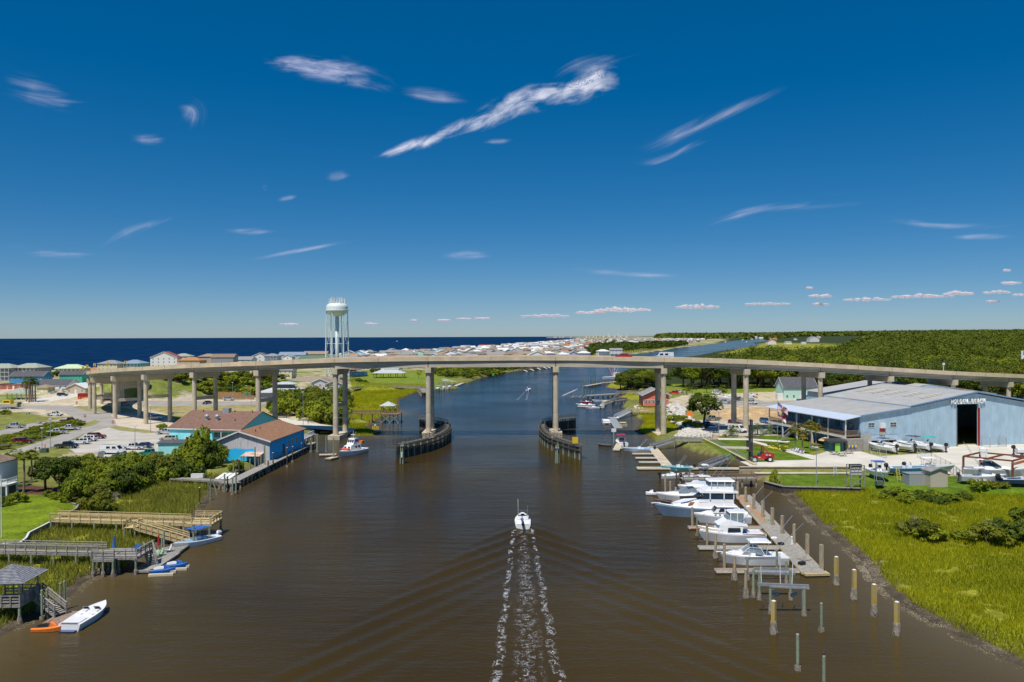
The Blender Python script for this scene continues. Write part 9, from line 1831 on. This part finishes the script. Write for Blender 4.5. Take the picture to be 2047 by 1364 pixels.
mass([tuple(p)for p in wpa],land_h(wpa[:,0],wpa[:,1])[0],'island_woods','dark green woods on the island above the bridge deck',LEAF['dark'],lambda y:8,lambda y:8+y*.0008,lambda y:110,lambda y:y*.0011,25)
# greenery among the far houses
ps=[(x+random.uniform(-12,12),y+random.uniform(-12,12))for x,y in far_h[::3]]
mass(ps,[1.4]*len(ps),'garden_trees','small dark trees scattered between the far island houses',LEAF['dark'],lambda y:4.5+y*.0008,lambda y:6,lambda y:26,lambda y:1.2+y*.0006,35)
# --- marsh grass
def grass(poly_key,step,h0,h1,w_,mat,name,label,xlim=None,extra=None,poly=None,minz=.20):
 P_=MARSH[poly_key]if poly is None else poly;X0,X1=max(min(p[0]for p in P_),-120),min(max(p[0]for p in P_),130);Y0,Y1=max(min(p[1]for p in P_),60),max(p[1]for p in P_)
 nx,ny=int((X1-X0)/step),int((Y1-Y0)/step);X,Y=np.meshgrid(np.linspace(X0,X1,nx),np.linspace(Y0,Y1,ny));X=(X+rng.uniform(-.6,.6,X.shape)*step).ravel();Y=(Y+rng.uniform(-.6,.6,Y.shape)*step).ravel()
 k=inpoly(X,Y,P_)&(np.abs(X/Y)<.69)&(Y>62);X,Y=X[k],Y[k];Z,D_,_=land_h(X,Y);k=(Z>minz+.12*(fbm(X,Y,4,12)-.5))&(fbm(X,Y,2.5,13)>.30);X,Y,Z=X[k],Y[k],Z[k];n=len(X)
 hs_=rng.uniform(h0,h1,n)*(.7+.6*fbm(X,Y,9,14));a=rng.uniform(0,6.28,n);wv=w_*rng.uniform(.7,1.4,n);lx,ly=rng.normal(0,.28,n)*hs_,rng.normal(0,.28,n)*hs_
 V=np.empty((n,3,3));V[:,0]=np.stack([X-np.cos(a)*wv,Y-np.sin(a)*wv,Z-.05],1);V[:,1]=np.stack([X+np.cos(a)*wv,Y+np.sin(a)*wv,Z-.05],1);V[:,2]=np.stack([X+lx,Y+ly,Z+hs_],1)
 o=np_obj(name,V.reshape(-1,3),np.arange(n*3).reshape(-1,3),mat,kind='stuff');o['label']=label;return n
grass('right',.165,.30,.62,.065,LEAF['marsh'],'marsh_grass','bright yellow green marsh grass on the right bank')
grass('near_left',.21,.5,1.0,.07,LEAF['dull'],'marsh_grass','dull green marsh grass between the left piers')
grass('bridge_left',.3,.4,.8,.09,LEAF['marsh'],'marsh_grass','bright marsh grass at the foot of the left bridge pier');grass('behind_left',.45,.4,.8,.14,LEAF['marsh'],'marsh_grass','marsh grass around the crabbing pier');grass('under_right',.3,.4,.8,.1,LEAF['marsh'],'marsh_grass','marsh grass under the right bridge span')
# ================================================================ clouds: real sheets high above the sea and small heaps near the horizon
def cloudmat(name,col,dens,s1,s2,soft=.25,stretch=(1,1,1)):
 m=bpy.data.materials.new(name);m.use_nodes=True;n=m.node_tree;n.nodes.remove(n.nodes['Principled BSDF'])
 df=n.nodes.new('ShaderNodeBsdfDiffuse');df.inputs[0].default_value=col+(1,);tl=n.nodes.new('ShaderNodeBsdfTranslucent');tl.inputs[0].default_value=col+(1,)
 a1=n.nodes.new('ShaderNodeAddShader');n.links.new(df.outputs[0],a1.inputs[0]);n.links.new(tl.outputs[0],a1.inputs[1])
 tp=n.nodes.new('ShaderNodeBsdfTransparent');mx=n.nodes.new('ShaderNodeMixShader');n.links.new(tp.outputs[0],mx.inputs[1]);n.links.new(a1.outputs[0],mx.inputs[2]);n.links.new(mx.outputs[0],n.nodes['Material Output'].inputs[0])
 uv=n.nodes.new('ShaderNodeUVMap');uv.uv_map='UVMap';mp=n.nodes.new('ShaderNodeMapping');mp.inputs['Scale'].default_value=stretch;n.links.new(uv.outputs[0],mp.inputs[0])
 t1=n.nodes.new('ShaderNodeTexNoise');t1.inputs['Scale'].default_value=s1;t1.inputs['Detail'].default_value=9;t1.inputs['Roughness'].default_value=.58;t1.inputs['Distortion'].default_value=.45;n.links.new(mp.outputs[0],t1.inputs['Vector'])
 t2=n.nodes.new('ShaderNodeTexNoise');t2.inputs['Scale'].default_value=s2;t2.inputs['Detail'].default_value=3;n.links.new(mp.outputs[0],t2.inputs['Vector'])
 at=n.nodes.new('ShaderNodeAttribute');at.attribute_name='tint'
 def mth(op,a,b=None,c=None):
  k=n.nodes.new('ShaderNodeMath');k.operation='MULTIPLY' if op=='SCALE2' else op;k.use_clamp=(op=='MULTIPLY')
  for i,v in enumerate((a,b)):
   if v is None:continue
   if isinstance(v,(int,float)):k.inputs[i].default_value=v
   else:n.links.new(v,k.inputs[i])
  return k.outputs[0]
 sm=mth('ADD',mth('ADD',mth('SUBTRACT',mth('SCALE2',t1.outputs['Fac'],1.45),.22),mth('MULTIPLY',t2.outputs['Fac'],.55)),mth('MULTIPLY',at.outputs['Fac'],.8))
 mr=n.nodes.new('ShaderNodeMapRange');mr.interpolation_type='SMOOTHSTEP';n.links.new(sm,mr.inputs[0]);mr.inputs[1].default_value=.79;mr.inputs[2].default_value=.79+soft;mr.inputs[4].default_value=dens
 n.links.new(mth('MULTIPLY',mr.outputs[0],mth('MULTIPLY',at.outputs['Fac'],2.2)),mx.inputs[0]);return m
CM1=cloudmat('cirrus_thick',(.84,.79,.80),.70,4.2,1.6,.80,(.40,1.2,1));CM2=cloudmat('cirrus_thin',(.52,.50,.58),.50,4.0,1.2,.95,(.16,2.0,1));CM3=cloudmat('cumulus_edge',(.86,.78,.76),.75,5,2.0,.35)
def ribbon(pts,mat,label,alt=8500.0,n=80,nw=15,name='cirrus_cloud',fade=.34):
 """pts: (photo x, photo y, half width in photo px); laid on a level sheet at that altitude"""
 P_=np.array(pts,float);u=np.linspace(0,len(P_)-1,n);c=np.array([cr([tuple(p)for p in P_],t)for t in u]);V,A,UVs=[],[],[];wk_=1.0 if mat is CM1 else 1.25
 sl_=0
 for i in range(n):
  sl_+=hypot(*(c[i][:2]-c[max(i-1,0)][:2]))
  d=c[min(i+1,n-1)][:2]-c[max(i-1,0)][:2];d=d/(np.linalg.norm(d)+1e-9);nn=np.array((-d[1],d[0]));fd=.12 if mat is CM1 else fade;f=min(1,i/(n*fd),(n-1-i)/(n*fd))
  for j in range(nw):
   q=j/(nw-1)*2-1;p=c[i][:2]+nn*q*c[i][2]*wk_;dv=ray(p[0],p[1]);t=(alt-H)/max(dv.z,.004);V.append((dv.x*t,dv.y*t,alt));A.append(max(0,(1-q*q))**(1.2 if mat is CM1 else 1.9)*f**(.7 if mat is CM1 else 1.3)*.5);UVs.append((sl_/100+pts[0][0],q*c[i][2]/100+sl_*.0008))
 F=[(i*nw+j,i*nw+j+1,(i+1)*nw+j+1,(i+1)*nw+j)for i in range(n-1)for j in range(nw-1)]
 o=np_obj(name,np.array(V),np.array(F),mat,kind='stuff');a=o.data.attributes.new('tint','FLOAT_COLOR','POINT');cc=np.ones((len(V),4),np.float32);cc[:,:3]=np.array(A)[:,None];a.data.foreach_set('color',cc.ravel())
 uvl=o.data.uv_layers.new(name='UVMap');li=np.empty(len(o.data.loops),np.int32);o.data.loops.foreach_get('vertex_index',li);uvl.data.foreach_set('uv',np.array(UVs,np.float32)[li].ravel());o['label']=label;o['group']='clouds in the sky';return o
ribbon([(742,321,4),(800,300,13),(870,276,17),(930,254,21),(985,228,30),(1040,203,33),(1100,190,32),(1150,180,34),(1200,162,42),(1240,160,26)],CM1,'bright main cirrus streak in the middle of the sky')
ribbon([(1105,165,14),(1140,145,26),(1190,130,24),(1240,118,12),(1300,104,6)],CM2,'thin tip of the main cirrus streak')
ribbon([(465,115,5),(540,124,14),(610,132,26),(680,145,30),(740,160,26),(800,186,14)],cloudmat('cirrus_mid',(.66,.62,.72),.55,5,1.6,.75,(.28,1.5,1)),'long mauve cirrus streak left of the main one')
for p,lb in(([(790,180,8),(860,192,18),(940,205,12)],'faint veil between the two cirrus streaks'),([(355,210,10),(385,225,30),(370,262,18)],'small faint wedge shaped cloud at the left'),([(255,272,8),(300,280,14),(345,280,8)],'small flat cloud below the wedge'),([(0,165,30),(60,185,34),(130,205,22),(185,212,10)],'faint veil at the upper left edge'),([(1250,300,8),(1310,288,16),(1370,262,16),(1450,225,14),(1540,188,12),(1628,155,8)],'long thin diagonal streak on the right'),([(1235,316,6),(1290,326,8),(1340,314,10),(1390,290,12),(1460,268,6)],'short hooked streak below the diagonal one'),([(1380,458,6),(1450,435,12),(1530,418,10),(1640,410,10),(1770,404,8)],'wispy veil over the right horizon'),([(1760,438,6),(1820,445,9),(1900,452,8),(2060,450,8)],'faint band at the right edge'),([(1880,475,4),(1960,474,8),(2060,472,6)],'lower faint band at the right edge'),([(0,498,10),(80,505,12),(160,512,10),(240,516,6)],'low mauve band at the left edge'),([(195,500,8),(250,468,12),(300,448,9),(350,432,6)],'short curved streak above the left horizon'),([(640,358,6),(675,352,12),(705,346,6)],'small smudge left of the main streak tail'),([(545,402,4),(575,396,8),(600,392,4)],'tiny smudge beside the small round puff'),([(518,376,4),(529,376,9),(540,378,4)],'tiny round puff in the left sky'),([(440,462,6),(500,463,9),(560,462,6)],'faint flat smudge above the ocean'),([(960,284,5),(995,284,9),(1030,282,5)],'small smudge under the main streak'),([(860,515,6),(930,510,11),(1000,512,6)],'faint flat veil above the channel'),([(480,524,3),(560,508,5),(640,494,5),(725,478,3)],'thin contrail line left of the centre'),([(1130,540,6),(1250,546,8),(1390,556,5)],'faint thin veil over the far shore')):ribbon(p,CM2,lb,n=50)
CU=bpy.data.materials.new('cumulus');CU.use_nodes=True;cn=CU.node_tree;cn.nodes.remove(cn.nodes['Principled BSDF']);cd_=cn.nodes.new('ShaderNodeBsdfDiffuse');cd_.inputs[0].default_value=(.58,.52,.53,1);ct_=cn.nodes.new('ShaderNodeBsdfTranslucent');ct_.inputs[0].default_value=(.58,.52,.53,1);ca_=cn.nodes.new('ShaderNodeAddShader');cp_=cn.nodes.new('ShaderNodeBsdfTransparent');cx2=cn.nodes.new('ShaderNodeMixShader')
cn.links.new(cd_.outputs[0],ca_.inputs[0]);cn.links.new(ct_.outputs[0],ca_.inputs[1]);cn.links.new(cp_.outputs[0],cx2.inputs[1]);cn.links.new(ca_.outputs[0],cx2.inputs[2]);cn.links.new(cx2.outputs[0],cn.nodes['Material Output'].inputs[0])
lw=CU.node_tree.nodes.new('ShaderNodeLayerWeight');lw.inputs[0].default_value=.35;mrr=CU.node_tree.nodes.new('ShaderNodeMapRange');mrr.inputs[1].default_value=.1;mrr.inputs[2].default_value=.8;mrr.inputs[3].default_value=.42;mrr.inputs[4].default_value=0;cn.links.new(lw.outputs['Facing'],mrr.inputs[0]);cn.links.new(mrr.outputs[0],cx2.inputs[0])
def cumulus(px,py,w_,h_,label,Dc=24000.0,fade=1.0):
 d=ray(px,py);t=Dc/d.y;x,z=d.x*t,H+d.z*t;s=Dc/FPX;m=MB();rr=random.Random(int(px))
 k=max(4,int(w_/5))
 for i in range(k):u=(i+.5)/k*2-1;hh=(1-u*u)**.6*(rr.uniform(.45,1));m.ell((u*w_*s*.46,rr.uniform(-1,1)*w_*s*.12,h_*s*.30*hh*rr.uniform(.1,1.1)-.1*h_*s),(w_*s/k*rr.uniform(.9,1.7),w_*s*.10,max(h_*s*.52*hh,40)),0,12,8)
 o=m.build('cumulus_cloud',CU,None,(x,Dc,z),0,smooth=True,kind='stuff');o['label']=label;o['group']='clouds in the sky'
for(px,py,w_,h_,lb)in((1640,592,46,10,'small cumulus above the right forest'),(1640,608,26,8,'tiny cumulus under the one above the forest'),(1732,599,96,9,'long flat cumulus right of the forest one'),(1838,593,130,11,'widest cumulus near the right edge'),(1917,587,60,13,'round topped cumulus near the right edge'),(1992,585,54,9,'cumulus at the right edge'),(2020,566,34,10,'upper small cumulus at the right edge'),(2012,541,14,6,'topmost tiny cumulus at the right edge'),(1985,603,26,5,'little flat cumulus below the right edge group'),(1532,608,96,8,'long thin cumulus above the barn'),(1395,614,92,13,'cumulus with a bumpy top above the white van'),(1245,620,120,13,'wide cumulus above the far woods'),(1090,632,100,9,'flat cumulus above the channel'),(1180,625,60,8,'cumulus bridging the two wide ones'),(965,637,30,5,'tiny cumulus right of the channel pier'),(928,638,26,5,'tiny cumulus over the left channel pier'),(888,641,26,6,'small cumulus left of the channel'),(742,648,26,6,'small cumulus right of the water tower'),(580,649,34,6,'small cumulus left of the water tower'),(1618,576,12,4,'speck of cloud above the forest'),(2040,590,30,7,'cumulus cut by the right edge'),(828,641,12,4,'speck of cloud over the houses')):cumulus(px,py,w_,h_,lb)
